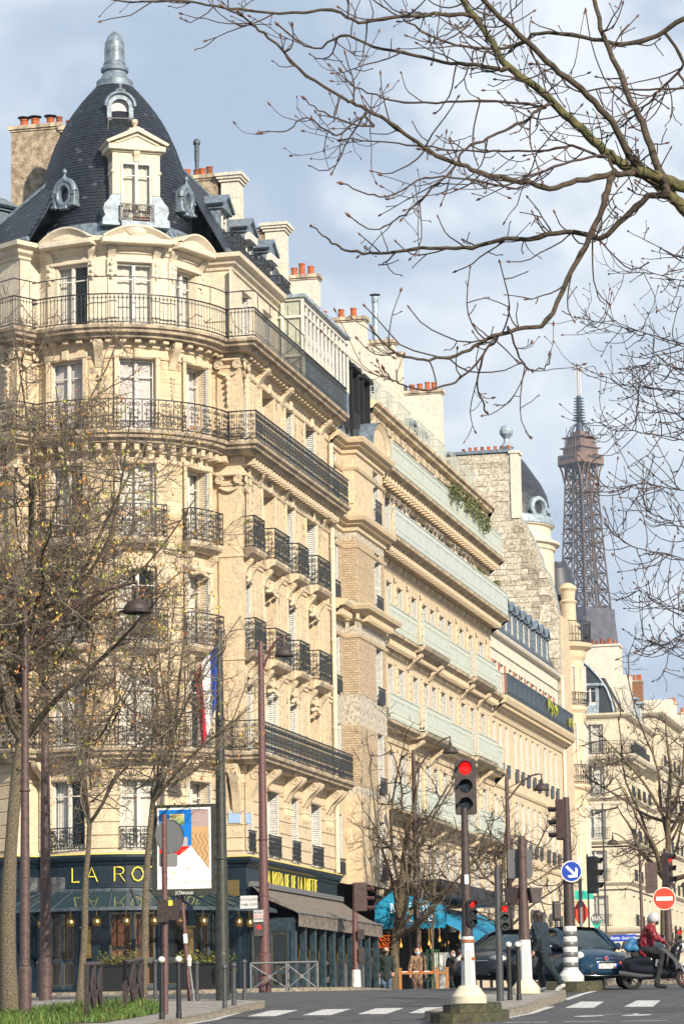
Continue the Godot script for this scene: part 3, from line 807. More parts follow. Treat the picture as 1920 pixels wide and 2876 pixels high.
func attic_a(A: Node3D, thw):
	var off := -0.32
	var holes := []
	for a in thw: holes.push_back([sth(a) - 0.6, sth(a) + 0.6, FL[5] + 0.02, WT[5], 0.16 if a < 60 else 0.3])
	for z in [-94.25, -97.0]: holes.push_back([sz(z) - 0.5, sz(z) + 0.5, FL[5] + 0.02, WT[5] - 0.1, 0.3])
	holes.push_back([sKL - 3.1, sKL - 2.0, FL[5] + 0.02, WT[5]])
	var b := MB.new()
	wall(b, PA, 0, sEnd, FL[5] - 0.05, 26.3, holes, 0.3, off)
	wpart(A, "attic_wall", b, M.cream)
	var i := 0
	for h in holes:
		unit(A, PA, (h[0] + h[1]) / 2, h[1] - h[0], h[2], h[3] - h[2], h[4] if h.size() > 4 else 0.3, ["half", "curtain", "curtain", "curtain", "curtain", "half"][i], 1 if i > 2 else 0, off)
		i += 1
	b = MB.new()
	for a in [-26.0, 3.0, 15.0, 43.0, 55.0, 84.0]:
		var t := PA.xf(sth(a), off, 0)
		b = MB.new()
		b.pan(-0.13, 0.13, FL[5] + 0.1, 25.4, 0.003, 0.04, 0.015, t)
		b.pan(-0.16, 0.16, 25.4, 25.95, 0.003, 0.1, 0.03, t)
		bracket(b, t * T(0, 26.3, 0.0), 0.24, 0.24, 0.4)
		for k in 3: b.tube([t * Vector3(0, 25.86 - k * 0.2, 0.02), t * Vector3(0.01, 25.76 - k * 0.2, 0.14), t * Vector3(0, 25.66 - k * 0.2, 0.02)], [0.03, 0.1 - 0.02 * k, 0.03], 6)
		wpart(A, "attic_pilaster", b, M.cream)
	for s in [sKR + 0.3, sz(-95.6), sz(-98.3)]:
		b = MB.new()
		b.pan(-0.2, 0.2, FL[5] + 0.1, 26.1, 0.003, 0.05, 0.015, PA.xf(s, off, 0))
		wpart(A, "attic_pilaster", b, M.cream)
	for h in holes:
		b = MB.new()
		var t := PA.xf((h[0] + h[1]) / 2, off, 0); var w: float = h[1] - h[0]
		b.pan(-w / 2 - 0.14, w / 2 + 0.14, h[3] + 0.01, h[3] + 0.12, 0.003, 0.05, 0.02, t)
		wpart(A, "window_head", b, M.cream)
	b = MB.new()
	sweep(b, PA, 0, sEnd, [Vector2(off, 26.1), Vector2(off + 0.06, 26.12), Vector2(off + 0.08, 26.2), Vector2(off + 0.2, 26.28), Vector2(off + 0.24, 26.4), Vector2(off + 0.4, 26.46), Vector2(off + 0.42, 26.6), Vector2(off - 0.3, 26.66)])
	wpart(A, "cornice", b, M.cream)
	for a in thw:
		b = MB.new()
		var t := PA.xf(sth(a), off + 0.02, 26.42)
		var hw := 1.08 if a == 29.0 else 0.9
		var outer := PackedVector2Array(); var inner := PackedVector2Array()
		for j in 13:
			var x := -hw + 2.0 * hw * j / 12
			outer.push_back(Vector2(x, 0.1 + 0.38 * (1 - (x / hw) * (x / hw))))
			inner.push_back(Vector2(x * 0.82, 0.08 + 0.25 * (1 - (x / hw) * (x / hw))))
		var f := PackedVector2Array([Vector2(-hw, 0), Vector2(hw, 0)])
		for j in 13: f.push_back(outer[12 - j])
		b.ext(f, -0.6, 0.32, t)
		for j in 12:
			b.q(t * Vector3(inner[j].x, inner[j].y, 0.325), t * Vector3(inner[j + 1].x, inner[j + 1].y, 0.325), t * Vector3(outer[j + 1].x, outer[j + 1].y, 0.46), t * Vector3(outer[j].x, outer[j].y, 0.46))
			b.q(t * Vector3(outer[j].x, outer[j].y, 0.46), t * Vector3(outer[j + 1].x, outer[j + 1].y, 0.46), t * Vector3(outer[j + 1].x, outer[j + 1].y + 0.05, 0.46), t * Vector3(outer[j].x, outer[j].y + 0.05, 0.46))
			b.q(t * Vector3(outer[j].x, outer[j].y + 0.05, 0.46), t * Vector3(outer[j + 1].x, outer[j + 1].y + 0.05, 0.46), t * Vector3(outer[j + 1].x, outer[j + 1].y + 0.06, -0.6), t * Vector3(outer[j].x, outer[j].y + 0.06, -0.6))
		b.pan(-hw - 0.04, hw + 0.04, -0.08, 0.1, -0.2, 0.44, 0.03, t)
		if a == 29.0:
			b.lathe([Vector2(0.28, 0), Vector2(0.33, 0.05), Vector2(0.3, 0.1), Vector2(0.16, 0.2), Vector2(0, 0.22)], 14, t * Transform3D(Basis(Vector3.RIGHT, PI / 2).scaled(Vector3(1, 0.5, 1)), Vector3(0, 0.34, 0.28)))
		wpart(A, "pediment", b, M.cream)
	b = MB.new(); var g := MB.new(); var p := MB.new()
	var z0 := -98.2; var z1 := -104.9; var xo := X0 + 0.62; var n := 12
	for w in n + 1:
		var z := lerpf(z0, z1, float(w) / n)
		b.bx(xo - 0.04, xo + 0.04, 24.55, 26.35, z - 0.035, z + 0.035)
	for y in [24.55, 25.95, 26.33]: b.bx(xo - 0.045, xo + 0.045, y - 0.035, y + 0.035, z1, z0)
	g.bx(xo - 0.006, xo + 0.006, 24.6, 26.3, z1, z0)
	for x in [xo, xo - 0.7, xo - 1.25]: b.bx(x - 0.05, x + 0.05, 23.62, 26.5, z0 - 0.04, z0 + 0.04)
	for y in [24.5, 25.85, 26.45]: b.bx(xo - 1.3, xo, y - 0.04, y + 0.04, z0 - 0.035, z0 + 0.035)
	g.bx(xo - 1.25, xo, 23.7, 26.4, z0 - 0.004, z0 + 0.004)
	for w in 20:
		var z := lerpf(z0, z1, (w + 0.5) / 20.0)
		p.pan(-0.16, 0.16, 23.68, 24.54, -0.01, 0.03, 0.008, Transform3D(Basis(Vector3(0, 0, -1), Vector3.UP, Vector3(1, 0, 0)), Vector3(xo, 0, z)))
	var vr := wpart(A, "winter_garden", b, M.white)
	wpart(vr, "glazing", g, M.glass)
	var fs := MB.new(); fs.bx(xo - 1.22, xo - 0.03, 23.7, 26.4, z0 - 0.06, z0 - 0.045); wpart(vr, "frosted_screen", fs, M.frost)
	wpart(vr, "lower_panel", p, M.zinc)
	b = MB.new()
	b.bx(xo - 1.5, xo + 0.12, 26.5, 26.62, z1 - 0.1, z0 + 0.12)
	wpart(vr, "roof", b, M.zinc_pale)
	b = MB.new()
	for w in 16: b.q(Vector3(xo - 0.5 - 0.06 * (w % 2), 23.7, lerpf(z0, z1, w / 16.0)), Vector3(xo - 0.5 - 0.06 * ((w + 1) % 2), 23.7, lerpf(z0, z1, (w + 1) / 16.0)), Vector3(xo - 0.5 - 0.06 * ((w + 1) % 2), 26.3, lerpf(z0, z1, (w + 1) / 16.0)), Vector3(xo - 0.5 - 0.06 * (w % 2), 26.3, lerpf(z0, z1, w / 16.0)))
	wpart(vr, "curtain", b, M.curtain)

const DOME = [[27.0, 2.5], [27.6, 2.49], [28.05, 2.47], [28.6, 2.42], [29.14, 2.33], [29.73, 2.16], [30.25, 1.98], [30.76, 1.76], [31.15, 1.56], [31.42, 1.39], [31.83, 1.1], [32.1, 0.88], [32.4, 0.62]]

func dome_at(v: float) -> Array:
	var l := 0.0
	for i in DOME.size() - 1:
		var a := Vector2(DOME[i][1], DOME[i][0]); var e := Vector2(DOME[i + 1][1], DOME[i + 1][0])
		var d := a.distance_to(e)
		if v <= l + d or i == DOME.size() - 2:
			var q := a.lerp(e, clampf((v - l) / d, 0, 1))
			return [q.x, q.y, (e - a).normalized()]
		l += d
	return []

func roof_a(A: Node3D):
	var c := Vector3(RC.x, 0, RC.y)
	var b := MB.new()
	var prof := []
	for d in DOME: prof.push_back(Vector2(d[1] - 0.02, d[0]))
	b.lathe(prof, 40, T(c.x, 0, c.z))
	var dm := wpart(A, "dome", b, M.slate_plain)
	var dat := func(u: float, v: float) -> Array:
		var q := dome_at(v)
		var a: float = u / maxf(q[0], 0.05)
		var o := Vector3(sin(a), 0, cos(a))
		return [c + o * q[0] + Vector3.UP * q[1], (o * q[2].y - Vector3.UP * q[2].x).normalized()]
	b = MB.new()
	var r := RandomNumberGenerator.new(); r.seed = 8
	var rows := 58; var rh := 6.05 / rows
	var meshes := []
	var singles := 0
	for j in rows:
		var q := dome_at(j * rh); var q2 := dome_at((j + 1) * rh + 0.02)
		var n := int(TAU * q[0] / 0.155)
		for i in n:
			var o := 0.5 if j % 2 else 0.0
			var a0 := TAU * (i + o) / n; var a1 = TAU * (i + 1 + o) / n - 0.006 / q[0]
			var g := 0.72 + 0.55 * r.randf()
			var kc := Color(0.024 * g, 0.031 * g, 0.044 * g)
			if r.randf() < 0.03: kc = Color(0.085, 0.095, 0.115)
			var am := fposmod((a0 + a1) / 2, TAU)
			var single: bool = j >= 10 and j < 26 and am > 0.72 and am < 1.45 and singles < 170 or (j >= 8 and j < 20 and (am < 0.22 or am > 5.95) and singles < 298)
			var bb: MB = MB.new() if single else b
			bb.col = kc
			var lift := 0.006 + 0.006 * r.randf()
			var o0 := Vector3(sin(a0), 0, cos(a0)); var o1 := Vector3(sin(a1), 0, cos(a1))
			var A0: Vector3 = c + o0 * (q[0] + lift + 0.012) + Vector3.UP * q[1]; var A1: Vector3 = c + o1 * (q[0] + lift + 0.012) + Vector3.UP * q[1]
			var B0: Vector3 = c + o0 * (q2[0] + 0.002) + Vector3.UP * q2[1]; var B1: Vector3 = c + o1 * (q2[0] + 0.002) + Vector3.UP * q2[1]
			bb.q(A0, A1, B1, B0)
			bb.q(A0 - o0 * 0.02, A1 - o1 * 0.02, A1, A0)
			if single:
				singles += 1
				wpart(dm, "slate", bb, M.slate)
	wpart(dm, "slates", b, M.slate).set_meta("kind", "stuff")
	b = MB.new()
	b.lathe([Vector2(0.66, 32.28), Vector2(0.64, 32.42), Vector2(0.6, 32.46), Vector2(0.6, 32.62), Vector2(0.5, 32.68), Vector2(0.4, 32.86), Vector2(0.38, 32.93), Vector2(0.45, 32.97), Vector2(0.46, 33.06), Vector2(0.41, 33.12), Vector2(0.36, 33.16), Vector2(0.37, 33.24), Vector2(0.335, 33.3), Vector2(0.33, 33.6), Vector2(0.335, 33.75), Vector2(0.31, 33.95), Vector2(0.24, 34.14), Vector2(0.13, 34.28), Vector2(0.02, 34.36)], 20, T(c.x, 0, c.z))
	for i in 8:
		var a := TAU * i / 8
		b.tube([Vector3(c.x + sin(a) * 0.335, 33.3, c.z + cos(a) * 0.335), Vector3(c.x + sin(a) * 0.335, 33.75, c.z + cos(a) * 0.335), Vector3(c.x + sin(a) * 0.245, 34.14, c.z + cos(a) * 0.245), Vector3(c.x, 34.35, c.z)], [0.014, 0.014, 0.012, 0.008], 4)
	wpart(A, "finial", b, M.zinc)
	b = MB.new()
	b.lathe([Vector2(3.0, 26.62), Vector2(2.75, 26.8), Vector2(2.55, 27.1), Vector2(2.54, 27.22), Vector2(2.5, 27.22)], 40, T(c.x, 0, c.z))
	for i in 26:
		var a := deg_to_rad(-40.0 + i * 5.4)
		b.tube([c + Vector3(sin(a) * 2.98, 26.65, cos(a) * 2.98), c + Vector3(sin(a) * 2.76, 26.82, cos(a) * 2.76), c + Vector3(sin(a) * 2.52, 27.2, cos(a) * 2.52)], [0.018, 0.018, 0.018], 4)
	wpart(A, "flashing", b, M.zinc)
	dome_dormer(A, c)
	for a in [-21.0, 79.0]: oval_dormer(A, c, a)
	lucarne(A, c)
	mansard_a(A, c)
	chimney(A, -33.75, -32.0, 25.5, 32.75, -97.6, -96.6, "stucco", [[-33.45, 0.15, 0.36, "terracotta", 1], [-33.05, 0.15, 0.36, "terracotta", 1], [-32.5, 0.14, 0.34, "terracotta", 1], [-32.18, 0.12, 0.36, "terracotta_dark"]])
	chimney(A, -31.95, -31.3, 25.5, 32.6, -97.6, -96.6, "stucco", [[-31.8, 0.14, 0.34], [-31.5, 0.14, 0.3]])
	var z := -98.2
	chimney(A, -30.0, -26.86, 26.0, 30.95, z - 0.5, z, "stucco", [[-28.0, 0.13, 0.3], [-27.65, 0.13, 0.26, "terracotta_dark"], [-27.45, 0.12, 0.3], [-27.2, 0.12, 0.34, "terracotta_dark"]])
	stone_pier(A, -26.72, -26.1, 26.6, 30.75, z)
	var fl := MB.new()
	fl.lathe([Vector2(0.07, 0), Vector2(0.07, 0.35), Vector2(0.085, 0.36), Vector2(0.085, 0.95), Vector2(0.13, 0.97), Vector2(0.12, 1.08), Vector2(0.05, 1.16), Vector2(0, 1.16)], 12, T(-27.65, 31.3, z - 0.25))
	wpart(A, "flue_pipe", fl, M.zinc_dark)
	z = -104.4
	chimney(A, -29.6, -26.8, 26.0, 30.65, z - 0.5, z, "stucco", [], "stucco")
	chimney(A, -28.3, -27.6, 26.0, 30.95, -100.4, -99.9, "stucco", [[-27.85, 0.12, 0.3, "terracotta", 1]], "stucco")
	stone_pier(A, -26.78, -26.07, 26.3, 30.6, z)

func stone_pier(A: Node3D, x0: float, x1: float, y0: float, y1: float, z: float):
	var b := MB.new()
	var n := 7
	for i in n: b.pan(x0, x1, y0 + (y1 - y0) * i / n + 0.006, y0 + (y1 - y0) * (i + 1) / n - 0.006, -0.62, 0.06, 0.012, T(0, 0, z))
	b.bx(x0 + 0.015, x1 - 0.015, y0, y1, z - 0.6, z + 0.045)
	b.bx(x0 - 0.06, x1 + 0.06, y1, y1 + 0.1, z - 0.7, z + 0.12); b.bx(x0 - 0.12, x1 + 0.12, y1 + 0.1, y1 + 0.19, z - 0.76, z + 0.18); b.bx(x0 - 0.17, x1 + 0.17, y1 + 0.19, y1 + 0.3, z - 0.8, z + 0.23)
	wpart(A, "chimney_pier", b, M.plaster)

func dome_dormer(A: Node3D, c: Vector3):
	var a := deg_to_rad(31.0)
	var t := Transform3D(Basis(Vector3(cos(a), 0, -sin(a)), Vector3.UP, Vector3(sin(a), 0, cos(a))), c + Vector3(sin(a) * 2.8, 0, cos(a) * 2.8)) * Transform3D(Basis().scaled(Vector3(0.86, 1, 1)), Vector3.ZERO)
	var b := MB.new()
	for s in [-1, 1]:
		b.pan(minf(s * 0.58, s * 0.9), maxf(s * 0.58, s * 0.9), 28.05, 29.4, -0.9, 0.0, 0.015, t)
		b.pan(minf(s * 0.82, s * 0.94), maxf(s * 0.82, s * 0.94), 28.75, 28.85, -0.5, 0.04, 0.015, t)
	b.pan(-0.9, 0.9, 29.12, 29.42, -0.9, 0.005, 0.015, t)
	b.pan(-0.96, 0.96, 29.42, 29.48, -0.9, 0.07, 0.02, t)
	b.pan(-1.08, 1.08, 29.48, 29.66, -0.9, 0.17, 0.02, t)
	b.ext(PackedVector2Array([Vector2(-1.02, 29.66), Vector2(1.02, 29.66), Vector2(0, 30.12)]), -0.9, 0.1, t)
	for s in [-1, 1]:
		var f := PackedVector2Array([Vector2(0, 30.08), Vector2(s * 1.12, 29.66), Vector2(s * 1.2, 29.72), Vector2(0, 30.24)])
		if s > 0: f.reverse()
		b.ext(f, -0.9, 0.24, t)
		f = PackedVector2Array([Vector2(0, 29.96), Vector2(s * 0.75, 29.68), Vector2(s * 0.88, 29.68), Vector2(0, 30.02)])
		if s > 0: f.reverse()
		b.ext(f, 0.0, 0.15, t)
	bracket(b, t * T(0, 29.46, 0.0), 0.2, 0.12, 0.32)
	var d := wpart(A, "dormer", b, M.cream)
	b = MB.new()
	for s in [-1, 1]:
		var f := PackedVector2Array([Vector2(s * 0.58, 27.05), Vector2(s * 1.28, 27.05), Vector2(s * 1.26, 27.25), Vector2(s * 1.16, 27.35), Vector2(s * 1.24, 27.55), Vector2(s * 1.2, 27.72), Vector2(s * 1.06, 27.85), Vector2(s * 1.0, 27.95), Vector2(s * 0.9, 28.05), Vector2(s * 0.58, 28.05)])
		if s < 0: f.reverse()
		b.ext(f, -0.9, -0.02, t)
	b.pan(-0.6, 0.6, 26.9, 27.2, -0.9, 0.1, 0.02, t)
	wpart(d, "zinc_cheek", b, M.zinc)
	french(d, t * T(0, 27.22, -0.02), 1.14, 1.9, "curtain")
	var rl := MB.new()
	var tt := t * T(0, 27.2, 0.1)
	rl.bx(-0.62, 0.62, 0.5, 0.54, -0.02, 0.02, tt); rl.bx(-0.62, 0.62, 0.03, 0.06, -0.02, 0.02, tt)
	for s in [-1, 1]: rl.bx(s * 0.62 - 0.02, s * 0.62 + 0.02, 0, 0.54, -0.02, 0.02, tt)
	for i in 3: rl.add(iron_panel("scroll", 0.4, 0.46), tt * T((i - 1) * 0.4, 0.05, 0))
	wpart(d, "railing", rl, M.iron)
	var fl := MB.new(); var rr := RandomNumberGenerator.new(); rr.seed = 4
	fl.bx(-0.15, 0.5, 0.02, 0.14, -0.12, -0.03, tt)
	wpart(d, "flower_box", fl, M.terracotta)
	var u := MB.new()
	u.lathe([Vector2(0.1, 30.2), Vector2(0.1, 30.26), Vector2(0.05, 30.3), Vector2(0.13, 30.42), Vector2(0.1, 30.52), Vector2(0, 30.55)], 12, t * T(-0.02, 0.02, -0.1))
	u.pan(-0.28, 0.28, 30.14, 30.22, -0.6, 0.1, 0.02, t)
	wpart(d, "urn", u, M.stone_pale)

func oval_dormer(A: Node3D, c: Vector3, deg: float):
	var a := deg_to_rad(deg)
	var t := Transform3D(Basis(Vector3(cos(a), 0, -sin(a)), Vector3.UP, Vector3(sin(a), 0, cos(a))), c + Vector3(sin(a) * 2.58, 6.35, cos(a) * 2.58)) * Transform3D(Basis().scaled(Vector3(0.76, 0.765, 0.76)), Vector3.ZERO)
	var b := MB.new()
	var n := 20
	for i in n:
		var p := TAU * i / n; var q := TAU * (i + 1) / n
		var rad := [[0.24, 0.33], [0.27, 0.36], [0.3, 0.4], [0.38, 0.5], [0.42, 0.54]]
		var zz := [-0.15, 0.1, 0.14, 0.14, -0.05]
		for k in 4:
			b.q(t * Vector3(cos(q) * rad[k][0], 28.62 + sin(q) * rad[k][1], zz[k]), t * Vector3(cos(p) * rad[k][0], 28.62 + sin(p) * rad[k][1], zz[k]), t * Vector3(cos(p) * rad[k + 1][0], 28.62 + sin(p) * rad[k + 1][1], zz[k + 1]), t * Vector3(cos(q) * rad[k + 1][0], 28.62 + sin(q) * rad[k + 1][1], zz[k + 1]))
	var hood := []; var hr := []
	for i in 13:
		var p := PI * i / 12
		hood.push_back(t * Vector3(cos(p) * 0.5, 28.72 + sin(p) * 0.5, 0.0)); hr.push_back(0.11)
	b.tube(hood, hr, 8)
	for s in [-1, 1]:
		b.pan(s * 0.5 - 0.1, s * 0.5 + 0.1, 28.2, 28.7, -0.7, 0.1, 0.02, t)
		b.pan(s * 0.5 - 0.15, s * 0.5 + 0.15, 28.06, 28.2, -0.7, 0.18, 0.03, t)
		volute(b, t * T(s * 0.52, 28.62, 0.14), 0.08)
	b.pan(-0.4, 0.4, 28.06, 28.26, -0.7, 0.08, 0.02, t)
	b.pan(-0.2, 0.2, 27.98, 28.12, -0.5, 0.16, 0.03, t)
	var back := PackedVector2Array()
	for i in 17: back.push_back(Vector2(cos(PI * i / 16) * 0.56, 28.7 + sin(PI * i / 16) * 0.55))
	for i in 17: back.push_back(Vector2(cos(PI - PI * i / 16) * 0.44, 28.7 + sin(PI * (1 - i / 16.0)) * 0.46))
	b.ext(back, -0.9, 0.02, t)
	b.lathe([Vector2(0.16, 29.25), Vector2(0.13, 29.34), Vector2(0.05, 29.44), Vector2(0.05, 29.5), Vector2(0.1, 29.58), Vector2(0.09, 29.68), Vector2(0, 29.76)], 10, t)
	var o := wpart(A, "oval_dormer", b, M.zinc)
	b = MB.new()
	for i in n:
		b.t3(t * Vector3(0, 28.62, -0.13), t * Vector3(cos(TAU * i / n) * 0.25, 28.62 + sin(TAU * i / n) * 0.34, -0.13), t * Vector3(cos(TAU * (i + 1) / n) * 0.25, 28.62 + sin(TAU * (i + 1) / n) * 0.34, -0.13))
	wpart(o, "pane", b, M.glass_dark)

func lucarne(A: Node3D, c: Vector3):
	var a := deg_to_rad(23.0)
	var t := Transform3D(Basis(Vector3(cos(a), 0, -sin(a)), Vector3.UP, Vector3(sin(a), 0, cos(a))), c + Vector3(sin(a) * 1.72, 0, cos(a) * 1.72))
	var b := MB.new()
	var f := PackedVector2Array(); var g := PackedVector2Array()
	for i in 13: f.push_back(Vector2(cos(PI * i / 12) * 0.42, 31.25 + sin(PI * i / 12) * 0.42))
	for i in 13: g.push_back(Vector2(cos(PI - PI * i / 12) * 0.28, 31.25 + sin(PI * (1 - i / 12.0)) * 0.28))
	f.push_back(Vector2(-0.42, 30.35)); f.push_back(Vector2(-0.28, 30.35))
	f.append_array(g)
	f.push_back(Vector2(0.28, 30.35)); f.push_back(Vector2(0.42, 30.35))
	b.ext(f, -0.9, 0.0, t)
	var hood := []; var hr := []
	for i in 11:
		hood.push_back(t * Vector3(cos(PI * i / 10) * 0.47, 31.27 + sin(PI * i / 10) * 0.47, 0.02)); hr.push_back(0.065)
	b.tube(hood, hr, 6)
	for s in [-1, 1]: volute(b, t * T(s * 0.09, 31.78, 0.05), 0.07)
	b.lathe([Vector2(0.1, 31.8), Vector2(0.05, 31.9), Vector2(0.07, 31.98), Vector2(0, 32.05)], 8, t)
	var o := wpart(A, "lucarne", b, M.zinc)
	b = MB.new()
	g = PackedVector2Array([Vector2(-0.28, 30.35), Vector2(0.28, 30.35)])
	for i in 13: g.push_back(Vector2(cos(PI * i / 12) * 0.28, 31.25 + sin(PI * i / 12) * 0.28))
	b.ext(g, -0.2, -0.17, t)
	wpart(o, "pane", b, M.blind)
	b = MB.new()
	b.bx(-0.4, 0.4, 30.82, 30.86, 0.1, 0.14, t); b.bx(-0.4, 0.4, 30.3, 30.33, 0.1, 0.14, t)
	for i in 3: b.add(iron_panel("scroll", 0.27, 0.5), t * T((i - 1) * 0.27, 30.32, 0.12))
	for s in [-1, 1]: b.bx(s * 0.4 - 0.015, s * 0.4 + 0.015, 30.3, 30.86, -0.4, 0.14, t)
	wpart(o, "railing", b, M.iron)

func mansard_a(A: Node3D, c: Vector3):
	var pl := PA
	for side in 2:
		var s0 := sKR - 1.2 if side == 0 else 0.0
		var s1 := sEnd if side == 0 else sKL + 0.2
		var p0 := Vector2(X0 - 0.45, -91.6) if side == 0 else Vector2.ZERO
		var u := Vector3(0, 0, -1); var nrm := Vector3(1, 0, 0); var org := Vector3(X0 - 0.42, 26.64, -92.0); var ln := 12.3
		if side == 1:
			var nn := Vector2(sin(deg_to_rad(TH0)), cos(deg_to_rad(TH0)))
			u = Vector3(nn.y, 0, -nn.x); nrm = Vector3(nn.x, 0, nn.y)
			var q: Vector3 = PA.at(0, -0.42, 26.64)
			org = q; ln = 9.1
		var rise := 3.2 if side == 0 else 2.75; var run := 1.75
		var up := (Vector3.UP * rise - nrm * run).normalized(); var fn := up.cross(-u).normalized()
		if fn.dot(nrm) < 0: fn = -fn
		var b := MB.new()
		var h := sqrt(rise * rise + run * run)
		var ul := func(v: float) -> float: return 0.0 if side == 0 else maxf(0.0, ln - 0.3 - 3.6 * (1.0 - v / h))
		if side == 0: b.q(org, org + u * ln, org + u * ln + up * h, org + up * h)
		else:
			b.q(org + u * ul.call(0.0), org + u * ln, org + u * ln + up * h, org + u * (ln - 0.3) + up * h)
			b.q(org, org + u * ln, org + u * ln + up * h * 0.3, org + up * h * 0.3)
			b.q(org + up * h * 0.3, org + u * ln + up * h * 0.3, org + u * ln + up * h * 0.3 - nrm * 5.0, org + up * h * 0.3 - nrm * 5.0)
		if side == 0: b.q(org + up * h, org + u * ln + up * h, org + u * ln + up * h - nrm * 3.0 + Vector3.UP * 0.2, org + up * h - nrm * 3.0 + Vector3.UP * 0.2)
		if side == 0: b.q(org + u * ln, org + u * ln - nrm * 4.75, org + u * ln + up * h - nrm * 3.0 + Vector3.UP * 0.2, org + u * ln + up * h)
		var mr := wpart(A, "mansard_roof", b, M.slate_plain)
		b = MB.new()
		var st := [0.0]
		var row := func(v: float) -> float:
			st[0] = ul.call(v) if v > h * 0.3 else 0.0
			return ln - st[0] - (0.25 if side else 0.0)
		slates(mr, b, row, func(x, v): return [org + u * (x + st[0]) + up * v + fn * 0.012, fn], 30, h / 30, 0.2)
		wpart(mr, "slates", b, M.slate).set_meta("kind", "stuff")
		b = MB.new()
		b.bar(org + u * 0.1 + fn * 0.1, org + u * ln + fn * 0.1, 0.08, 6); b.bar(org + u * (ul.call(h * 0.3) if side else 0.0) + up * h * (0.3 if side else 1.0), org + up * h + u * (ln - (0.3 if side else 0.0)), 0.07, 6)
		wpart(mr, "gutter", b, M.zinc)
		var at := [2.9, 6.0, 8.9] if side == 0 else [ln - 4.3]
		for x in at:
			var t := Transform3D(Basis(u, Vector3.UP, nrm), org + u * x + nrm * -0.75)
			b = MB.new()
			b.bx(-0.55, -0.47, 0.9, 2.15, -1.4, 0, t); b.bx(0.47, 0.55, 0.9, 2.15, -1.4, 0, t)
			b.pan(-0.64, 0.64, 2.1, 2.2, -1.6, 0.1, 0.02, t)
			b.ext(PackedVector2Array([Vector2(-0.7, 2.2), Vector2(0.7, 2.2), Vector2(0, 2.62)]), -1.6, 0.06, t)
			for s in [-1, 1]:
				var f := PackedVector2Array([Vector2(0, 2.6), Vector2(s * 0.72, 2.18), Vector2(s * 0.8, 2.24), Vector2(0, 2.72)])
				if s > 0: f.reverse()
				b.ext(f, -1.7, 0.16, t)
			var d := wpart(A, "roof_dormer", b, M.zinc)
			french(d, t * T(0, 0.88, -0.1), 0.94, 1.25, "curtain")
			if x != at[0]:
				b = MB.new()
				b.bx(-0.5, 0.5, 1.85, 2.1, -0.1, 0.18, t)
				wpart(d, "roller_box", b, M.white)
			b = MB.new()
			for i in 3: b.add(iron_panel("scroll", 0.44, 0.8), t * T((i - 1) * 0.44, 0.42, 0.55))
			for i in 2:
				for s in [-1, 1]: b.add(iron_panel("scroll", 0.4, 0.8), t * Transform3D(Basis(Vector3(0, 0, 1), Vector3.UP, Vector3(-1, 0, 0)), Vector3(s * 0.66, 0.42, 0.35 - i * 0.4)))
			b.bx(-0.68, 0.68, 1.2, 1.24, 0.53, 0.57, t); b.bx(-0.68, 0.68, 0.4, 0.43, 0.53, 0.57, t)
			for s in [-1, 1]: b.bx(s * 0.66 - 0.02, s * 0.66 + 0.02, 1.2, 1.24, -0.3, 0.57, t)
			b.bx(-0.68, 0.68, 0.36, 0.4, -0.3, 0.58, t)
			wpart(d, "railing", b, M.iron)

func shop_leaf(parent: Node3D, t: Transform3D, w: float, h: float, back: String, mid := 0.36):
	var b := MB.new()
	b.pan(-w / 2, -w / 2 + 0.07, 0, h, -0.06, 0.04, 0.012, t); b.pan(w / 2 - 0.07, w / 2, 0, h, -0.06, 0.04, 0.012, t)
	for y in [[0.0, 0.12], [h * mid - 0.06, h * mid + 0.06], [h - 0.09, h]]: b.pan(-w / 2 + 0.07, w / 2 - 0.07, y[0], y[1], -0.06, 0.035, 0.012, t)
	var o := wpart(parent, "shop_window", b, M.teal_frame)
	b = MB.new()
	for y in [[0.12, h * mid - 0.06], [h * mid + 0.06, h - 0.09]]:
		for e in [[-w / 2 + 0.07, -w / 2 + 0.085], [w / 2 - 0.085, w / 2 - 0.07]]: b.bx(e[0], e[1], y[0], y[1], 0.0, 0.02, t)
		for e in [y[0], y[1] - 0.015]: b.bx(-w / 2 + 0.07, w / 2 - 0.07, e, e + 0.015, 0.0, 0.02, t)
	wpart(o, "brass_bead", b, M.brass)
	b = MB.new()
	b.bx(-w / 2 + 0.07, w / 2 - 0.07, 0.12, h - 0.09, -0.02, -0.012, t)
	wpart(o, "pane", b, M.glass)
	if back != "":
		b = MB.new()
		for i in 3: b.pan(-w / 2 + w * i / 3 + 0.01, -w / 2 + w * (i + 1) / 3 - 0.01, 0.0, h, -0.32, -0.26, 0.02, t)
		wpart(o, "wood_screen", b, M[back])
	return o

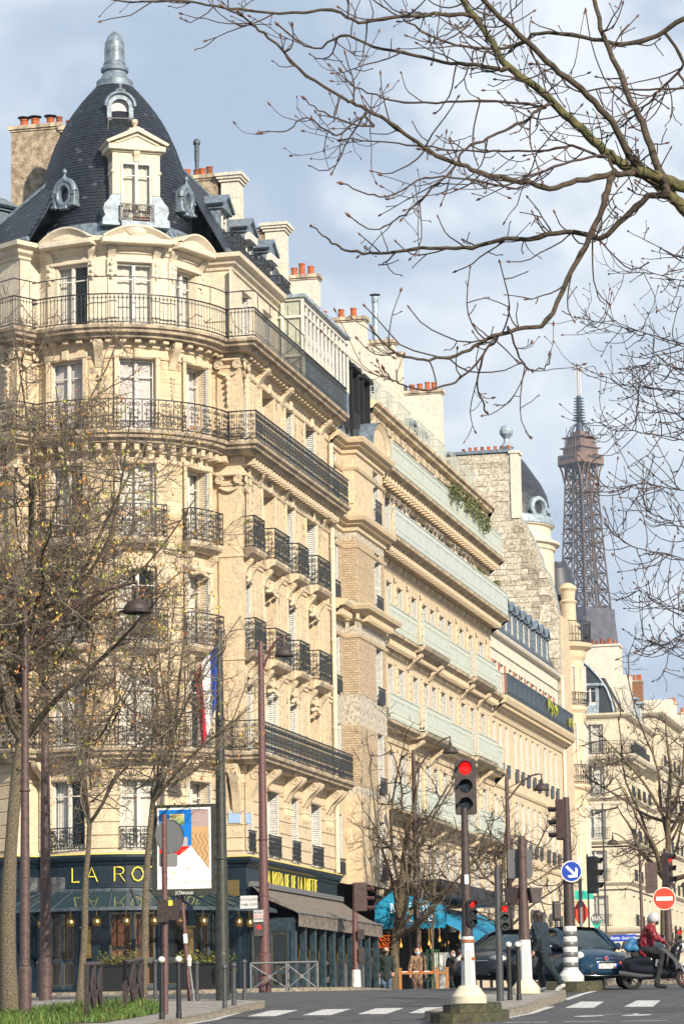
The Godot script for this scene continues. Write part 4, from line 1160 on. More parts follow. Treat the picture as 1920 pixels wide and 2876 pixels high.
func brasserie(A: Node3D):
	var g := 3.12
	var opens := [[-24.0, -7.0, 2, "wood"], [12.0, 38.0, 2, "wood"], [44.0, 55.0, 1, ""], [63.0, 86.0, 3, "wood"]]
	var holes := []
	for o in opens: holes.push_back([sth(o[0]), sth(o[1]), 3.3, 5.62])
	holes.push_back([sKL - 3.6, sKL - 0.8, 3.3, 5.62])
	var b := MB.new()
	wall(b, PA, 0, sKR + 0.3, 2.4, 7.3, holes, 0.25, 0.05)
	wall(b, PA, sKR + 0.3, sEnd, 5.9, 7.3, [], 0.2, 0.05)
	wpart(A, "shopfront", b, M.teal)
	b = MB.new()
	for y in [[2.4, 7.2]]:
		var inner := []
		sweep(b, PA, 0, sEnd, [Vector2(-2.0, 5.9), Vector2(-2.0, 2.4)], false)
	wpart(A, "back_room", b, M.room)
	for o in opens:
		var a: float = sth(o[0]); var e: float = sth(o[1])
		for i in o[2]:
			var s: float = lerpf(a, e, (i + 0.5) / o[2])
			shop_leaf(A, PA.xf(s, -0.08, 3.3), (e - a) / o[2] - 0.01, 2.32, o[3])
	shop_leaf(A, PA.xf(sKL - 1.5, -0.08, 3.3), 1.38, 2.32, "wood"); shop_leaf(A, PA.xf(sKL - 2.9, -0.08, 3.3), 1.38, 2.32, "wood")
	b = MB.new()
	for a in [-29.0, -1.0, 5.0, 41.0, 59.0]: b.pan(-0.17, 0.17, 3.2, 5.6, 0.055, 0.1, 0.03, PA.xf(sth(a), 0, 0))
	for s in [sE1 + 0.42]: b.pan(-0.32, 0.32, 3.2, 5.7, 0.055, 0.1, 0.03, PA.xf(s, 0, 0))
	sweep(b, PA, 0, sEnd, [Vector2(0.05, 6.98), Vector2(0.1, 7.0), Vector2(0.12, 7.08), Vector2(0.2, 7.12), Vector2(0.24, 7.22), Vector2(0.24, 7.3), Vector2(0.0, 7.36)])
	sweep(b, PA, 0, sEnd, [Vector2(0.05, 6.3), Vector2(0.1, 6.31), Vector2(0.1, 6.38), Vector2(0.05, 6.4)])
	wpart(A, "fascia_moulding", b, M.teal)
	b = MB.new()
	sweep(b, PA, 0, sEnd, [Vector2(0.235, 7.3), Vector2(0.262, 7.305), Vector2(0.262, 7.335), Vector2(0.2, 7.34)])
	wpart(A, "gold_line", b, M.gold_line)
	var le := [["L", -5.5], ["A", 3.2], ["R", 17.8], ["O", 27.4], ["T", 36.0], ["O", 44.6], ["N", 53.6], ["D", 62.2], ["E", 69.8]]
	for l in le: tube_letter(A, l[0], PA.xf(sth(l[1]), 0.11, 6.5), 0.42, 1.0, 0.012, M.gilt, 2)
	var tx := "LA ROTONDE DE LA MUETTE"
	var sx := sz(-94.25)
	for ch in tx:
		if ch == " ": sx += 0.3; continue
		var gw: float = GLYPHS[ch][0] * 0.42 * 0.72
		tube_letter(A, ch, PA.xf(sx + gw / 2, 0.11, 6.55), 0.44, 0.72, 0.016, M.gilt, 1)
		sx += gw + 0.085
	var c := Vector3(RC.x, 0, RC.y)
	b = MB.new()
	var a0 := deg_to_rad(-75.0); var a1 := deg_to_rad(93.0)
	b.lathe([Vector2(4.98, 5.63), Vector2(3.3, 6.24)], 30, T(c.x, 0, c.z), a0, a1)
	var can := MB.new()
	can.lathe([Vector2(4.95, 5.56), Vector2(5.03, 5.56), Vector2(5.03, 5.66), Vector2(4.95, 5.66), Vector2(4.95, 5.56)], 30, T(c.x, 0, c.z), a0, a1)
	can.lathe([Vector2(3.28, 6.22), Vector2(3.36, 6.2), Vector2(3.36, 6.28), Vector2(3.28, 6.3)], 30, T(c.x, 0, c.z), a0, a1)
	for i in 18:
		var a := lerpf(a0, a1, i / 17.0)
		var d := Vector3(sin(a), 0, cos(a))
		can.bar(c + d * 3.3 + Vector3.UP * 6.27, c + d * 5.0 + Vector3.UP * 5.65, 0.028, 4)
		can.bar(c + d * 3.28 + Vector3.UP * 5.72, c + d * 4.9 + Vector3.UP * 5.6, 0.022, 4)
		can.tube([c + d * 3.27 + Vector3.UP * 5.2, c + d * 3.6 + Vector3.UP * 5.32, c + d * 4.0 + Vector3.UP * 5.62], [0.018, 0.018, 0.018], 4)
	var cn := wpart(A, "canopy", can, M.zinc_dark)
	wpart(cn, "canopy_glass", b, M.canopy_glass)
	for a in [-13.0, -1.0, 9.0, 20.0, 30.5, 41.0, 51.0, 61.0, 70.0, 78.0]:
		var d := Vector3(sin(deg_to_rad(a)), 0, cos(deg_to_rad(a)))
		b = MB.new()
		b.lathe([Vector2(0.0, 5.08), Vector2(0.1, 5.12), Vector2(0.145, 5.22), Vector2(0.13, 5.3), Vector2(0.15, 5.31), Vector2(0.07, 5.38), Vector2(0.02, 5.42), Vector2(0.012, 5.62)], 12, T(c.x + d.x * 4.55, 0, c.z + d.z * 4.55))
		wpart(A, "pendant_lamp", b, M.brass)
	for a in [0.5, 56.0]:
		b = MB.new()
		var t := PA.xf(sth(a), 0.12, 4.25)
		b.pan(-0.15, 0.15, 0, 0.85, 0, 0.14, 0.03, t); b.bx(-0.18, 0.18, -0.04, 0.0, 0, 0.17, t); b.bx(-0.18, 0.18, 0.85, 0.9, 0, 0.17, t)
		wpart(A, "wall_lantern", b, M.brass)
	b = MB.new()
	var z0 := -92.35; var z1 := -104.25; var n := 14
	for i in n:
		var za := lerpf(z0, z1, float(i) / n); var zb := lerpf(z0, z1, float(i + 1) / n)
		var s0 := 0.03 * sin(i * 1.9); var s1 := 0.03 * sin((i + 1) * 1.9)
		for k in 3:
			var f0 := k / 3.0; var f1 := (k + 1) / 3.0
			var sag := func(f): return -0.07 * sin(f * PI)
			b.q(Vector3(X0 + 0.12 + 1.5 * f1, 6.45 - 0.9 * f1 + sag.call(f1), za), Vector3(X0 + 0.12 + 1.5 * f1, 6.45 - 0.9 * f1 + sag.call(f1), zb), Vector3(X0 + 0.12 + 1.5 * f0, 6.45 - 0.9 * f0 + sag.call(f0), zb), Vector3(X0 + 0.12 + 1.5 * f0, 6.45 - 0.9 * f0 + sag.call(f0), za))
		b.q(Vector3(X0 + 1.62 + s0, 5.14, za), Vector3(X0 + 1.62 + s1, 5.14, zb), Vector3(X0 + 1.63, 5.56, zb), Vector3(X0 + 1.63, 5.56, za))
	b.q(Vector3(X0 + 0.12, 6.45, z0), Vector3(X0 + 0.6, 6.0, z0), Vector3(X0 + 1.62, 5.56, z0), Vector3(X0 + 1.62, 5.56, z0))
	var aw := wpart(A, "awning", b, M.awning)
	b = MB.new()
	b.bar(Vector3(X0 + 1.64, 5.56, z0 + 0.1), Vector3(X0 + 1.64, 5.56, z1), 0.03, 6)
	for i in 12: b.bx(X0 + 1.6, X0 + 1.68, 5.52, 5.6, lerpf(z0, z1, i / 11.0) - 0.02, lerpf(z0, z1, i / 11.0) + 0.02)
	b.bx(X0 + 0.05, X0 + 0.3, 6.4, 6.56, z1, z0)
	wpart(aw, "awning_bar", b, M.grey_metal)
	var xe := X0 + 1.45
	b = MB.new()
	b.bx(X0, xe + 0.08, 5.0, 5.35, -92.5, -92.28); b.bx(X0, xe, 2.4, 3.22, -92.5, -92.3)
	b.pan(xe - 0.1, xe + 0.08, 2.4, 5.3, -0.2, 0.02, 0.02, T(0, 0, -92.3))
	b.bx(X0, xe, 5.3, 5.42, z1, z0 - 0.1)
	var te := wpart(A, "terrace", b, M.teal_frame)
	shop_leaf(te, T(X0 + 0.42, 3.22, -92.33), 0.62, 1.8, "", 0.3); shop_leaf(te, T(X0 + 1.02, 3.22, -92.33), 0.62, 1.8, "", 0.3)
	for i in 9:
		var z := -93.7 - i * 1.3
		b = MB.new()
		b.pan(xe - 0.14, xe + 0.06, 2.4, 5.3, -0.14, 0.02, 0.02, T(0, 0, z))
		b.pan(xe - 0.2, xe + 0.1, 2.4, 3.2, -0.18, 0.05, 0.02, T(0, 0, z))
		wpart(te, "post", b, M.teal_frame)
		b = MB.new()
		var t := T(xe - 0.3, 4.55, z - 0.55)
		b.lathe([Vector2(0.02, 0.25), Vector2(0.1, 0.2), Vector2(0.13, 0.06), Vector2(0.11, -0.02), Vector2(0.06, -0.06), Vector2(0.05, -0.3), Vector2(0.0, -0.42)], 10, t)
		wpart(te, "wall_lamp", b, M.brass)
		b = MB.new()
		b.pan(xe - 0.75, xe - 0.28, 2.6, 4.3, -0.06, 0.0, 0.03, T(0, 0, z - 1.0)); b.bx(xe - 0.95, xe - 0.2, 2.6, 3.45, z - 1.2, z - 1.05)
		wpart(te, "bench_back", b, M.grey_metal if i % 2 else M.iron_grey)
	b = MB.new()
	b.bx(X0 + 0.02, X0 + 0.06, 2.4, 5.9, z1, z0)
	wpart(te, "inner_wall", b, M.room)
	b = MB.new()
	b.pan(-0.26, 0.26, 0, 0.5, 0, 0.05, 0.01, PA.xf(sE1 + 0.4, 0.06, 6.1));
	wpart(A, "plaque", b, M.brass)
	b = MB.new()
	b.pan(-0.2, 0.2, 0, 0.4, 0.05, 0.08, 0.01, PA.xf(sKR - 0.3, 0.0, 8.35))
	b.pan(-0.2, 0.2, 0, 0.4, 0.05, 0.08, 0.01, PA.xf(sKR + 0.22, 0.0, 8.35))
	wpart(A, "street_plate", b, mat("plate_blue", L(0.28, 0.42, 0.66), 0.4))
	b = MB.new()
	b.bar(Vector3(X0 + 0.12, 7.4, -104.15), Vector3(X0 + 0.12, 22.6, -104.15), 0.09, 8)
	for y in [9.2, 12.4, 15.5, 18.8]: b.bar(Vector3(X0 + 0.12, y, -104.15), Vector3(X0 + 0.12, y + 0.12, -104.15), 0.115, 8)
	wpart(A, "rain_pipe", b, M.plaster_e)
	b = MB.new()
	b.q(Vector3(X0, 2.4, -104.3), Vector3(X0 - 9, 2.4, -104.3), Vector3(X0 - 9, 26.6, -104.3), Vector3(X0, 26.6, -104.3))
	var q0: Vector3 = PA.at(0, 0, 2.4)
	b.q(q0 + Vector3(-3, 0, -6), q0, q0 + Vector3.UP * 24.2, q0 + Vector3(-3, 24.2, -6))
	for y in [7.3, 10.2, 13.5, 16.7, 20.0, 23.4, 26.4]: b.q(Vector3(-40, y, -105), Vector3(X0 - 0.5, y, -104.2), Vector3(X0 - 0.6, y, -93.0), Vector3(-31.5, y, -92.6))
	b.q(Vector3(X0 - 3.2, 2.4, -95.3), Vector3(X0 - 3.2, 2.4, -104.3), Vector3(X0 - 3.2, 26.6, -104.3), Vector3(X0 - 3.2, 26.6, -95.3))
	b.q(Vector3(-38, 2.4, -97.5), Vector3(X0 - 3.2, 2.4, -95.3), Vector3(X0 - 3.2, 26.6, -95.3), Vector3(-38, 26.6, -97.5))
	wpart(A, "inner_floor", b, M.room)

func each(parent: Node3D, nm: String, b: MB, mt, spots: Array):
	var m := b.mesh(mt)
	for t in spots: wpart(parent, nm, m, null, t)

func brickwork(b: MB, org: Vector3, u: Vector3, n: Vector3, w: float, h: float, bw: float, bh: float, holes := []):
	var r := RandomNumberGenerator.new(); r.seed = int(w * 100 + h)
	var rows := int(h / bh)
	for j in rows:
		var x := -bw * 0.5 * (j % 2)
		while x < w:
			var x0 := maxf(x, 0.0); var x1 := minf(x + bw, w) - 0.012
			x += bw
			var skip := false
			for q in holes:
				if x1 > q[0] and x0 < q[1] and j * bh + bh > q[2] and j * bh < q[3]: skip = true
			if x1 - x0 < 0.02 or skip: continue
			var g := 0.86 + 0.24 * r.randf()
			b.col = Color(0.62 * g, 0.49 * g * (0.97 + 0.06 * r.randf()), 0.335 * g)
			b.pan(x0, x1, j * bh + 0.006, (j + 1) * bh - 0.006, 0.002, 0.02, 0.004, Transform3D(Basis(u, Vector3.UP, n), org))

func building_narrow():
	var N := thing("brick_building", "narrow pale brick building with heavy stone cornices between two stone fronts", "building", Vector3(X0, 3.15, -104.3))
	var pl := Plan.new([Vector2(X0, -104.32), Vector2(X0, -106.2), Vector2(X0 + 0.55, -106.2), Vector2(X0 + 0.55, -106.4), Vector2(X0 + 0.55, -110.6), Vector2(X0 + 0.55, -110.75), Vector2(X0, -110.75)])
	var fl := [7.3, 10.45, 13.75, 17.15, 20.45]; var tp := [9.5, 12.7, 15.85, 19.4, 22.5]
	var sa := 0.75; var sb := 2.43 + 3.35
	for f in 5:
		var holes := [[sa - 0.42, sa + 0.42, fl[f], tp[f]], [sb - 0.52, sb + 0.52, fl[f], tp[f]]]
		var b := MB.new()
		wall(b, pl, 0, pl.s[-1], fl[f] - 0.2, (fl[f + 1] - 0.2) if f < 4 else 23.1, holes, 0.32)
		wpart(N, "wall", b, M.mortar if f in [2, 3, 1] else M.stone)
		for h in holes: unit(N, pl, (h[0] + h[1]) / 2, h[1] - h[0], h[2], h[3] - h[2], 0.32, "curtain", 1)
		if f in [1, 2, 3]:
			b = MB.new()
			var y0: float = fl[f] + 0.1; var hh: float = tp[f] + 0.1 - y0
			brickwork(b, Vector3(X0, y0, -104.32), Vector3(0, 0, -1), Vector3(1, 0, 0), 1.86, hh, 0.23, 0.085, [[sa - 0.44, sa + 0.44, -1, 5]])
			brickwork(b, Vector3(X0 + 0.01, y0, -106.2), Vector3(1, 0, 0), Vector3(0, 0, 1), 0.53, hh, 0.23, 0.085)
			brickwork(b, Vector3(X0 + 0.55, y0, -106.2), Vector3(0, 0, -1), Vector3(1, 0, 0), 4.5, hh, 0.23, 0.085, [[3.35 - 0.54, 3.35 + 0.54, -1, 5]])
			wpart(N, "bricks", b, M.brick_vc).set_meta("kind", "stuff")
		for q in [[sa, 0.9], [sb, 1.1]]:
			b = MB.new()
			var y: float = fl[f]
			railing(b, pl, q[0] - q[1] / 2, q[0] + q[1] / 2, 0.1, y + 0.02, 0.62 if f < 4 else 0.9, "simple", 0.36)
			b.pan(-q[1] / 2, q[1] / 2, y + 0.1, y + 0.5, 0.09, 0.1, 0.002, pl.xf(q[0], 0, 0))
			wpart(N, "window_guard", b, M.iron)
	for y in [17.0, 20.25, 23.1]:
		var o := 0.55 if y < 18 else 0.42
		var b := MB.new()
		sweep(b, pl, 0, pl.s[-1], [Vector2(0, y - 0.55), Vector2(0.08, y - 0.5), Vector2(0.08, y - 0.32), Vector2(o * 0.55, y - 0.28), Vector2(o * 0.6, y - 0.2), Vector2(o * 0.9, y - 0.16), Vector2(o, y - 0.03), Vector2(o, y + 0.03), Vector2(0, y + 0.12)])
		sweep(b, pl, 0, pl.s[-1], [Vector2(0, y - 1.15), Vector2(0.06, y - 1.12), Vector2(0.1, y - 1.02), Vector2(0, y - 0.98)])
		wpart(N, "cornice", b, M.stone)
		if y < 18:
			var sp := []
			var md := MB.new(); md.pan(-0.07, 0.07, -0.2, 0, 0, 0.34, 0.02)
			for i in 20:
				var s := 0.2 + i * 0.33
				if absf(s - 1.88) > 0.2 and absf(s - 2.43) > 0.2 and s < 6.9: sp.push_back(pl.xf(s, 0.08, y - 0.3))
			each(N, "modillion", md, M.stone, sp)
	var pb := MB.new(); pb.pan(0.07, 0.48, 20.75, 22.35, 0.003, 0.04, 0.02, T(X0, 0, -106.2)); pb.pan(0.1, 0.45, 22.55, 22.8, 0.003, 0.03, 0.02, T(X0, 0, -106.2)); wpart(N, "pier_panel", pb, M.stone_pale)
	var b := MB.new()
	var t := pl.xf(sb - 0.6, 0.0, 23.2)
	var f := PackedVector2Array()
	for i in 13: f.push_back(Vector2(cos(PI * i / 12) * 1.5, sin(PI * i / 12) * 0.95))
	b.ext(f, -1.6, 0.3, t)
	for i in 12:
		var a := PI * i / 12; var e := PI * (i + 1) / 12
		b.q(t * Vector3(cos(e) * 1.2, sin(e) * 0.75, 0.31), t * Vector3(cos(a) * 1.2, sin(a) * 0.75, 0.31), t * Vector3(cos(a) * 1.5, sin(a) * 0.95, 0.42), t * Vector3(cos(e) * 1.5, sin(e) * 0.95, 0.42))
	wpart(N, "arched_head", b, M.stone)
	b = MB.new()
	for i in 12:
		var a := PI * i / 12; var e := PI * (i + 1) / 12
		b.q(t * Vector3(cos(a) * 1.53, sin(a) * 0.98, 0.43), t * Vector3(cos(e) * 1.53, sin(e) * 0.98, 0.43), t * Vector3(cos(e) * 1.53, sin(e) * 0.98, -1.7), t * Vector3(cos(a) * 1.53, sin(a) * 0.98, -1.7))
	wpart(N, "lead_cover", b, M.zinc)
	b = MB.new()
	b.q(Vector3(X0 + 0.3, 23.2, -104.4), Vector3(X0 + 0.3, 23.2, -110.8), Vector3(X0 - 0.5, 26.6, -110.8), Vector3(X0 - 0.5, 26.6, -104.4))
	b.q(Vector3(X0 - 0.5, 26.6, -104.4), Vector3(X0 - 0.5, 26.6, -110.8), Vector3(X0 - 5, 28.0, -110.8), Vector3(X0 - 5, 28.0, -104.4))
	b.q(Vector3(X0 - 5, 23, -104.4), Vector3(X0 + 0.3, 23.2, -104.4), Vector3(X0 - 0.5, 26.6, -104.4), Vector3(X0 - 5, 28.0, -104.4))
	wpart(N, "mansard_roof", b, M.zinc)
	for z in [-105.5, -107.3, -109.2]:
		b = MB.new()
		var d := Transform3D(Basis(Vector3(0, 0, -1), Vector3.UP, Vector3(1, 0, 0)), Vector3(X0 + 0.36, 23.3, z))
		b.bx(-0.55, -0.47, 0, 2.6, -1.2, 0, d); b.bx(0.47, 0.55, 0, 2.6, -1.2, 0, d); b.pan(-0.65, 0.65, 2.6, 2.75, -1.4, 0.12, 0.03, d)
		var o := wpart(N, "roof_dormer", b, M.black)
		french(o, d * T(0, 0.1, -0.4), 0.94, 2.4, "curtain")
		b = MB.new()
		b.bx(-0.5, 0.5, 0.9, 0.94, 0.02, 0.05, d)
		for i in 8: b.bar(d * Vector3(-0.49 + i * 0.14, 0.1, 0.035), d * Vector3(-0.49 + i * 0.14, 0.92, 0.035), 0.012)
		wpart(o, "railing", b, M.iron)
	b = MB.new()
	var pr := []
	for i in 9: pr.push_back(Vector2(X0 - 0.4 - 0.3 * i, 26.5 + 1.6 * sin(i * PI / 16)))
	for i in 8: b.q(Vector3(pr[i].x, pr[i].y, -104.5), Vector3(pr[i].x, pr[i].y, -110.6), Vector3(pr[i + 1].x, pr[i + 1].y, -110.6), Vector3(pr[i + 1].x, pr[i + 1].y, -104.5))
	for k in 12:
		for i in 8: b.bar(Vector3(pr[i].x, pr[i].y, -104.6 - k * 0.54), Vector3(pr[i + 1].x, pr[i + 1].y, -104.6 - k * 0.54), 0.02, 3)
	wpart(N, "zinc_roof", b, M.zinc)
	chimney(N, -30.2, -26.25, 24.0, 30.3, -110.7, -110.2, "plaster", [[-27.2, 0.13, 0.34], [-26.9, 0.13, 0.5], [-26.55, 0.13, 0.36]])
	blue_shop(N)

func blue_shop(N: Node3D):
	var C := thing("cafe_terrace", "cafe terrace under a bright blue awning hung with bulbs", "terrace", Vector3(X0 + 1.3, G(-111.0), -111.0))
	var z0 := -110.0; var xe := X0 + 2.75
	var b := MB.new()
	var f := PackedVector2Array([Vector2(X0 + 0.1, 5.75), Vector2(xe, 5.75), Vector2(xe, 6.42), Vector2(X0 + 0.75, 7.02), Vector2(X0 + 0.1, 6.5)])
	b.ext(f, -0.05, 0.0, Transform3D(Basis(Vector3.RIGHT, -0.18), Vector3(0, 0.1, z0 + 1.08)))
	var aw := wpart(C, "awning", b, M.blue_cloth)
	b = MB.new()
	var n := 14
	for i in n:
		var x0 := lerpf(X0 + 0.1, xe, float(i) / n); var x1 := lerpf(X0 + 0.1, xe, float(i + 1) / n)
		var p := PackedVector2Array([Vector2(x0, 5.78), Vector2(x0, 5.66)])
		for k in 4: p.push_back(Vector2(lerpf(x0, x1, (k + 1) / 5.0), 5.66 - 0.06 * sin(PI * (k + 1) / 5.0)))
		p.append_array([Vector2(x1, 5.66), Vector2(x1, 5.78)])
		b.ext(p, z0 + 0.02, z0 + 0.035)
	wpart(aw, "valance", b, M.blue_cloth)
	lettering(aw, "Maison", ginv(aw) * Transform3D(Basis(Vector3.RIGHT, -0.18), Vector3(X0 + 1.5, 6.36, z0 + 0.17)), 0.34, M.paper, "Droid Serif", 0.01)
	lettering(aw, "Café", ginv(aw) * Transform3D(Basis(Vector3.RIGHT, -0.18), Vector3(X0 + 1.85, 6.03, z0 + 0.11)), 0.34, M.paper, "Droid Serif", 0.01)
	b = MB.new()
	for i in 14:
		var za := z0 - 0.1 - i * 1.3; var zb := z0 - 0.1 - (i + 1) * 1.3
		b.q(Vector3(xe + 0.5, 5.5, za), Vector3(xe + 0.5, 5.5, zb), Vector3(X0 + 0.8, 6.75, zb), Vector3(X0 + 0.8, 6.75, za))
		b.q(Vector3(xe + 0.5, 5.15, za), Vector3(xe + 0.5, 5.15, zb), Vector3(xe + 0.5, 5.5, zb), Vector3(xe + 0.5, 5.5, za))
	wpart(C, "side_awning", b, M.blue_cloth)
	b = MB.new()
	b.bx(X0 + 0.1, X0 + 2.2, 6.9, 7.5, z0 - 14, z0 - 2.0)
	wpart(C, "sign_board", b, M.black)
	lettering(C, "Maison Café", ginv(C) * Transform3D(Basis(Vector3.UP, 0.0), Vector3(X0 + 1.6, 7.1, z0 - 1.97)), 0.42, M.brass, "Droid Serif", 0.02, 0.7)
	b = MB.new()
	for x in [X0 + 0.15, X0 + 1.4, xe]: b.bx(x - 0.05, x + 0.05, G(z0) - 0.4, 5.75, z0 - 0.1, z0)
	for i in 6: b.bx(xe - 0.05, xe + 0.05, 2.8, 5.6, z0 - 2.2 * (i + 1) - 0.05, z0 - 2.2 * (i + 1) + 0.05)
	wpart(C, "frame", b, M.black)
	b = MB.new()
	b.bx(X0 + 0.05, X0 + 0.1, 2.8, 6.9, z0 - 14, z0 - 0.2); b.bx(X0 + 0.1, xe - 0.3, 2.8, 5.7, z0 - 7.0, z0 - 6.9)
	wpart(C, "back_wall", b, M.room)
	b = MB.new()
	for i in 2: b.pan(X0 + 1.55 + i * 0.62, X0 + 2.12 + i * 0.62, 4.0, 4.75, z0 - 0.12, z0 - 0.08, 0.01)
	b.pan(X0 + 1.6, X0 + 2.7, 3.35, 3.95, z0 - 0.12, z0 - 0.08, 0.01)
	wpart(C, "menu_board", b, M.iron_grey)
	lettering(C, "SALON DE", ginv(C) * T(X0 + 2.1, 4.55, z0 - 0.06), 0.17, M.paper, "Droid Sans", 0.006)
	lettering(C, "BOULANGER", ginv(C) * T(X0 + 2.1, 3.78, z0 - 0.06), 0.17, M.paper, "Droid Sans", 0.006)
	lettering(C, "PASTA", ginv(C) * T(X0 + 0.45, 5.3, z0 + 0.02), 0.2, glow("neon", Color(1, 0.42, 0.05), 0.8), "Droid Serif", 0.01)
	lettering(C, "ANO", ginv(C) * T(X0 + 0.45, 5.05, z0 + 0.02), 0.2, M.neon, "Droid Serif", 0.01)
	var r := RandomNumberGenerator.new(); r.seed = 77
	var bulb := glow("bulb", Color(1, 0.72, 0.35), 1.1)
	for i in 26:
		b = MB.new()
		var x := r.randf_range(X0 + 0.4, xe + 0.2); var y := r.randf_range(4.9, 5.5); var z := r.randf_range(z0 - 3.5, z0 - 0.3)
		b.lathe([Vector2(0.0, -0.1), Vector2(0.045, -0.06), Vector2(0.05, 0.0), Vector2(0.02, 0.06), Vector2(0.018, 0.1), Vector2(0.006, 0.12), Vector2(0.006, 5.66 - y)], 6, T(x, y, z))
		wpart(C, "hanging_bulb", b, bulb if i % 3 == 0 else M.glass_dark)

func mint_panels(parent: Node3D, pl: Plan, s0: float, s1: float, o: float, y: float, h: float, mt, ends := true):
	var n := maxi(1, int(round((s1 - s0) / 1.25)))
	var w := (s1 - s0) / n
	var b := MB.new()
	b.bx(-w / 2 + 0.02, w / 2 - 0.02, 0.08, h - 0.06, -0.008, 0.008)
	b.bx(-w / 2, w / 2, h - 0.05, h, -0.03, 0.03); b.bx(-w / 2, w / 2, 0.03, 0.07, -0.025, 0.025)
	b.bx(-w / 2, -w / 2 + 0.03, 0, h, -0.025, 0.025)
	var k := int(w / 0.09)
	for i in k:
		var x := -w / 2 + w * (i + 0.5) / k
		for yy in [0.12, h - 0.2]: b.bx(x - 0.018, x + 0.018, yy, yy + 0.09, 0.008, 0.022)
	b.bx(-w / 2, w / 2, h - 0.26, h - 0.235, 0.0, 0.02); b.bx(-w / 2, w / 2, 0.24, 0.265, 0.0, 0.02)
	var sp := []
	for i in n: sp.push_back(pl.xf(s0 + w * (i + 0.5), o, y))
	each(parent, "balcony_panel", b, mt, sp)
	if ends:
		for e in [s0, s1]:
			b = MB.new()
			var t := pl.xf(e, o / 2, y)
			b.bx(-0.012, 0.012, h - 0.05, h, -o / 2, o / 2, t); b.bx(-0.012, 0.012, 0.03, 0.07, -o / 2, o / 2, t)
			for i in 7: b.bx(-0.008, 0.008, 0.05, h, -o / 2 + o * (i + 0.5) / 7 - 0.01, -o / 2 + o * (i + 0.5) / 7 + 0.01, t)
			wpart(parent, "balcony_end", b, mt)

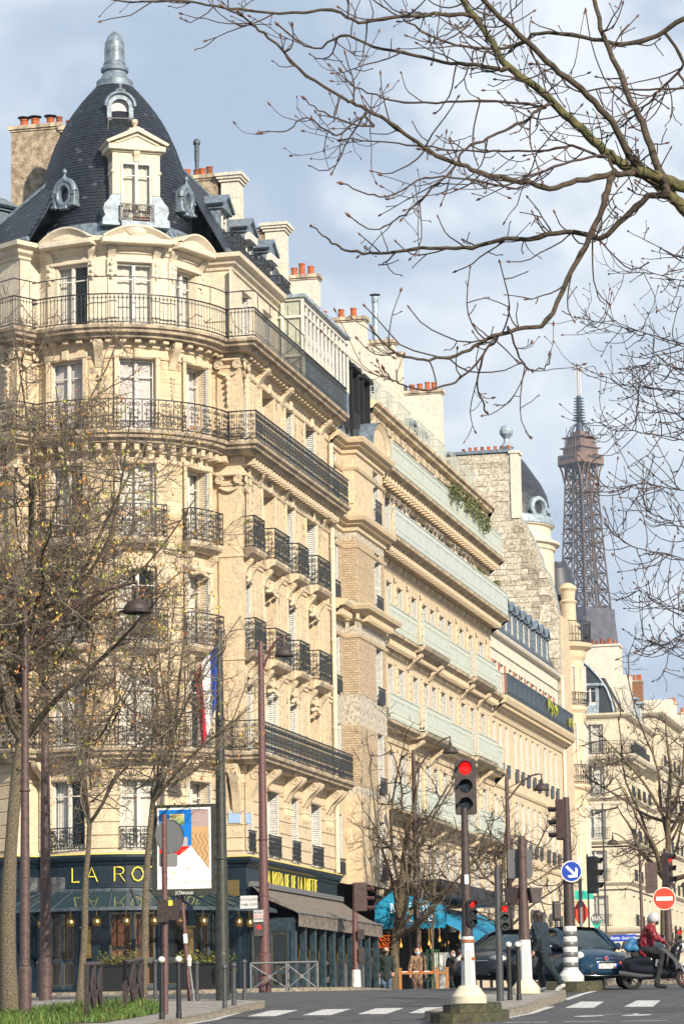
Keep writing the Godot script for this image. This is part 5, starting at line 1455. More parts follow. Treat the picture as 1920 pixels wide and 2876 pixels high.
func building_mint():
	var B := thing("apartment_building", "long limestone apartment building with pale green sheet metal balconies", "building", Vector3(X0, 3.15, -110.8))
	var pl := Plan.new([Vector2(X0, -110.8), Vector2(X0, -135.6)])
	var wz := [[-112.5, 0.95], [-114.1, 1.0], [-116.1, 1.1], [-118.8, 1.05], [-120.9, 1.0], [-122.5, 0.95], [-124.5, 1.05], [-126.15, 1.0], [-128.8, 1.05], [-130.9, 1.0], [-133.4, 1.05]]
	var fl := [3.2, 7.05, 10.16, 13.45, 16.85, 20.35, 23.05]; var tp := [6.2, 9.3, 12.5, 15.85, 19.05, 22.4, 24.95]; var ys := [2.4, 6.7, 9.9, 13.2, 16.5, 19.9, 22.8, 25.3]
	for f in 7:
		var holes := []
		for w in wz: holes.push_back([-110.8 - w[0] - w[1] / 2, -110.8 - w[0] + w[1] / 2, fl[f] + 0.02, tp[f]])
		var b := MB.new()
		wall(b, pl, 0, 24.8, ys[f], ys[f + 1], holes, 0.34)
		wpart(B, "wall", b, M.stone_b)
		var i := 0
		for h in holes:
			if f > 0: unit(B, pl, (h[0] + h[1]) / 2, h[1] - h[0], h[2], h[3] - h[2], 0.34, "curtain", 1)
			i += 1
		if f > 1:
			var sp := []
			b = MB.new()
			b.pan(-0.16, 0.16, 0.1, tp[f] - fl[f], 0.003, 0.05, 0.02)
			for k in 8: b.pan(-0.13, 0.13, 0.2 + k * 0.3, 0.42 + k * 0.3, 0.05, 0.085, 0.02)
			for z in [-111.5, -115.1, -117.45, -120.0, -123.5, -127.5, -130.0, -132.2, -134.6]: sp.push_back(pl.xf(-110.8 - z, 0, fl[f]))
			each(B, "quoin_strip", b, M.stone_b, sp)
	for y in [10.16, 13.45, 16.85, 20.35, 23.05, 25.5]:
		var o: float = {10.16: 0.75, 13.45: 0.6, 16.85: 0.6, 20.35: 0.95, 23.05: 0.8, 25.5: 0.42}[y]
		var b := MB.new()
		sweep(b, pl, 0, 24.75, [Vector2(0, y - 0.7), Vector2(0.06, y - 0.66), Vector2(0.1, y - 0.5), Vector2(0.05, y - 0.48), Vector2(0.08, y - 0.3), Vector2(o * 0.6, y - 0.26), Vector2(o * 0.7, y - 0.16), Vector2(o * 0.95, y - 0.1), Vector2(o, y), Vector2(0, y + 0.03)])
		wpart(B, "cornice", b, M.stone_stain)
		if y > 16 and y < 25:
			var sp := []
			b = MB.new()
			var dd := o * 0.62
			b.pan(-0.09, 0.09, -0.22, 0, 0, dd, 0.03)
			var st := 0.44 if y < 22 else 0.56
			var s := 0.3
			while s < 24.5:
				sp.push_back(pl.xf(s, 0.07, y - 0.27)); s += st
			each(B, "modillion", b, M.stone_b, sp)
	mint_panels(B, pl, 0.9, 24.2, 0.75, 23.08, 1.0, M.mint)
	mint_panels(B, pl, 0.5, 24.5, 0.9, 20.38, 1.08, M.mint_blue)
	for y in [16.88, 13.48, 10.2]:
		var mt = M.mint
		for e in [[0.9, 6.0, 0.52], [11.0, 17.0, 0.52], [21.6, 24.4, 0.52], [6.0, 11.0, 0.8], [17.0, 21.6, 0.8]]:
			if e[2] > 0.6:
				var b := MB.new()
				sweep(b, pl, e[0], e[1], [Vector2(0, y - 0.3), Vector2(0.6, y - 0.27), Vector2(0.8, y - 0.14), Vector2(0.86, y - 0.04), Vector2(0, y)])
				wpart(B, "balcony_slab", b, M.slab)
				for s in [e[0] + 0.45, e[1] - 0.45]:
					b = MB.new()
					bracket(b, pl.xf(s, 0.02, y - 0.3), 0.36, 0.62, 0.62)
					wpart(B, "console", b, M.stone_b)
			mint_panels(B, pl, e[0], e[1], e[2], y, 1.0, mt)
	var st := MB.new()
	st.bar(Vector3(0, 0.2, 0), Vector3(0, 0.9, 0.4), 0.012); st.bar(Vector3(0, 0.9, 0.4), Vector3(0, 1.1, 0), 0.01)
	var sp := []
	for w in wz:
		for s in [-0.45, 0.45]:
			if int(-w[0]) % 3 != 1: sp.push_back(pl.xf(-110.8 - w[0] + s, 0.02, 21.35))
			if int(-w[0]) % 2: sp.push_back(pl.xf(-110.8 - w[0] + s, 0.02, 23.75))
	each(B, "awning_arm", st, M.white_metal, sp)
	var b := MB.new()
	b.bx(X0 - 9, X0 - 0.05, 25.3, 25.52, -135.6, -110.8)
	b.q(Vector3(X0 - 1.6, 25.5, -110.8), Vector3(X0 - 1.6, 25.5, -135.6), Vector3(X0 - 2.4, 26.5, -135.6), Vector3(X0 - 2.4, 26.5, -110.8))
	b.q(Vector3(X0 - 2.4, 26.5, -110.8), Vector3(X0 - 2.4, 26.5, -135.6), Vector3(X0 - 8.4, 26.9, -135.6), Vector3(X0 - 8.4, 26.9, -110.8))
	wpart(B, "roof", b, M.zinc)
	for z in [-108.9, -110.3, -112.3, -116.4, -124.6, -126.6]:
		b = MB.new()
		var t := Transform3D(Basis(Vector3(0, 0, -1), Vector3.UP, Vector3(1, 0, 0)), Vector3(X0 - 1.1, 25.5, z))
		b.bx(-0.5, 0.5, 0, 1.6, -1.2, 0, t); b.pan(-0.6, 0.6, 1.6, 1.72, -1.3, 0.1, 0.03, t); b.pan(-0.68, 0.68, 1.72, 1.86, -1.4, 0.18, 0.04, t); b.bx(-0.55, 0.55, 1.86, 1.98, -1.3, 0.1, t)
		var d := wpart(B, "roof_dormer", b, M.zinc_dark if z > -120 else M.zinc)
		french(d, t * T(0, 0.05, 0.01), 0.8, 1.5, "curtain")
	for q in [[-112.8, -114.0], [-115.0, -116.2], [-117.2, -119.6], [-121.0, -122.6], [-123.0, -124.4], [-125.2, -126.8], [-128.0, -130.0], [-131.8, -133.6]]:
		b = MB.new()
		var n := 6
		for e in [X0 - 0.15, X0 - 0.95]:
			for i in n + 1: b.bar(Vector3(e, 25.5, lerpf(q[0], q[1], float(i) / n)), Vector3(e, 26.75, lerpf(q[0], q[1], float(i) / n)), 0.016)
			for y in [26.75, 25.6]: b.bar(Vector3(e, y, q[0]), Vector3(e, y, q[1]), 0.02)
		for z in q:
			for i in 5: b.bar(Vector3(X0 - 0.15 - i * 0.2, 25.5, z), Vector3(X0 - 0.15 - i * 0.2, 26.75, z), 0.014)
			b.bar(Vector3(X0 - 0.15, 26.75, z), Vector3(X0 - 0.95, 26.75, z), 0.02)
		wpart(B, "terrace_cage", b, M.mint)
	chimney(B, -29.3, -25.5, 25.5, 29.7, -115.5, -115.0, "plaster", [[-27.6, 0.13, 0.36], [-27.2, 0.13, 0.36], [-26.5, 0.13, 0.38], [-26.0, 0.13, 0.4]])
	chimney(B, -29.5, -25.4, 25.5, 29.85, -120.4, -120.0, "plaster", [[-26.8, 0.12, 0.9, "stucco"], [-26.2, 0.14, 1.9, "zinc_pale", 1]])
	chimney(B, -29.5, -25.42, 25.5, 29.7, -121.9, -121.7, "plaster", [])
	chimney(B, -29.3, -25.6, 25.5, 30.0, -131.3, -130.8, "plaster", [[-27.3, 0.13, 0.3, "black"], [-26.95, 0.13, 0.32], [-26.6, 0.13, 0.34], [-26.25, 0.12, 0.4], [-25.95, 0.13, 0.36]])
	chimney(B, -27.6, -25.1, 22.5, 25.6, -135.6, -135.2, "plaster", [], "zinc")
	chimney(B, -25.9, -25.15, 19.5, 22.0, -136.6, -136.1, "stucco", [[-25.7, 0.1, 0.5, "terracotta_dark"], [-25.35, 0.1, 0.45, "terracotta_dark"]])
	b = MB.new()
	b.q(Vector3(X0, 2.4, -135.6), Vector3(X0 - 9, 2.4, -135.6), Vector3(X0 - 9, 25.4, -135.6), Vector3(X0, 25.4, -135.6))
	b.q(Vector3(X0 - 9, 16, -110.8), Vector3(X0, 16, -110.8), Vector3(X0, 25.4, -110.8), Vector3(X0 - 9, 25.4, -110.8))
	wpart(B, "party_wall", b, M.plaster)
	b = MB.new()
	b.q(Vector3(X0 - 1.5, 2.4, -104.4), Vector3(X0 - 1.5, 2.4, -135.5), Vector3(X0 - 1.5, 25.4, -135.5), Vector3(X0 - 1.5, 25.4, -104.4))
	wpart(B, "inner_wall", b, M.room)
	plants_on(B, [[-123.0, 24.0], [-124.2, 24.05], [-126.3, 24.0], [-127.5, 24.1], [-128.3, 24.05], [-129.2, 23.9], [-130.2, 23.85]], 0.5, 0.55, L(0.10, 0.12, 0.045))
	plants_on(B, [[-127.0, 21.4], [-129.5, 21.5], [-133.8, 21.6]], 0.45, 0.3, L(0.11, 0.14, 0.04))

func plants_on(B: Node3D, spots: Array, out: float, r: float, c: Color):
	var nth := ["first", "second", "third", "fourth", "fifth", "sixth", "seventh"]
	var k := 0
	for s in spots:
		var t := thing("balcony_plant", "", "plant", Vector3(X0 + out + 0.2, s[1], s[0]), 0.0, "shrubs growing over the balcony fronts")
		tag(t, "%s green shrub from the left on the %s pale green balcony" % [nth[k], "topmost" if s[1] > 23 else "second highest"], "plant"); k += 1
		bush(t, r, int(s[0] * 10), c.srgb_to_linear(), 260)

func bush(t: Node3D, r: float, seed: int, c: Color, n: int, flat := 1.0):
	var b := MB.new()
	var q := RandomNumberGenerator.new(); q.seed = seed
	var st := MB.new()
	for i in 7:
		var d := Vector3(q.randfn(), absf(q.randfn()) + 0.4, q.randfn()).normalized() * r * 0.9
		st.tube([Vector3.ZERO, d * 0.5 + Vector3(q.randfn(), 0, q.randfn()) * r * 0.1, d], [0.012, 0.009, 0.005], 3)
	for i in n:
		var d := Vector3(q.randfn(), q.randfn() * flat + 0.15, q.randfn())
		d = d.normalized() * r * pow(q.randf(), 0.45) * q.randf_range(0.75, 1.15)
		leaf_face(b, d, q, r * 0.13 + 0.02, c)
	part(t, "stems", st, M.twig)
	part(t, "foliage", b, M.leaf)

func leaf_face(b: MB, p: Vector3, q: RandomNumberGenerator, s: float, c: Color):
	var u := Vector3(q.randfn(), q.randfn(), q.randfn()).normalized()
	var w := u.cross(Vector3(q.randfn(), q.randfn(), q.randfn())).normalized()
	var g := 0.6 + 0.8 * q.randf()
	b.col = Color(c.r * g * (0.85 + 0.4 * q.randf()), c.g * g, c.b * g)
	s *= 0.7 + 0.6 * q.randf()
	b.q(p - u * s, p - w * s * 0.42, p + u * s, p + w * s * 0.42)

func building_slate():
	var C := thing("office_building", "limestone building with tall narrow windows, a dark grey balcony and a slate roof of dormers", "building", Vector3(X0, 3.15, -135.6))
	var pl := Plan.new([Vector2(X0, -135.6), Vector2(X0, -155.8)])
	var wz := [-136.1, -137.7, -139.3, -141.6, -143.2, -144.8, -146.5, -148.0, -150.15, -151.8, -153.4]
	for f in 4:
		var y0: float = [2.4, 6.6, 9.75, 12.95][f]; var y1: float = [6.6, 9.75, 12.95, 16.1][f]
		var fo: float = [3.2, 7.0, 10.1, 13.4][f]; var to: float = [6.0, 9.3, 12.5, 15.8][f]
		var holes := []
		for z in wz: holes.push_back([-135.6 - z - 0.36, -135.6 - z + 0.36, fo, to])
		var b := MB.new()
		wall(b, pl, 0, 20.2, y0, y1, holes, 0.3)
		wpart(C, "wall", b, M.stone_c)
		for h in holes:
			if f == 0: continue
			french(C, pl.xf((h[0] + h[1]) / 2, -0.28, h[2]), h[1] - h[0], h[3] - h[2], "curtain")
			b = MB.new()
			b.bx(-0.36, 0.36, 0.05, 0.6, 0.0, 0.04); b.bx(-0.38, 0.38, 0.6, 0.63, -0.02, 0.06)
			wpart(C, "window_guard", b, M.iron_grey, pl.xf((h[0] + h[1]) / 2, 0.04, fo))
			b = MB.new()
			b.bx(-0.36, -0.33, 0.0, h[3] - h[2], -0.28, -0.01); b.bx(0.33, 0.36, 0.0, h[3] - h[2], -0.28, -0.01)
			wpart(C, "reveal_board", b, M.white, pl.xf((h[0] + h[1]) / 2, 0.0, fo))
		b = MB.new()
		sweep(b, pl, 0, 20.2, [Vector2(0, y1 - 0.12), Vector2(0.06, y1 - 0.1), Vector2(0.1, y1), Vector2(0.1, y1 + 0.06), Vector2(0, y1 + 0.1)])
		wpart(C, "string_course", b, M.stone_c)
	var b := MB.new()
	sweep(b, pl, 0, 20.2, [Vector2(0, 16.1), Vector2(0.1, 16.14), Vector2(0.14, 16.3), Vector2(0.3, 16.36), Vector2(0.34, 16.5), Vector2(0.62, 16.6), Vector2(0.7, 16.8), Vector2(0.7, 16.92), Vector2(0, 16.95)])
	wpart(C, "cornice", b, M.stone_c)
	var sp := []
	b = MB.new(); b.pan(-0.06, 0.06, -0.12, 0, 0, 0.22, 0.01)
	for i in 62: sp.push_back(pl.xf(0.3 + i * 0.32, 0.3, 16.56))
	each(C, "dentil", b, M.stone_c, sp)
	mint_panels(C, pl, 0.7, 19.9, 0.62, 16.95, 1.02, M.zinc_dark)
	var holes := []
	for z in wz: holes.push_back([-135.6 - z - 0.45, -135.6 - z + 0.45, 17.05, 18.75])
	b = MB.new()
	wall(b, pl, 0, 20.2, 16.9, 20.0, holes, 0.25, -0.15)
	wpart(C, "white_storey", b, M.plaster)
	for h in holes:
		french(C, pl.xf((h[0] + h[1]) / 2, -0.38, h[2]), 0.9, 1.7, "curtain")
		b = MB.new()
		b.pan(-0.17, 0.17, 17.05, 18.75, 0.003, 0.03, 0.005, pl.xf(h[1] + 0.28, -0.15, 0))
		wpart(C, "brick_pier", b, M.brick_pink)
	b = MB.new()
	sweep(b, pl, 0, 20.2, [Vector2(-0.15, 19.2), Vector2(-0.08, 19.22), Vector2(-0.08, 19.3), Vector2(-0.15, 19.32)])
	sweep(b, pl, 0, 20.2, [Vector2(-0.15, 19.85), Vector2(0.05, 19.9), Vector2(0.1, 20.0), Vector2(0.1, 20.06), Vector2(-0.15, 20.1)])
	wpart(C, "eaves", b, M.plaster)
	b = MB.new()
	var o := Vector3(X0 - 0.1, 20.08, -135.7)
	b.q(o, o + Vector3(0, 0, -19.6), o + Vector3(-0.9, 2.15, -19.6), o + Vector3(-0.9, 2.15, 0))
	b.q(o + Vector3(-0.9, 2.15, 0), o + Vector3(-0.9, 2.15, -19.6), o + Vector3(-7, 3.1, -19.6), o + Vector3(-7, 3.1, 0))
	b.q(o + Vector3(-7, 0, 0), o, o + Vector3(-0.9, 2.15, 0), o + Vector3(-7, 3.1, 0))
	wpart(C, "mansard_roof", b, M.slate_plain)
	b = MB.new()
	b.bar(o + Vector3(0.1, -0.02, 0), o + Vector3(0.1, -0.02, -19.6), 0.09, 6); b.bar(o + Vector3(-0.9, 2.15, 0), o + Vector3(-0.9, 2.15, -19.6), 0.08, 6)
	wpart(C, "gutter", b, M.zinc_dark)
	for z in wz:
		var t := Transform3D(Basis(Vector3(0, 0, -1), Vector3.UP, Vector3(1, 0, 0)), Vector3(X0 - 0.25, 20.15, z + 0.1))
		b = MB.new()
		b.bx(-0.42, -0.34, 0, 1.5, -0.7, 0, t); b.bx(0.34, 0.42, 0, 1.5, -0.7, 0, t); b.bx(-0.46, 0.46, 1.48, 1.56, -0.8, 0.06, t)
		for s in [-1, 1]:
			var f := PackedVector2Array([Vector2(0, 1.95), Vector2(s * 0.5, 1.5), Vector2(s * 0.56, 1.54), Vector2(0, 2.06)])
			if s > 0: f.reverse()
			b.ext(f, -1.0, 0.1, t)
		var d := wpart(C, "roof_dormer", b, M.zinc)
		b = MB.new()
		b.ext(PackedVector2Array([Vector2(-0.44, 1.56), Vector2(0.44, 1.56), Vector2(0, 1.95)]), -0.05, 0.0, t)
		wpart(d, "gable_glass", b, M.glass_dark)
		french(d, t * T(0, 0.05, -0.1), 0.68, 1.42, "curtain")
	b = MB.new()
	b.bar(Vector3(X0 + 0.1, 3, -155.5), Vector3(X0 + 0.1, 20, -155.5), 0.09, 8)
	wpart(C, "rain_pipe", b, M.plaster)
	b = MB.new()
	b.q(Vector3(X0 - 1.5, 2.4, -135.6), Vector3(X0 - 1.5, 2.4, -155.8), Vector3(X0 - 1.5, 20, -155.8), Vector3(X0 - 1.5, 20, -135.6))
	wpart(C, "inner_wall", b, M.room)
	for s in [[-147.2, 17.9], [-148.2, 17.7], [-149.0, 17.8], [-153.6, 17.6]]:
		var t := thing("trailing_plant", "yellow green strap leaves spilling over the dark grey balcony, %s from the left" % {-147.2: "first", -148.2: "second", -149.0: "third", -153.6: "last"}[s[0]], "plant", Vector3(X0 + 0.72, s[1], s[0]), 0.0, "plants spilling over the dark balcony")
		var pb := MB.new(); var q := RandomNumberGenerator.new(); q.seed = int(s[0] * 10)
		for i in 36:
			var a := q.randf() * TAU; var l := q.randf_range(0.35, 0.8); var dr := Vector3(cos(a) * 0.3 + 0.15, 0, sin(a) * 0.45)
			var g := q.randf_range(0.6, 1.3)
			pb.col = Color(0.30 * g, 0.32 * g, 0.05 * g)
			var p0 := Vector3.ZERO; var sd := Vector3(-dr.z, 0, dr.x).normalized() * 0.02
			for k in 3:
				var f := (k + 1) / 3.0
				var p1 := dr * f * l + Vector3.UP * (0.35 * f - 1.1 * f * f) * l
				pb.q(p0 - sd, p0 + sd, p1 + sd * (1 - f * 0.8), p1 - sd * (1 - f * 0.8))
				p0 = p1
		part(t, "foliage", pb, M.leaf)

func building_gable():
	var D := thing("domed_building", "tall building with a bare stone party wall and a slate dome behind it", "building", Vector3(X0, 3.2, -156.0))
	var f := PackedVector2Array([Vector2(-36, 2.0), Vector2(-24.6, 2.0), Vector2(-24.6, 23.4), Vector2(-24.76, 24.4), Vector2(-25.0, 25.35), Vector2(-25.3, 25.75), Vector2(-25.4, 26.3), Vector2(-25.64, 26.95), Vector2(-25.9, 27.55), Vector2(-26.18, 28.1), Vector2(-26.5, 28.55), Vector2(-26.5, 31.95), Vector2(-36, 32.0)])
	var b := MB.new()
	b.ext(f, -156.7, -156.0)
	var gw := wpart(D, "party_wall", b, M.mortar)
	var r := RandomNumberGenerator.new(); r.seed = 19
	var rest := {}
	var singles := 0
	var y := 20.6
	while y < 31.7:
		var h := r.randf_range(0.25, 0.36)
		var x := -30.6 + r.randf_range(-0.4, 0)
		while x < -24.6:
			var w := r.randf_range(0.4, 0.85)
			var x1 := x + w
			var ok := Geometry2D.is_point_in_polygon(Vector2(x1 + 0.06, y + h), f) and Geometry2D.is_point_in_polygon(Vector2(x1 + 0.06, y), f)
			if not ok and x < -24.8:
				x1 = x + 0.3
				ok = Geometry2D.is_point_in_polygon(Vector2(x1 + 0.06, y + h), f)
			if ok and not (x1 > -26.95 and y > 28.4):
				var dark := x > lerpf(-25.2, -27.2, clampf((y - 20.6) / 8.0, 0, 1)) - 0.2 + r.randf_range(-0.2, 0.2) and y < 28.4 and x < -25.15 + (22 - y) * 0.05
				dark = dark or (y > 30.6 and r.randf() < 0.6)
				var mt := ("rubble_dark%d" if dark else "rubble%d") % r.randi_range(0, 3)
				var big := singles < 296 and (y > 22.5 or x > -27)
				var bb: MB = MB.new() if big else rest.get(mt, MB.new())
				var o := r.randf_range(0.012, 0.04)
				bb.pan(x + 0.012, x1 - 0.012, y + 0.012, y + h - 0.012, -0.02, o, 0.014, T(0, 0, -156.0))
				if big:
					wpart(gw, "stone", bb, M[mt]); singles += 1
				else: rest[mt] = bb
			x = x1
		y += h
	for k in rest: wpart(gw, "stones", rest[k], M[k]).set_meta("kind", "stuff")
	b = MB.new()
	b.pan(-26.93, -26.48, 28.45, 31.9, -0.75, 0.08, 0.02, T(0, 0, -156.0)); b.pan(-27.0, -26.4, 31.9, 32.06, -0.85, 0.14, 0.02, T(0, 0, -156.0))
	wpart(D, "chimney_pier", b, M.plaster)
	for q in [[-25.6, 25.2, 0.5, 0.3], [-25.65, 24.3, 0.6, 0.42], [-25.6, 22.9, 0.55, 0.9], [-25.35, 22.0, 0.7, 0.6], [-25.5, 21.0, 0.85, 0.9]]:
		b = MB.new(); b.pan(q[0], minf(q[0] + q[2], -24.66), q[1], q[1] + q[3], 0, 0.06, 0.02, T(0, 0, -156.0))
		wpart(D, "facing_block", b, M.rubble3)
	b = MB.new()
	for i in range(2, 10):
		b.bar(Vector3(f[i].x, f[i].y, -156.1), Vector3(f[i + 1].x, f[i + 1].y, -156.1), 0.07, 6)
	b.bx(-36, -26.9, 32.0, 32.16, -156.8, -155.9)
	wpart(D, "zinc_edge", b, M.zinc)
	var k := 0
	for x in [-29.45, -29.1, -28.8, -28.45, -28.1, -27.75, -27.4, -27.05]:
		b = MB.new(); pot(b, x, 32.16, -156.35, 0.1, 0.26 if k else 0.2)
		wpart(D, "chimney_pot", b, M.terracotta if k % 3 else M.terracotta_dark); k += 1
	b = MB.new()
	b.bx(-36, X0, 2.0, 23.3, -163.2, -156.7)
	wpart(D, "wall", b, M.stone_b)
	b = MB.new()
	b.bx(-36, X0 - 0.4, 23.3, 23.6, -163.2, -156.7); b.bx(-36, -27.0, 23.6, 28.0, -163.0, -156.7)
	wpart(D, "roof", b, M.zinc)
	var c := Vector3(-28.3, 0, -163)
	b = MB.new()
	b.lathe([Vector2(2.42, 20.0), Vector2(2.42, 27.7), Vector2(2.5, 27.75), Vector2(2.55, 27.95), Vector2(2.75, 28.05), Vector2(2.75, 28.2), Vector2(2.4, 28.3), Vector2(2.3, 28.45), Vector2(2.3, 29.0), Vector2(2.45, 29.05), Vector2(2.45, 29.12)], 32, T(c.x, 0, c.z))
	var dr := wpart(D, "drum", b, M.cream)
	b = MB.new()
	b.lathe([Vector2(2.48, 29.1), Vector2(2.5, 29.15), Vector2(2.46, 29.5), Vector2(2.3, 29.62)], 32, T(c.x, 0, c.z))
	wpart(dr, "zinc_band", b, M.zinc_pale)
	var pr := [Vector2(2.28, 29.55), Vector2(2.24, 30.1), Vector2(2.1, 30.83), Vector2(1.82, 31.45), Vector2(1.42, 32.05), Vector2(0.95, 32.75), Vector2(0.45, 33.3)]
	b = MB.new()
	for i in pr.size() - 1:
		for j in 6:
			var p0: Vector2 = pr[i].lerp(pr[i + 1], j / 6.0); var p1: Vector2 = pr[i].lerp(pr[i + 1], (j + 1.3) / 6.0)
			var n := int(TAU * p0.x / 0.22)
			for q in n:
				var a0 := TAU * (q + 0.5 * (j % 2)) / n; var a1 := TAU * (q + 1 + 0.5 * (j % 2)) / n - 0.01
				if cos(a0 - 0.6) < -0.3: continue
				var g := r.randf_range(0.7, 1.4)
				b.col = Color(0.055 * g, 0.065 * g, 0.08 * g)
				var d0 := Vector3(sin(a0), 0, cos(a0)); var d1 := Vector3(sin(a1), 0, cos(a1))
				b.q(c + d0 * (p0.x + 0.025) + Vector3.UP * p0.y, c + d1 * (p0.x + 0.025) + Vector3.UP * p0.y, c + d1 * p1.x + Vector3.UP * p1.y, c + d0 * p1.x + Vector3.UP * p1.y)
	var dm := MB.new(); dm.lathe([Vector2(2.25, 29.5), Vector2(2.2, 30.1), Vector2(2.06, 30.83), Vector2(1.38, 32.02), Vector2(0.42, 33.28)], 28, T(c.x, 0, c.z))
	var dn := wpart(D, "dome", dm, M.slate_plain)
	wpart(dn, "slates", b, M.slate).set_meta("kind", "stuff")
	b = MB.new()
	b.lathe([Vector2(0.85, 32.9), Vector2(0.5, 33.3), Vector2(0.3, 33.5), Vector2(0.42, 33.62), Vector2(0.3, 33.72), Vector2(0.18, 33.9), Vector2(0.14, 34.1), Vector2(0.2, 34.16), Vector2(0.36, 34.36), Vector2(0.38, 34.55), Vector2(0.26, 34.8), Vector2(0, 34.95)], 14, T(c.x, 0, c.z))
	wpart(D, "finial", b, M.zinc_pale)
	var a := 0.95
	var t := Transform3D(Basis(Vector3(cos(a), 0, -sin(a)), Vector3.UP, Vector3(sin(a), 0, cos(a))), c + Vector3(sin(a) * 2.35, 29.95, cos(a) * 2.35))
	b = MB.new()
	for i in 20:
		var p := TAU * i / 20; var q := TAU * (i + 1) / 20
		for z in [[0.3, 0.42, -0.2, 0.1], [0.42, 0.62, 0.1, 0.06], [0.62, 0.64, 0.06, -0.5]]:
			b.q(t * Vector3(cos(q) * z[0], sin(q) * z[0], z[2]), t * Vector3(cos(p) * z[0], sin(p) * z[0], z[2]), t * Vector3(cos(p) * z[1], sin(p) * z[1], z[3]), t * Vector3(cos(q) * z[1], sin(q) * z[1], z[3]))
	for s in [-1, 1]: volute(b, t * T(s * 0.6, -0.15, 0.12), 0.15)
	var oc := wpart(D, "oculus", b, M.zinc_pale)
	b = MB.new(); b.lathe([Vector2(0.32, 0), Vector2(0, 0.0)], 16, t * Transform3D(Basis(Vector3.RIGHT, PI / 2), Vector3(0, 0, -0.1)))
	wpart(oc, "pane", b, M.glass_dark)
	c = Vector3(X0 - 0.25, 0, -160.2)
	b = MB.new()
	b.lathe([Vector2(0.85, 2.0), Vector2(0.85, 14.4), Vector2(1.0, 14.6), Vector2(0.85, 14.8), Vector2(0.82, 18.5), Vector2(0.95, 18.7), Vector2(0.82, 18.95), Vector2(0.8, 21.3), Vector2(0.9, 21.5), Vector2(0.95, 21.8), Vector2(1.25, 22.0), Vector2(1.3, 22.2), Vector2(0.2, 22.25)], 24, T(c.x, 0, c.z))
	var bay := wpart(D, "bay", b, M.stone_b)
	for q in [[22.25, 1.2, 1.1], [18.95, 0.98, 0.62], [14.8, 1.0, 0.95]]:
		b = MB.new()
		for i in 26:
			var p := deg_to_rad(-60.0 + i * 8.0); var d := Vector3(sin(p), 0, cos(p)); var e := Vector3(sin(p + 0.14), 0, cos(p + 0.14))
			b.bar(c + d * q[1] + Vector3.UP * q[0], c + d * q[1] + Vector3.UP * (q[0] + q[2]), 0.016, 3)
			curl(b, Transform3D(Basis(Vector3(d.z, 0, -d.x), Vector3.UP, d), c + d * q[1]), 0.06, q[0] + q[2] * 0.35, 0.07, 0, 1.2, 0.016, 6)
			for yy in [0.04, q[2]]: b.bar(c + d * q[1] + Vector3.UP * (q[0] + yy), c + e * q[1] + Vector3.UP * (q[0] + yy), 0.025, 4)
		wpart(bay, "railing", b, M.iron)
	for q in [[19.0, 2.0], [15.0, 3.0], [10.6, 3.0], [7.0, 2.6]]:
		for p in [15.0, 75.0]:
			var d := deg_to_rad(p)
			var w := Transform3D(Basis(Vector3(cos(d), 0, -sin(d)), Vector3.UP, Vector3(sin(d), 0, cos(d))), c + Vector3(sin(d) * 0.83, q[0], cos(d) * 0.83))
			french(bay, w, 0.55, q[1], "curtain")
	b = MB.new()
	b.lathe([Vector2(0.5, 22.3), Vector2(0.5, 23.4), Vector2(0.62, 23.5), Vector2(0.55, 23.65), Vector2(0.42, 23.7), Vector2(0.4, 24.7), Vector2(0.5, 24.85), Vector2(0.36, 24.95), Vector2(0.4, 25.4), Vector2(0.5, 25.55), Vector2(0.42, 25.7), Vector2(0.2, 25.85), Vector2(0, 25.9)], 12, T(X0 - 0.55, 0, -162.6))
	wpart(D, "stone_urn", b, M.stone_b)
	b = MB.new()
	b.lathe([Vector2(1.1, 25.2), Vector2(1.05, 26.0), Vector2(0.8, 26.9), Vector2(0.62, 27.2), Vector2(0.62, 27.3), Vector2(0, 27.4)], 20, T(-26.0, 0, -164.5))
	wpart(D, "small_dome", b, M.slate_plain)

func facade_far(H: Node3D, pl: Plan, s1: float, y0: float, fl: Array, sh: float, ws: Array, w: float, h: float, mt: String, rail := true):
	for y in fl:
		var holes := []
		for s in ws: holes.push_back([s - w / 2, s + w / 2, y, y + h])
		var b := MB.new()
		wall(b, pl, 0, s1, y - 0.55, y - 0.55 + sh, holes, 0.22)
		wpart(H, "wall", b, M[mt])
		var i := 0
		for s in ws:
			french(H, pl.xf(s, -0.2, y), w, h, ["half", "curtain", "half"][i % 3])
			i += 1
			if rail:
				b = MB.new()
				railing(b, pl, s - w / 2 - 0.15, s + w / 2 + 0.15, 0.2, y, 0.9, "simple", 0.36)
				wpart(H, "railing", b, M.iron)
		b = MB.new()
		sweep(b, pl, 0, s1, [Vector2(0, y - 0.3), Vector2(0.1, y - 0.26), Vector2(0.28, y - 0.1), Vector2(0.28, y - 0.02), Vector2(0, y)])
		wpart(H, "string_course", b, M[mt])

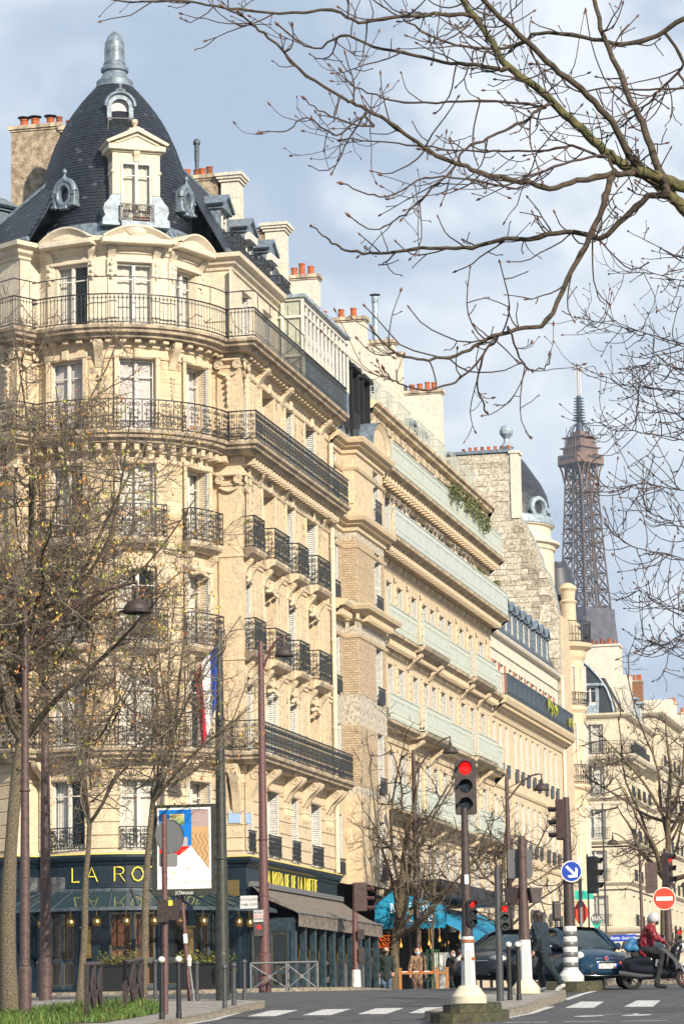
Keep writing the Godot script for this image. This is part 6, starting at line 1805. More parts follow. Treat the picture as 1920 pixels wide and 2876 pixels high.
func building_end():
	var E := thing("end_building", "cream apartment building closing the view below the tower with a curved slate roof", "building", Vector3(-32, 2.4, -222))
	var pl := Plan.new([Vector2(-38, -222), Vector2(-30.4, -222), Vector2(-30.4, -222.2), Vector2(-30.4, -238)])
	facade_far(E, pl, 23.4, 0, [9.5, 12.75, 15.75, 18.9, 21.95], 3.12, [2.0, 5.3, 10.0, 13.0, 16.0, 19.0], 1.45, 2.25, "plaster_e")
	var b := MB.new()
	wall(b, pl, 0, 23.4, -1.0, 8.95, [[4.4, 6.2, 5.4, 7.6]], 0.3)
	wall(b, pl, 0, 23.4, 24.5, 24.9, [], 0.3)
	sweep(b, pl, 0, 23.4, [Vector2(0, 24.6), Vector2(0.2, 24.7), Vector2(0.35, 24.85), Vector2(0.35, 24.98), Vector2(-0.3, 25.0)])
	sweep(b, pl, 0, 23.4, [Vector2(0, 21.1), Vector2(0.15, 21.2), Vector2(0.7, 21.6), Vector2(0.8, 21.8), Vector2(0.8, 21.93), Vector2(0, 21.95)])
	sweep(b, pl, 0, 23.4, [Vector2(0, 8.8), Vector2(0.15, 8.9), Vector2(0.6, 9.1), Vector2(0.7, 9.3), Vector2(0, 9.4)])
	wpart(E, "stone_base", b, M.plaster_e)
	var sp := []
	b = MB.new(); b.pan(-0.1, 0.1, -0.22, 0, 0, 0.5, 0.03)
	for i in 24: sp.push_back(pl.xf(0.6 + i * 0.6, 0.05, 21.6))
	each(E, "modillion", b, M.plaster_e, sp)
	b = MB.new(); railing(b, pl, 2.0, 14.0, 0.72, 21.95, 0.95, "simple", 0.36); wpart(E, "balcony_rail", b, M.iron)
	var cv := [Vector2(-31.15, 24.95), Vector2(-31.3, 25.8), Vector2(-31.65, 26.8), Vector2(-32.2, 27.7), Vector2(-32.9, 28.5), Vector2(-33.6, 29.1)]
	var f := PackedVector2Array([Vector2(-38, 24.9)])
	for p in cv: f.push_back(p)
	f.push_back(Vector2(-38, 29.4))
	b = MB.new(); b.ext(f, -224, -222.25)
	wpart(E, "slate_roof", b, M.slate_plain)
	b = MB.new()
	for i in 5: b.bar(Vector3(cv[i].x, cv[i].y, -222.2), Vector3(cv[i + 1].x, cv[i + 1].y, -222.2), 0.09, 6)
	wpart(E, "zinc_edge", b, M.zinc_pale)
	b = MB.new()
	f = PackedVector2Array([Vector2(-36, 24.9), Vector2(-30.3, 24.9), Vector2(-30.25, 28.0), Vector2(-30.94, 28.05), Vector2(-30.94, 30.2), Vector2(-36, 30.25)])
	b.ext(f, -226, -224.2)
	b.bx(-36.1, -30.85, 30.2, 30.36, -226.1, -224.1)
	wpart(E, "rendered_gable", b, M.plaster)
	var k := 0
	for x in [-33.6, -33.25, -32.95, -32.65, -32.3, -32.0, -31.7, -31.3]:
		b = MB.new(); pot(b, x, 30.36, -225, 0.12, 0.34 if k % 2 else 0.5)
		wpart(E, "chimney_pot", b, M.terracotta_dark if k < 6 else M.terracotta); k += 1
	var t := T(-32.85, 25.0, -222.0)
	b = MB.new()
	b.bx(-0.62, -0.45, 0, 2.0, -1.2, 0, t); b.bx(0.45, 0.62, 0, 2.0, -1.2, 0, t); b.bx(-0.62, 0.62, 0, 0.62, -1.2, -0.02, t); b.pan(-0.95, 0.95, 2.0, 2.2, -2.0, 0.3, 0.05, t)
	var d := wpart(E, "roof_dormer", b, M.zinc_pale)
	french(d, t * T(0, 0.62, -0.08), 0.9, 1.35, "half")
	b = MB.new()
	b.q(Vector3(-30.5, 24.95, -224), Vector3(-30.5, 24.95, -238), Vector3(-32, 27.8, -238), Vector3(-32, 27.8, -224))
	b.q(Vector3(-32, 27.8, -224), Vector3(-32, 27.8, -238), Vector3(-38, 28.4, -238), Vector3(-38, 28.4, -224))
	wpart(E, "mansard_roof", b, M.zinc)
	for z in [-227.0, -230.5, -234.0]:
		var q := Transform3D(Basis(Vector3(0, 0, -1), Vector3.UP, Vector3(1, 0, 0)), Vector3(-30.7, 25.0, z))
		b = MB.new(); b.bx(-0.6, -0.5, 0, 1.8, -1.0, 0, q); b.bx(0.5, 0.6, 0, 1.8, -1.0, 0, q); b.pan(-0.75, 0.75, 1.8, 1.95, -1.2, 0.3, 0.04, q)
		french(wpart(E, "roof_dormer", b, M.zinc_pale), q * T(0, 0.1, -0.1), 1.0, 1.7, "curtain")
	var F := thing("cream_house", "cream house with a brick chimney stack behind the bare tree on the right", "building", Vector3(-32, 2.0, -238))
	pl = Plan.new([Vector2(-36, -238.2), Vector2(-30.0, -238.2), Vector2(-30.0, -238.4), Vector2(-30.0, -252)])
	facade_far(F, pl, 19.8, 0, [6.0, 9.3, 12.6, 15.9, 19.2, 22.5], 3.32, [8.4, 11.4, 14.4, 17.4], 1.2, 2.2, "plaster_e")
	b = MB.new()
	wall(b, pl, 0, 19.8, -1, 5.5, [], 0.3); wall(b, pl, 0, 19.8, 25.35, 26.6, [], 0.3)
	sweep(b, pl, 0, 19.8, [Vector2(0, 26.2), Vector2(0.3, 26.35), Vector2(0.5, 26.55), Vector2(0.5, 26.7), Vector2(-3, 26.75)])
	wpart(F, "cornice", b, M.plaster_e)
	chimney(F, -33.85, -32.7, 25, 30.4, -251.0, -249.6, "brick_red", [[-33.6, 0.13, 0.5], [-33.3, 0.13, 0.5], [-33.0, 0.13, 0.5], [-32.8, 0.1, 0.5]], "stucco")
	var H := thing("white_house", "pale house with stepped roof at the right edge beyond the bare tree", "building", Vector3(-30, 1.8, -252))
	pl = Plan.new([Vector2(-36, -252.2), Vector2(-29.6, -252.2), Vector2(-29.6, -252.4), Vector2(-29.6, -290)])
	facade_far(H, pl, 44.0, 0, [6.3, 9.6, 12.9, 16.2, 19.5, 22.8], 3.32, [8.4, 11.4, 14.4, 17.4, 20.4, 23.4, 26.4, 29.4], 1.2, 2.2, "plaster")
	b = MB.new()
	wall(b, pl, 0, 44, -1, 5.8, [], 0.3); wall(b, pl, 0, 44, 25.6, 27.6, [[7.6, 8.8, 25.8, 27.2], [11, 12.2, 25.8, 27.2]], 0.3)
	sweep(b, pl, 0, 44, [Vector2(0, 25.6), Vector2(0.3, 25.75), Vector2(0.5, 25.95), Vector2(0.5, 26.1), Vector2(0, 26.15)])
	b.bx(-36, -29.9, 27.6, 27.75, -290, -252.2)
	wpart(H, "upper_walls", b, M.plaster); b = MB.new(); b.bx(-34, -30.6, 27.75, 29.2, -256, -253); wpart(H, "roof_hut", b, M.plaster)
	for z in [-254.0, -262.0]:
		chimney(H, -33.5, -30.4, 27, 28.9, z - 0.6, z, "plaster", [[-30.9, 0.13, 0.4], [-30.6, 0.13, 0.4]])

func tw(y: float) -> float:
	var k := [[0, 50.0], [57, 33.0], [115, 18.5], [150, 13.2], [193, 9.5], [207, 8.5], [232, 7.0], [260, 5.7], [276, 5.2]]
	for i in k.size() - 1:
		if y <= k[i + 1][0]: return lerpf(k[i][1], k[i + 1][1], (y - k[i][0]) / (k[i + 1][0] - k[i][0]))
	return 5.2

func tower():
	var E := thing("lattice_tower", "tall brown iron lattice tower rising far behind the rooftops", "tower", Vector3(-210.8, -7.0, -1418.0), deg_to_rad(13 + 42))
	var ys := [0.0, 19.0, 38.0, 57.0, 76.0, 95.0, 115.0]
	var y := 115.0
	var st := 12.4
	while y < 273.0:
		y += st; st = maxf(st * 0.955, 6.2); ys.push_back(minf(y, 276.5))
	var posts := MB.new(); var br := MB.new(); var core := MB.new()
	for i in ys.size() - 1:
		var y0: float = ys[i]; var y1: float = ys[i + 1]
		var w0 := tw(y0); var w1 := tw(y1)
		for q in 4:
			var rt := Basis(Vector3.UP, q * PI / 2)
			var th := 0.55 if y0 > 110 else 1.2
			var k0 := lerpf(0.55, 0.1, clampf((y0 - 90) / 110.0, 0, 1)); var k1 := lerpf(0.55, 0.1, clampf((y1 - 90) / 110.0, 0, 1))
			posts.tube([rt * Vector3(-w0, y0, w0), rt * Vector3(-w1, y1, w1)], [th, th], 4)
			for s in [-1, 1]:
				var a0 := rt * Vector3(s * w0, y0, w0); var a1 := rt * Vector3(s * w1, y1, w1)
				var b0 := rt * Vector3(s * w0 * k0, y0, w0); var b1 := rt * Vector3(s * w1 * k1, y1, w1)
				posts.tube([b0, b1], [th * 0.7, th * 0.7], 4)
				br.tube([a0, b1], [th * 0.5, th * 0.5], 4, false); br.tube([b0, a1], [th * 0.5, th * 0.5], 4, false)
				br.tube([a1, b1], [th * 0.5, th * 0.5], 4, false)
				br.tube([a1 - Vector3.UP * 1.3, b1 - Vector3.UP * 0.9], [th * 0.28, th * 0.28], 3, false)
				for m in 5:
					var f0 := m / 5.0; var f1 := (m + 1) / 5.0
					br.tube([a0.lerp(b1, f0) + Vector3.UP * 0.9, a0.lerp(b1, f1) - Vector3.UP * 0.2], [0.16, 0.16], 3, false)
					br.tube([b0.lerp(a1, f0) + Vector3.UP * 0.9, b0.lerp(a1, f1) - Vector3.UP * 0.2], [0.16, 0.16], 3, false)
			if y0 >= 95:
				core.tube([rt * Vector3(w0 * 0.32, y0, w0 * 0.32), rt * Vector3(w1 * 0.32, y1, w1 * 0.32)], [0.4, 0.4], 4)
				core.tube([rt * Vector3(w0 * 0.32, y0, w0 * 0.32), rt * Vector3(-w1 * 0.32, y1, w1 * 0.32)], [0.25, 0.25], 3)
				core.tube([rt * Vector3(-w0 * 0.9, y0, w0 * 0.9), rt * Vector3(w1 * 0.3, y1, w1 * 0.3)], [0.25, 0.25], 3)
				core.tube([rt * Vector3(w1, y1, w1), rt * Vector3(0, y1, 0)], [0.25, 0.25], 3)
	part(E, "posts", posts, M.rust_iron); part(E, "bracing", br, M.rust_iron); part(E, "core", core, M.rust_iron)
	var b := MB.new()
	b.box(Vector3(0, 116, 0), Vector3(42, 5, 42)); b.box(Vector3(0, 58, 0), Vector3(72, 6, 72))
	part(E, "platform", b, M.tower_deck)
	b = MB.new()
	var n0 := 9.9; var n1 := 9.05
	for q in 4:
		var rt := Basis(Vector3.UP, q * PI / 2)
		for i in 8:
			for j in 4:
				var f := func(u, v): return rt * Vector3(lerpf(-1, 1, u) * lerpf(n0 + 0.6, n1 + 0.6, v), lerpf(189.5, 207.0, v), lerpf(n0 + 0.6, n1 + 0.6, v) + 0.25 * sin(u * 19 + v * 7))
				b.q(f.call(i / 8.0, j / 4.0), f.call((i + 1) / 8.0, j / 4.0), f.call((i + 1) / 8.0, (j + 1) / 4.0), f.call(i / 8.0, (j + 1) / 4.0))
	part(E, "safety_net", b, M.tower_net)
	b = MB.new()
	for q in 4:
		var rt := Basis(Vector3.UP, q * PI / 2)
		for u in [-1.0, -0.45, 0.45, 1.0]:
			b.tube([rt * Vector3(u * 5.3, 262, 5.3), rt * Vector3(u * 5.6, 268, 5.7), rt * Vector3(u * 5.7, 273.5, 7.0), rt * Vector3(u * 5.8, 276.5, 8.4)], [0.5, 0.5, 0.5, 0.5], 4)
	b.ext(PackedVector2Array([Vector2(-6.4, -9), Vector2(6.4, -9), Vector2(9, -6.4), Vector2(9, 6.4), Vector2(6.4, 9), Vector2(-6.4, 9), Vector2(-9, 6.4), Vector2(-9, -6.4)]), 276.3, 280.8, Transform3D(Basis(Vector3(1, 0, 0), Vector3(0, 0, 1), Vector3(0, 1, 0)), Vector3.ZERO))
	part(E, "gallery", b, M.tower_deck)
	b = MB.new()
	for q in 4:
		var tt := Transform3D(Basis(Vector3.UP, q * PI / 2), Vector3.ZERO)
		for i in 4: b.bx(-4.6 + i * 2.4, -2.8 + i * 2.4, 278.4, 279.9, 8.9, 9.1, tt)
	part(E, "gallery_window", b, M.glass_dark)
	b = MB.new()
	b.box(Vector3(0, 282.5, 0), Vector3(11.5, 3.4, 11.5)); b.box(Vector3(0, 284.6, 0), Vector3(14, 0.5, 14)); b.box(Vector3(0, 287, 0), Vector3(9.5, 4.6, 9.5)); b.box(Vector3(0, 289.6, 0), Vector3(12.5, 0.5, 12.5)); b.box(Vector3(0, 291, 0), Vector3(6.5, 3.0, 6.5))
	for i in 28:
		var a := TAU * i / 28
		b.tube([Vector3(sin(a) * 7.4, 284.8, cos(a) * 7.4), Vector3(sin(a) * 7.4, 287.2 + (i % 3), cos(a) * 7.4)], [0.14, 0.14], 3)
		b.tube([Vector3(sin(a) * 8.2, 280.8, cos(a) * 8.2), Vector3(sin(a) * 8.2, 284.4, cos(a) * 8.2)], [0.14, 0.14], 3)
	part(E, "cabin", b, M.tower_deck)
	b = MB.new()
	for q in 8:
		var a := TAU * q / 8
		b.tube([Vector3(sin(a) * 6.2, 289.8, cos(a) * 6.2), Vector3(sin(a) * 5.2, 293.0, cos(a) * 5.2), Vector3(sin(a) * 3.2, 295.6, cos(a) * 3.2), Vector3(sin(a) * 1.2, 297.0, cos(a) * 1.2)], [0.3, 0.3, 0.3, 0.3], 4)
		b.tube([Vector3(sin(a) * 6.4, 289.8, cos(a) * 6.4), Vector3(sin(a) * 6.4, 294.5, cos(a) * 6.4)], [0.18, 0.18], 3)
	b.tube([Vector3(0, 293, 0), Vector3(0, 297.5, 0), Vector3(0, 310, 0)], [2.0, 1.5, 1.1], 6)
	for i in 9:
		b.box(Vector3(0, 298.0 + i * 1.35, 0), Vector3(4.6 - 0.15 * i, 0.3, 4.6 - 0.15 * i))
	part(E, "mast", b, M.zinc_dark)
	b = MB.new()
	for q in 4:
		var d := Basis(Vector3.UP, q * PI / 2) * Vector3(0.75, 0, 0.75)
		b.bar(d + Vector3.UP * 310, d + Vector3.UP * 323.5, 0.2, 4)
	for i in 14: b.box(Vector3(0, 310.5 + i * 0.95, 0), Vector3(1.6, 0.22, 1.6))
	b.box(Vector3(0, 323.5, 0), Vector3(7.4, 0.4, 1.2)); b.box(Vector3(0, 323.5, 0), Vector3(1.2, 0.4, 7.4)); b.bar(Vector3(0, 323, 0), Vector3(0, 328, 0), 0.14, 4)
	part(E, "antenna", b, M.white)

func disc(b: MB, t: Transform3D, r: float, d := 0.02, n := 28):
	b.lathe([Vector2(0, -d), Vector2(r, -d), Vector2(r, 0), Vector2(0, 0)], n, t * Transform3D(Basis(Vector3.RIGHT, PI / 2), Vector3.ZERO))

func rbox(b: MB, w: float, h: float, d: float, r: float, t: Transform3D, z0 := 0.0):
	var f := PackedVector2Array()
	for q in 4:
		for i in 5:
			var a := PI / 2 * (q + i / 4.0)
			f.push_back(Vector2((w / 2 - r) * [1, -1, -1, 1][q] + cos(a) * r, (h / 2 - r) * [1, 1, -1, -1][q] + sin(a) * r))
	b.ext(f, z0, z0 + d, t)

func head(parent: Node3D, t: Transform3D, w: float, h: float, lit: int, round := false, board := "brown_dark"):
	var b := MB.new()
	rbox(b, w, h, w * 0.55, w * 0.45 if round else 0.04, t, -w * 0.55)
	var o := part(parent, "signal_head", b, M[board])
	var r := h / 3 * 0.335
	for i in 3:
		var y := h / 3 * (1 - i)
		b = MB.new()
		var p := []
		for k in 13:
			var a := PI * (k / 12.0) * 1.1 - 0.05 * PI
			p.push_back(Vector2(cos(a), sin(a)) * r * 1.16)
		for k in 12:
			var l0 := 0.55 + 0.45 * sin(PI * k / 12.0); var l1 := 0.55 + 0.45 * sin(PI * (k + 1) / 12.0)
			b.q(t * Vector3(p[k].x, y + p[k].y, 0), t * Vector3(p[k + 1].x, y + p[k + 1].y, 0), t * Vector3(p[k + 1].x, y + p[k + 1].y, r * 1.7 * l1), t * Vector3(p[k].x, y + p[k].y, r * 1.7 * l0))
		part(o, "visor", b, M.black)
		b = MB.new()
		b.lathe([Vector2(r, 0.0), Vector2(r * 0.8, 0.012), Vector2(r * 0.4, 0.02), Vector2(0, 0.024)], 18, t * Transform3D(Basis(Vector3.RIGHT, PI / 2), Vector3(0, y, 0.003)))
		part(o, "lens", b, M.lamp_red if i == lit else M.glass_dark)
	return o

func pole_prism(b: MB, y0: float, y1: float, r0: float, r1: float, n := 8):
	b.lathe([Vector2(0, y0), Vector2(r0, y0), Vector2(r1, y1), Vector2(0, y1)], n)

func bollard(x: float, z: float, h: float, white: bool, label: String, lift := 0.12):
	var t := thing("bollard", label, "bollard", Vector3(x, G(z) + lift, z), 0.0, "white topped bollards" if white else "dark iron bollards")
	var b := MB.new()
	b.lathe([Vector2(0.055, 0), Vector2(0.052, 0.1), Vector2(0.045, 0.12), Vector2(0.042, h - 0.16), Vector2(0.05, h - 0.15), Vector2(0.05, h - 0.11), Vector2(0.03, h - 0.1)], 12)
	part(t, "post", b, M.iron_grey if not white else M.black)
	b = MB.new()
	var f := []
	for i in 9: f.push_back(Vector2(sin(PI * i / 8) * 0.062 + 0.001, h - 0.065 - cos(PI * i / 8) * 0.06))
	b.lathe(f, 14)
	part(t, "ball", b, M.white if white else M.iron_grey)

func lamp_post(x: float, z: float, lift: float, h: float, arm: Vector3, label: String, mt := "brown", r := 0.09, lamp := 0.26):
	var t := thing("street_lamp", label, "street lamp", Vector3(x, G(z) + lift, z), 0.0, "dome street lamps on curved arms")
	var b := MB.new()
	b.lathe([Vector2(r * 1.35, -0.3), Vector2(r * 1.35, 0.95), Vector2(r * 1.05, 1.0), Vector2(r, 3.0), Vector2(r * 0.95, 3.02), Vector2(r * 0.62, h - 0.3), Vector2(r * 0.5, h), Vector2(0, h + 0.02)], 8)
	for y in [1.0, 2.6, 4.2]: b.lathe([Vector2(r * 1.06, y), Vector2(r * 1.12, y + 0.02), Vector2(r * 1.06, y + 0.04)], 8)
	part(t, "pole", b, M[mt])
	b = MB.new()
	var p := []; var rr := []
	var a0 := Vector3(0, h - 0.95, 0)
	for i in 9:
		var f := i / 8.0
		p.push_back(a0.lerp(arm, f) + Vector3.UP * (sin(f * PI * 0.85) * 0.35) + Vector3.UP * 0.12 * f); rr.push_back(0.035)
	p.push_back(arm + Vector3.UP * 0.05); rr.push_back(0.03)
	b.tube(p, rr, 6)
	b.tube([Vector3(0, h - 0.5, 0), Vector3(0, h - 0.5, 0).lerp(p[5], 0.9)], [0.018, 0.018], 4)
	part(t, "arm", b, M[mt])
	b = MB.new()
	b.lathe([Vector2(lamp * 1.08, 0), Vector2(lamp * 1.1, 0.04), Vector2(lamp, 0.06), Vector2(lamp * 0.9, lamp * 0.55), Vector2(lamp * 0.62, lamp * 0.85), Vector2(lamp * 0.22, lamp), Vector2(lamp * 0.2, lamp + 0.14), Vector2(0, lamp + 0.15)], 20, T(arm.x, arm.y - lamp - 0.05, arm.z))
	part(t, "lamp_shade", b, M.brown_dark)
	b = MB.new()
	b.lathe([Vector2(0.0, -lamp * 0.55), Vector2(lamp * 0.4, -lamp * 0.48), Vector2(lamp * 0.75, -lamp * 0.22), Vector2(lamp * 0.9, 0.0)], 18, T(arm.x, arm.y - lamp - 0.05, arm.z))
	part(t, "globe", b, M.glass)
	return t

func box_base(t: Node3D, mt):
	var b := MB.new()
	b.lathe([Vector2(0.3, 0), Vector2(0.3, 0.12), Vector2(0.27, 0.16), Vector2(0.16, 0.3), Vector2(0, 0.3)], 16)
	part(t, "foot", b, mt)

func white_post(t: Node3D, y0: float, y1: float, r0: float, r1: float, bands := true):
	var b := MB.new()
	pole_prism(b, y0, y1, r0, r1, 8)
	var o := part(t, "white_sleeve", b, M.white_metal, Transform3D(Basis(Vector3.UP, PI / 8), Vector3.ZERO))
	b = MB.new()
	b.pan(-r1 * 0.55, r1 * 0.55, y0 + 0.08, y1 - 0.22, r1 * 0.85, r0 * 0.93 + 0.012, 0.004)
	part(t, "reflector", b, M.reflector)
	if bands:
		b = MB.new()
		for y in [lerpf(y0, y1, 0.56), y1 - 0.1]: b.lathe([Vector2(r0 * 1.0, y), Vector2(r0 * 1.0, y + 0.05)], 8, Transform3D(Basis(Vector3.UP, PI / 8), Vector3.ZERO))
		part(t, "orange_band", b, M.rust_orange)

func street():
	glow("lamp_red", Color(1.0, 0.06, 0.04), 1.6)
	mat("reflector", L(0.42, 0.45, 0.47), 0.3)
	mat("rust_orange", L(0.36, 0.13, 0.04), 0.7, M.brown.albedo_texture, 0.4)
	mat("deep_purple", L(0.25, 0.02, 0.10), 0.6); mat("sign_blue", L(0.01, 0.05, 0.36), 0.35); mat("sign_red", L(0.62, 0.05, 0.02), 0.4); mat("sign_teal", L(0.02, 0.40, 0.30), 0.4); mat("sign_grey", L(0.09, 0.095, 0.10), 0.45)
	var cy := deg_to_rad(13.0)
	var t := thing("traffic_light", "tall red traffic light on a white based post at the near island tip", "traffic light", Vector3(-9.84, G(-51.5) + 0.3, -51.5), deg_to_rad(10.5), "traffic signals")
	var y0 := 2.36 - t.position.y
	box_base(t, M.plaster_e)
	white_post(t, 0.22, 1.12, 0.135, 0.11)
	var b := MB.new()
	pole_prism(b, 1.12, 3.3, 0.105, 0.058, 8)
	part(t, "pole", b, M.brown_dark, Transform3D(Basis(Vector3.UP, PI / 8), Vector3.ZERO))
	head(t, T(0.03, 3.66, 0.02), 0.37, 0.93, 0)
	var hd = head(t, T(0.09, 1.5, 0.08, 0.7), 0.19, 0.48, 0, true, "black")
	b = MB.new(); b.pan(-0.035, 0.035, 2.0, 2.16, 0.08, 0.1, 0.002, T(0.01, 0, 0)); b.pan(-0.05, 0.05, 0.86, 1.0, 0.1, 0.125, 0.002)
	part(t, "sticker", b, M.paper)
	t = thing("cycle_signal", "slim dark pole with a small red cycle signal on the island", "traffic light", Vector3(-10.82, G(-59.9) + 0.15, -59.9), 0.0, "traffic signals")
	b = MB.new(); pole_prism(b, 0, 2.62, 0.075, 0.055, 12)
	part(t, "pole", b, M.iron_grey)
	head(t, T(0.14, 1.62, 0.03, 0.3), 0.2, 0.5, 0, true, "black")
	bollard(-10.7, -60.3, 1.15, true, "left one of the two white topped bollards on the island", 0.15)
	bollard(-10.5, -60.2, 1.15, true, "right one of the two white topped bollards on the island", 0.15)
	t = thing("signal_post", "brown post with a white foot, grey sign backs and two walk signals", "traffic light", Vector3(-11.05, G(-64.2) + 0.15, -64.2), deg_to_rad(11.0), "traffic signals")
	box_base(t, M.plaster_e)
	white_post(t, 0.2, 1.12, 0.16, 0.135, false)
	b = MB.new(); pole_prism(b, 1.12, 3.3, 0.12, 0.075, 8)
	for y in [2.42, 2.86]: b.lathe([Vector2(0.1, y), Vector2(0.1, y + 0.03)], 8)
	part(t, "pole", b, M.brown)
	b = MB.new(); rbox(b, 0.52, 0.6, 0.03, 0.05, T(-0.05, 2.72, -0.12))
	part(t, "sign_back", b, M.sign_grey)
	for s in [-1, 1]:
		b = MB.new()
		b.ext(PackedVector2Array([Vector2(-0.09, -0.16), Vector2(0.09, -0.16), Vector2(0.15, 0.16), Vector2(-0.15, 0.16)]), -0.1, 0.1, T(s * 0.24, 2.05, 0.0, s * 0.4))
		part(t, "walk_signal", b, M.brown_dark)
	t = thing("keep_right_post", "brown post with a round blue keep right arrow sign and striped wrapping", "road sign", Vector3(-11.26, G(-71.7) + 0.22, -71.7), deg_to_rad(9.0))
	box_base(t, M.white_metal)
	b = MB.new(); pole_prism(b, 1.25, 4.3, 0.135, 0.075, 8); part(t, "pole", b, M.brown_dark)
	for i in 9:
		b = MB.new()
		b.lathe([Vector2(0.185 - i * 0.002, 0.2 + i * 0.12), Vector2(0.19 - i * 0.002 + 0.006 * (i % 2), 0.26 + i * 0.12), Vector2(0.184 - i * 0.002, 0.32 + i * 0.12)], 10)
		part(t, "wrapping_stripe", b, M.sign_grey if i % 2 else M.white_metal)
	b = MB.new(); disc(b, T(0.08, 2.55, 0.16), 0.255, 0.025); var sg := part(t, "sign_plate", b, M.white_metal)
	b = MB.new(); disc(b, T(0.08, 2.55, 0.165), 0.225, 0.004); part(sg, "blue_face", b, M.sign_blue)
	b = MB.new()
	var ar := Transform3D(Basis(Vector3(0, 0, 1), deg_to_rad(-45)), Vector3(0.08, 2.55, 0.17))
	b.bx(-0.17, 0.12, -0.03, 0.03, 0, 0.004, ar)
	b.ext(PackedVector2Array([Vector2(0.0, 0.14), Vector2(0.07, 0.14), Vector2(0.19, 0.0), Vector2(0.07, -0.14), Vector2(0.0, -0.14), Vector2(0.11, 0.0)]), 0.001, 0.005, ar)
	part(sg, "arrow", b, M.paper)
	b = MB.new(); rbox(b, 0.3, 0.95, 0.2, 0.04, T(-0.02, 3.78, 0.0, -1.9)); part(t, "signal_box", b, M.brown)
	for i in 3:
		b = MB.new(); b.lathe([Vector2(0.11, 0), Vector2(0.1, 0.22)], 12, T(-0.2, 4.07 - i * 0.3, 0.02, -1.9) * Transform3D(Basis(Vector3.RIGHT, PI / 2), Vector3.ZERO), -1.6, 1.6)
		part(t, "visor", b, M.brown_dark)
	b = MB.new(); rbox(b, 0.16, 0.46, 0.16, 0.07, T(-0.22, 1.64, 0.0, -1.2)); part(t, "small_signal", b, M.brown_dark)
	t = thing("no_entry_post", "brown signal post with a round red no entry sign behind the scooter", "road sign", Vector3(-9.98, G(-80.0) + 0.1, -80.0), deg_to_rad(8.0))
	b = MB.new(); pole_prism(b, 0, 3.4, 0.11, 0.07, 8); part(t, "pole", b, M.brown)
	b = MB.new(); disc(b, T(-0.08, 2.1, 0.14), 0.3, 0.025); sg = part(t, "sign_plate", b, M.white_metal)
	b = MB.new(); disc(b, T(-0.08, 2.1, 0.145), 0.275, 0.004); part(sg, "red_face", b, M.sign_red)
	b = MB.new(); b.bx(-0.29, 0.13, 2.05, 2.15, 0.15, 0.156); part(sg, "white_bar", b, M.paper)
	head(t, T(0.1, 2.85, 0.0, 1.15), 0.32, 0.86, 0)
	b = MB.new(); rbox(b, 0.32, 0.8, 0.1, 0.04, T(-0.4, 2.65, 0.0)); part(t, "sign_back", b, M.brown)
	head(t, T(0.27, 1.08, 0.02, 0.5), 0.16, 0.44, 0, true, "brown_dark")
	t = thing("corner_signal", "traffic light seen from behind on a brown post by the brown awning", "traffic light", Vector3(-22.2, G(-97.0) + 0.1, -97.0), deg_to_rad(6.0), "traffic signals")
	b = MB.new(); pole_prism(b, 0, 3.5, 0.13, 0.06, 8); part(t, "pole", b, M.brown_red)
	b = MB.new(); rbox(b, 0.4, 0.92, 0.2, 0.04, T(0.2, 3.05, -0.1)); part(t, "signal_box", b, M.brown)
	for i in 3:
		b = MB.new(); b.lathe([Vector2(0.12, 0), Vector2(0.11, 0.26)], 12, T(0.36, 3.35 - i * 0.3, -0.06, 1.5) * Transform3D(Basis(Vector3.RIGHT, PI / 2), Vector3.ZERO), -1.6, 1.6)
		part(t, "visor", b, M.brown_red)
	b = MB.new(); rbox(b, 0.2, 0.32, 0.2, 0.03, T(0.2, 1.85, 0.0)); rbox(b, 0.18, 0.46, 0.16, 0.07, T(0.2, 1.2, 0.0)); part(t, "walk_signal", b, M.brown_dark)
	b = MB.new(); pole_prism(b, 0.0, 0.72, 0.17, 0.15, 8); part(t, "white_sleeve", b, M.white_metal)
	t = thing("side_signal", "black traffic light seen from the side with pale visors and two thin posts", "traffic light", Vector3(-12.6, G(-85.0) + 0.12, -85.0), deg_to_rad(12.0), "traffic signals")
	b = MB.new(); b.bar(Vector3(-0.2, 0, 0), Vector3(-0.2, 3.5, 0), 0.03, 6); b.bar(Vector3(0.27, 0, 0), Vector3(0.27, 4.9, 0), 0.03, 6); b.bar(Vector3(0.07, 0, 0), Vector3(0.07, 3.4, 0), 0.03, 6)
	part(t, "poles", b, M.iron_grey)
	head(t, T(0.05, 2.92, 0, 1.2), 0.36, 1.02, 9, false, "black")
	t = thing("bus_sign", "round grey BUS stop sign with a teal edge on a thin post", "bus sign", Vector3(-12.45, G(-84.0) + 0.12, -84.0), deg_to_rad(10.0))
	b = MB.new(); b.bar(Vector3.ZERO, Vector3(0, 1.5, 0), 0.025, 6); part(t, "pole", b, M.grey_metal)
	b = MB.new()
	b.ext(PackedVector2Array([Vector2(-0.02, -0.26), Vector2(0.02, -0.26), Vector2(0.12, -0.1), Vector2(-0.12, -0.1)]), 0, 0.03, T(0, 1.66, 0)); disc(b, T(0, 1.66, 0.03), 0.15, 0.03); sg = part(t, "sign_plate", b, M.sign_teal)
	b = MB.new(); disc(b, T(0, 1.69, 0.036), 0.145, 0.004); part(sg, "grey_face", b, M.sign_grey)
	lettering(sg, "BUS", T(0, 1.69, 0.04), 0.1, M.paper, "Droid Sans", 0.004)
	t = thing("bus_shelter", "bus shelter with a blue name board under a pale flat roof", "bus shelter", Vector3(-12.0, G(-86.0) + 0.12, -86.0), deg_to_rad(10.0))
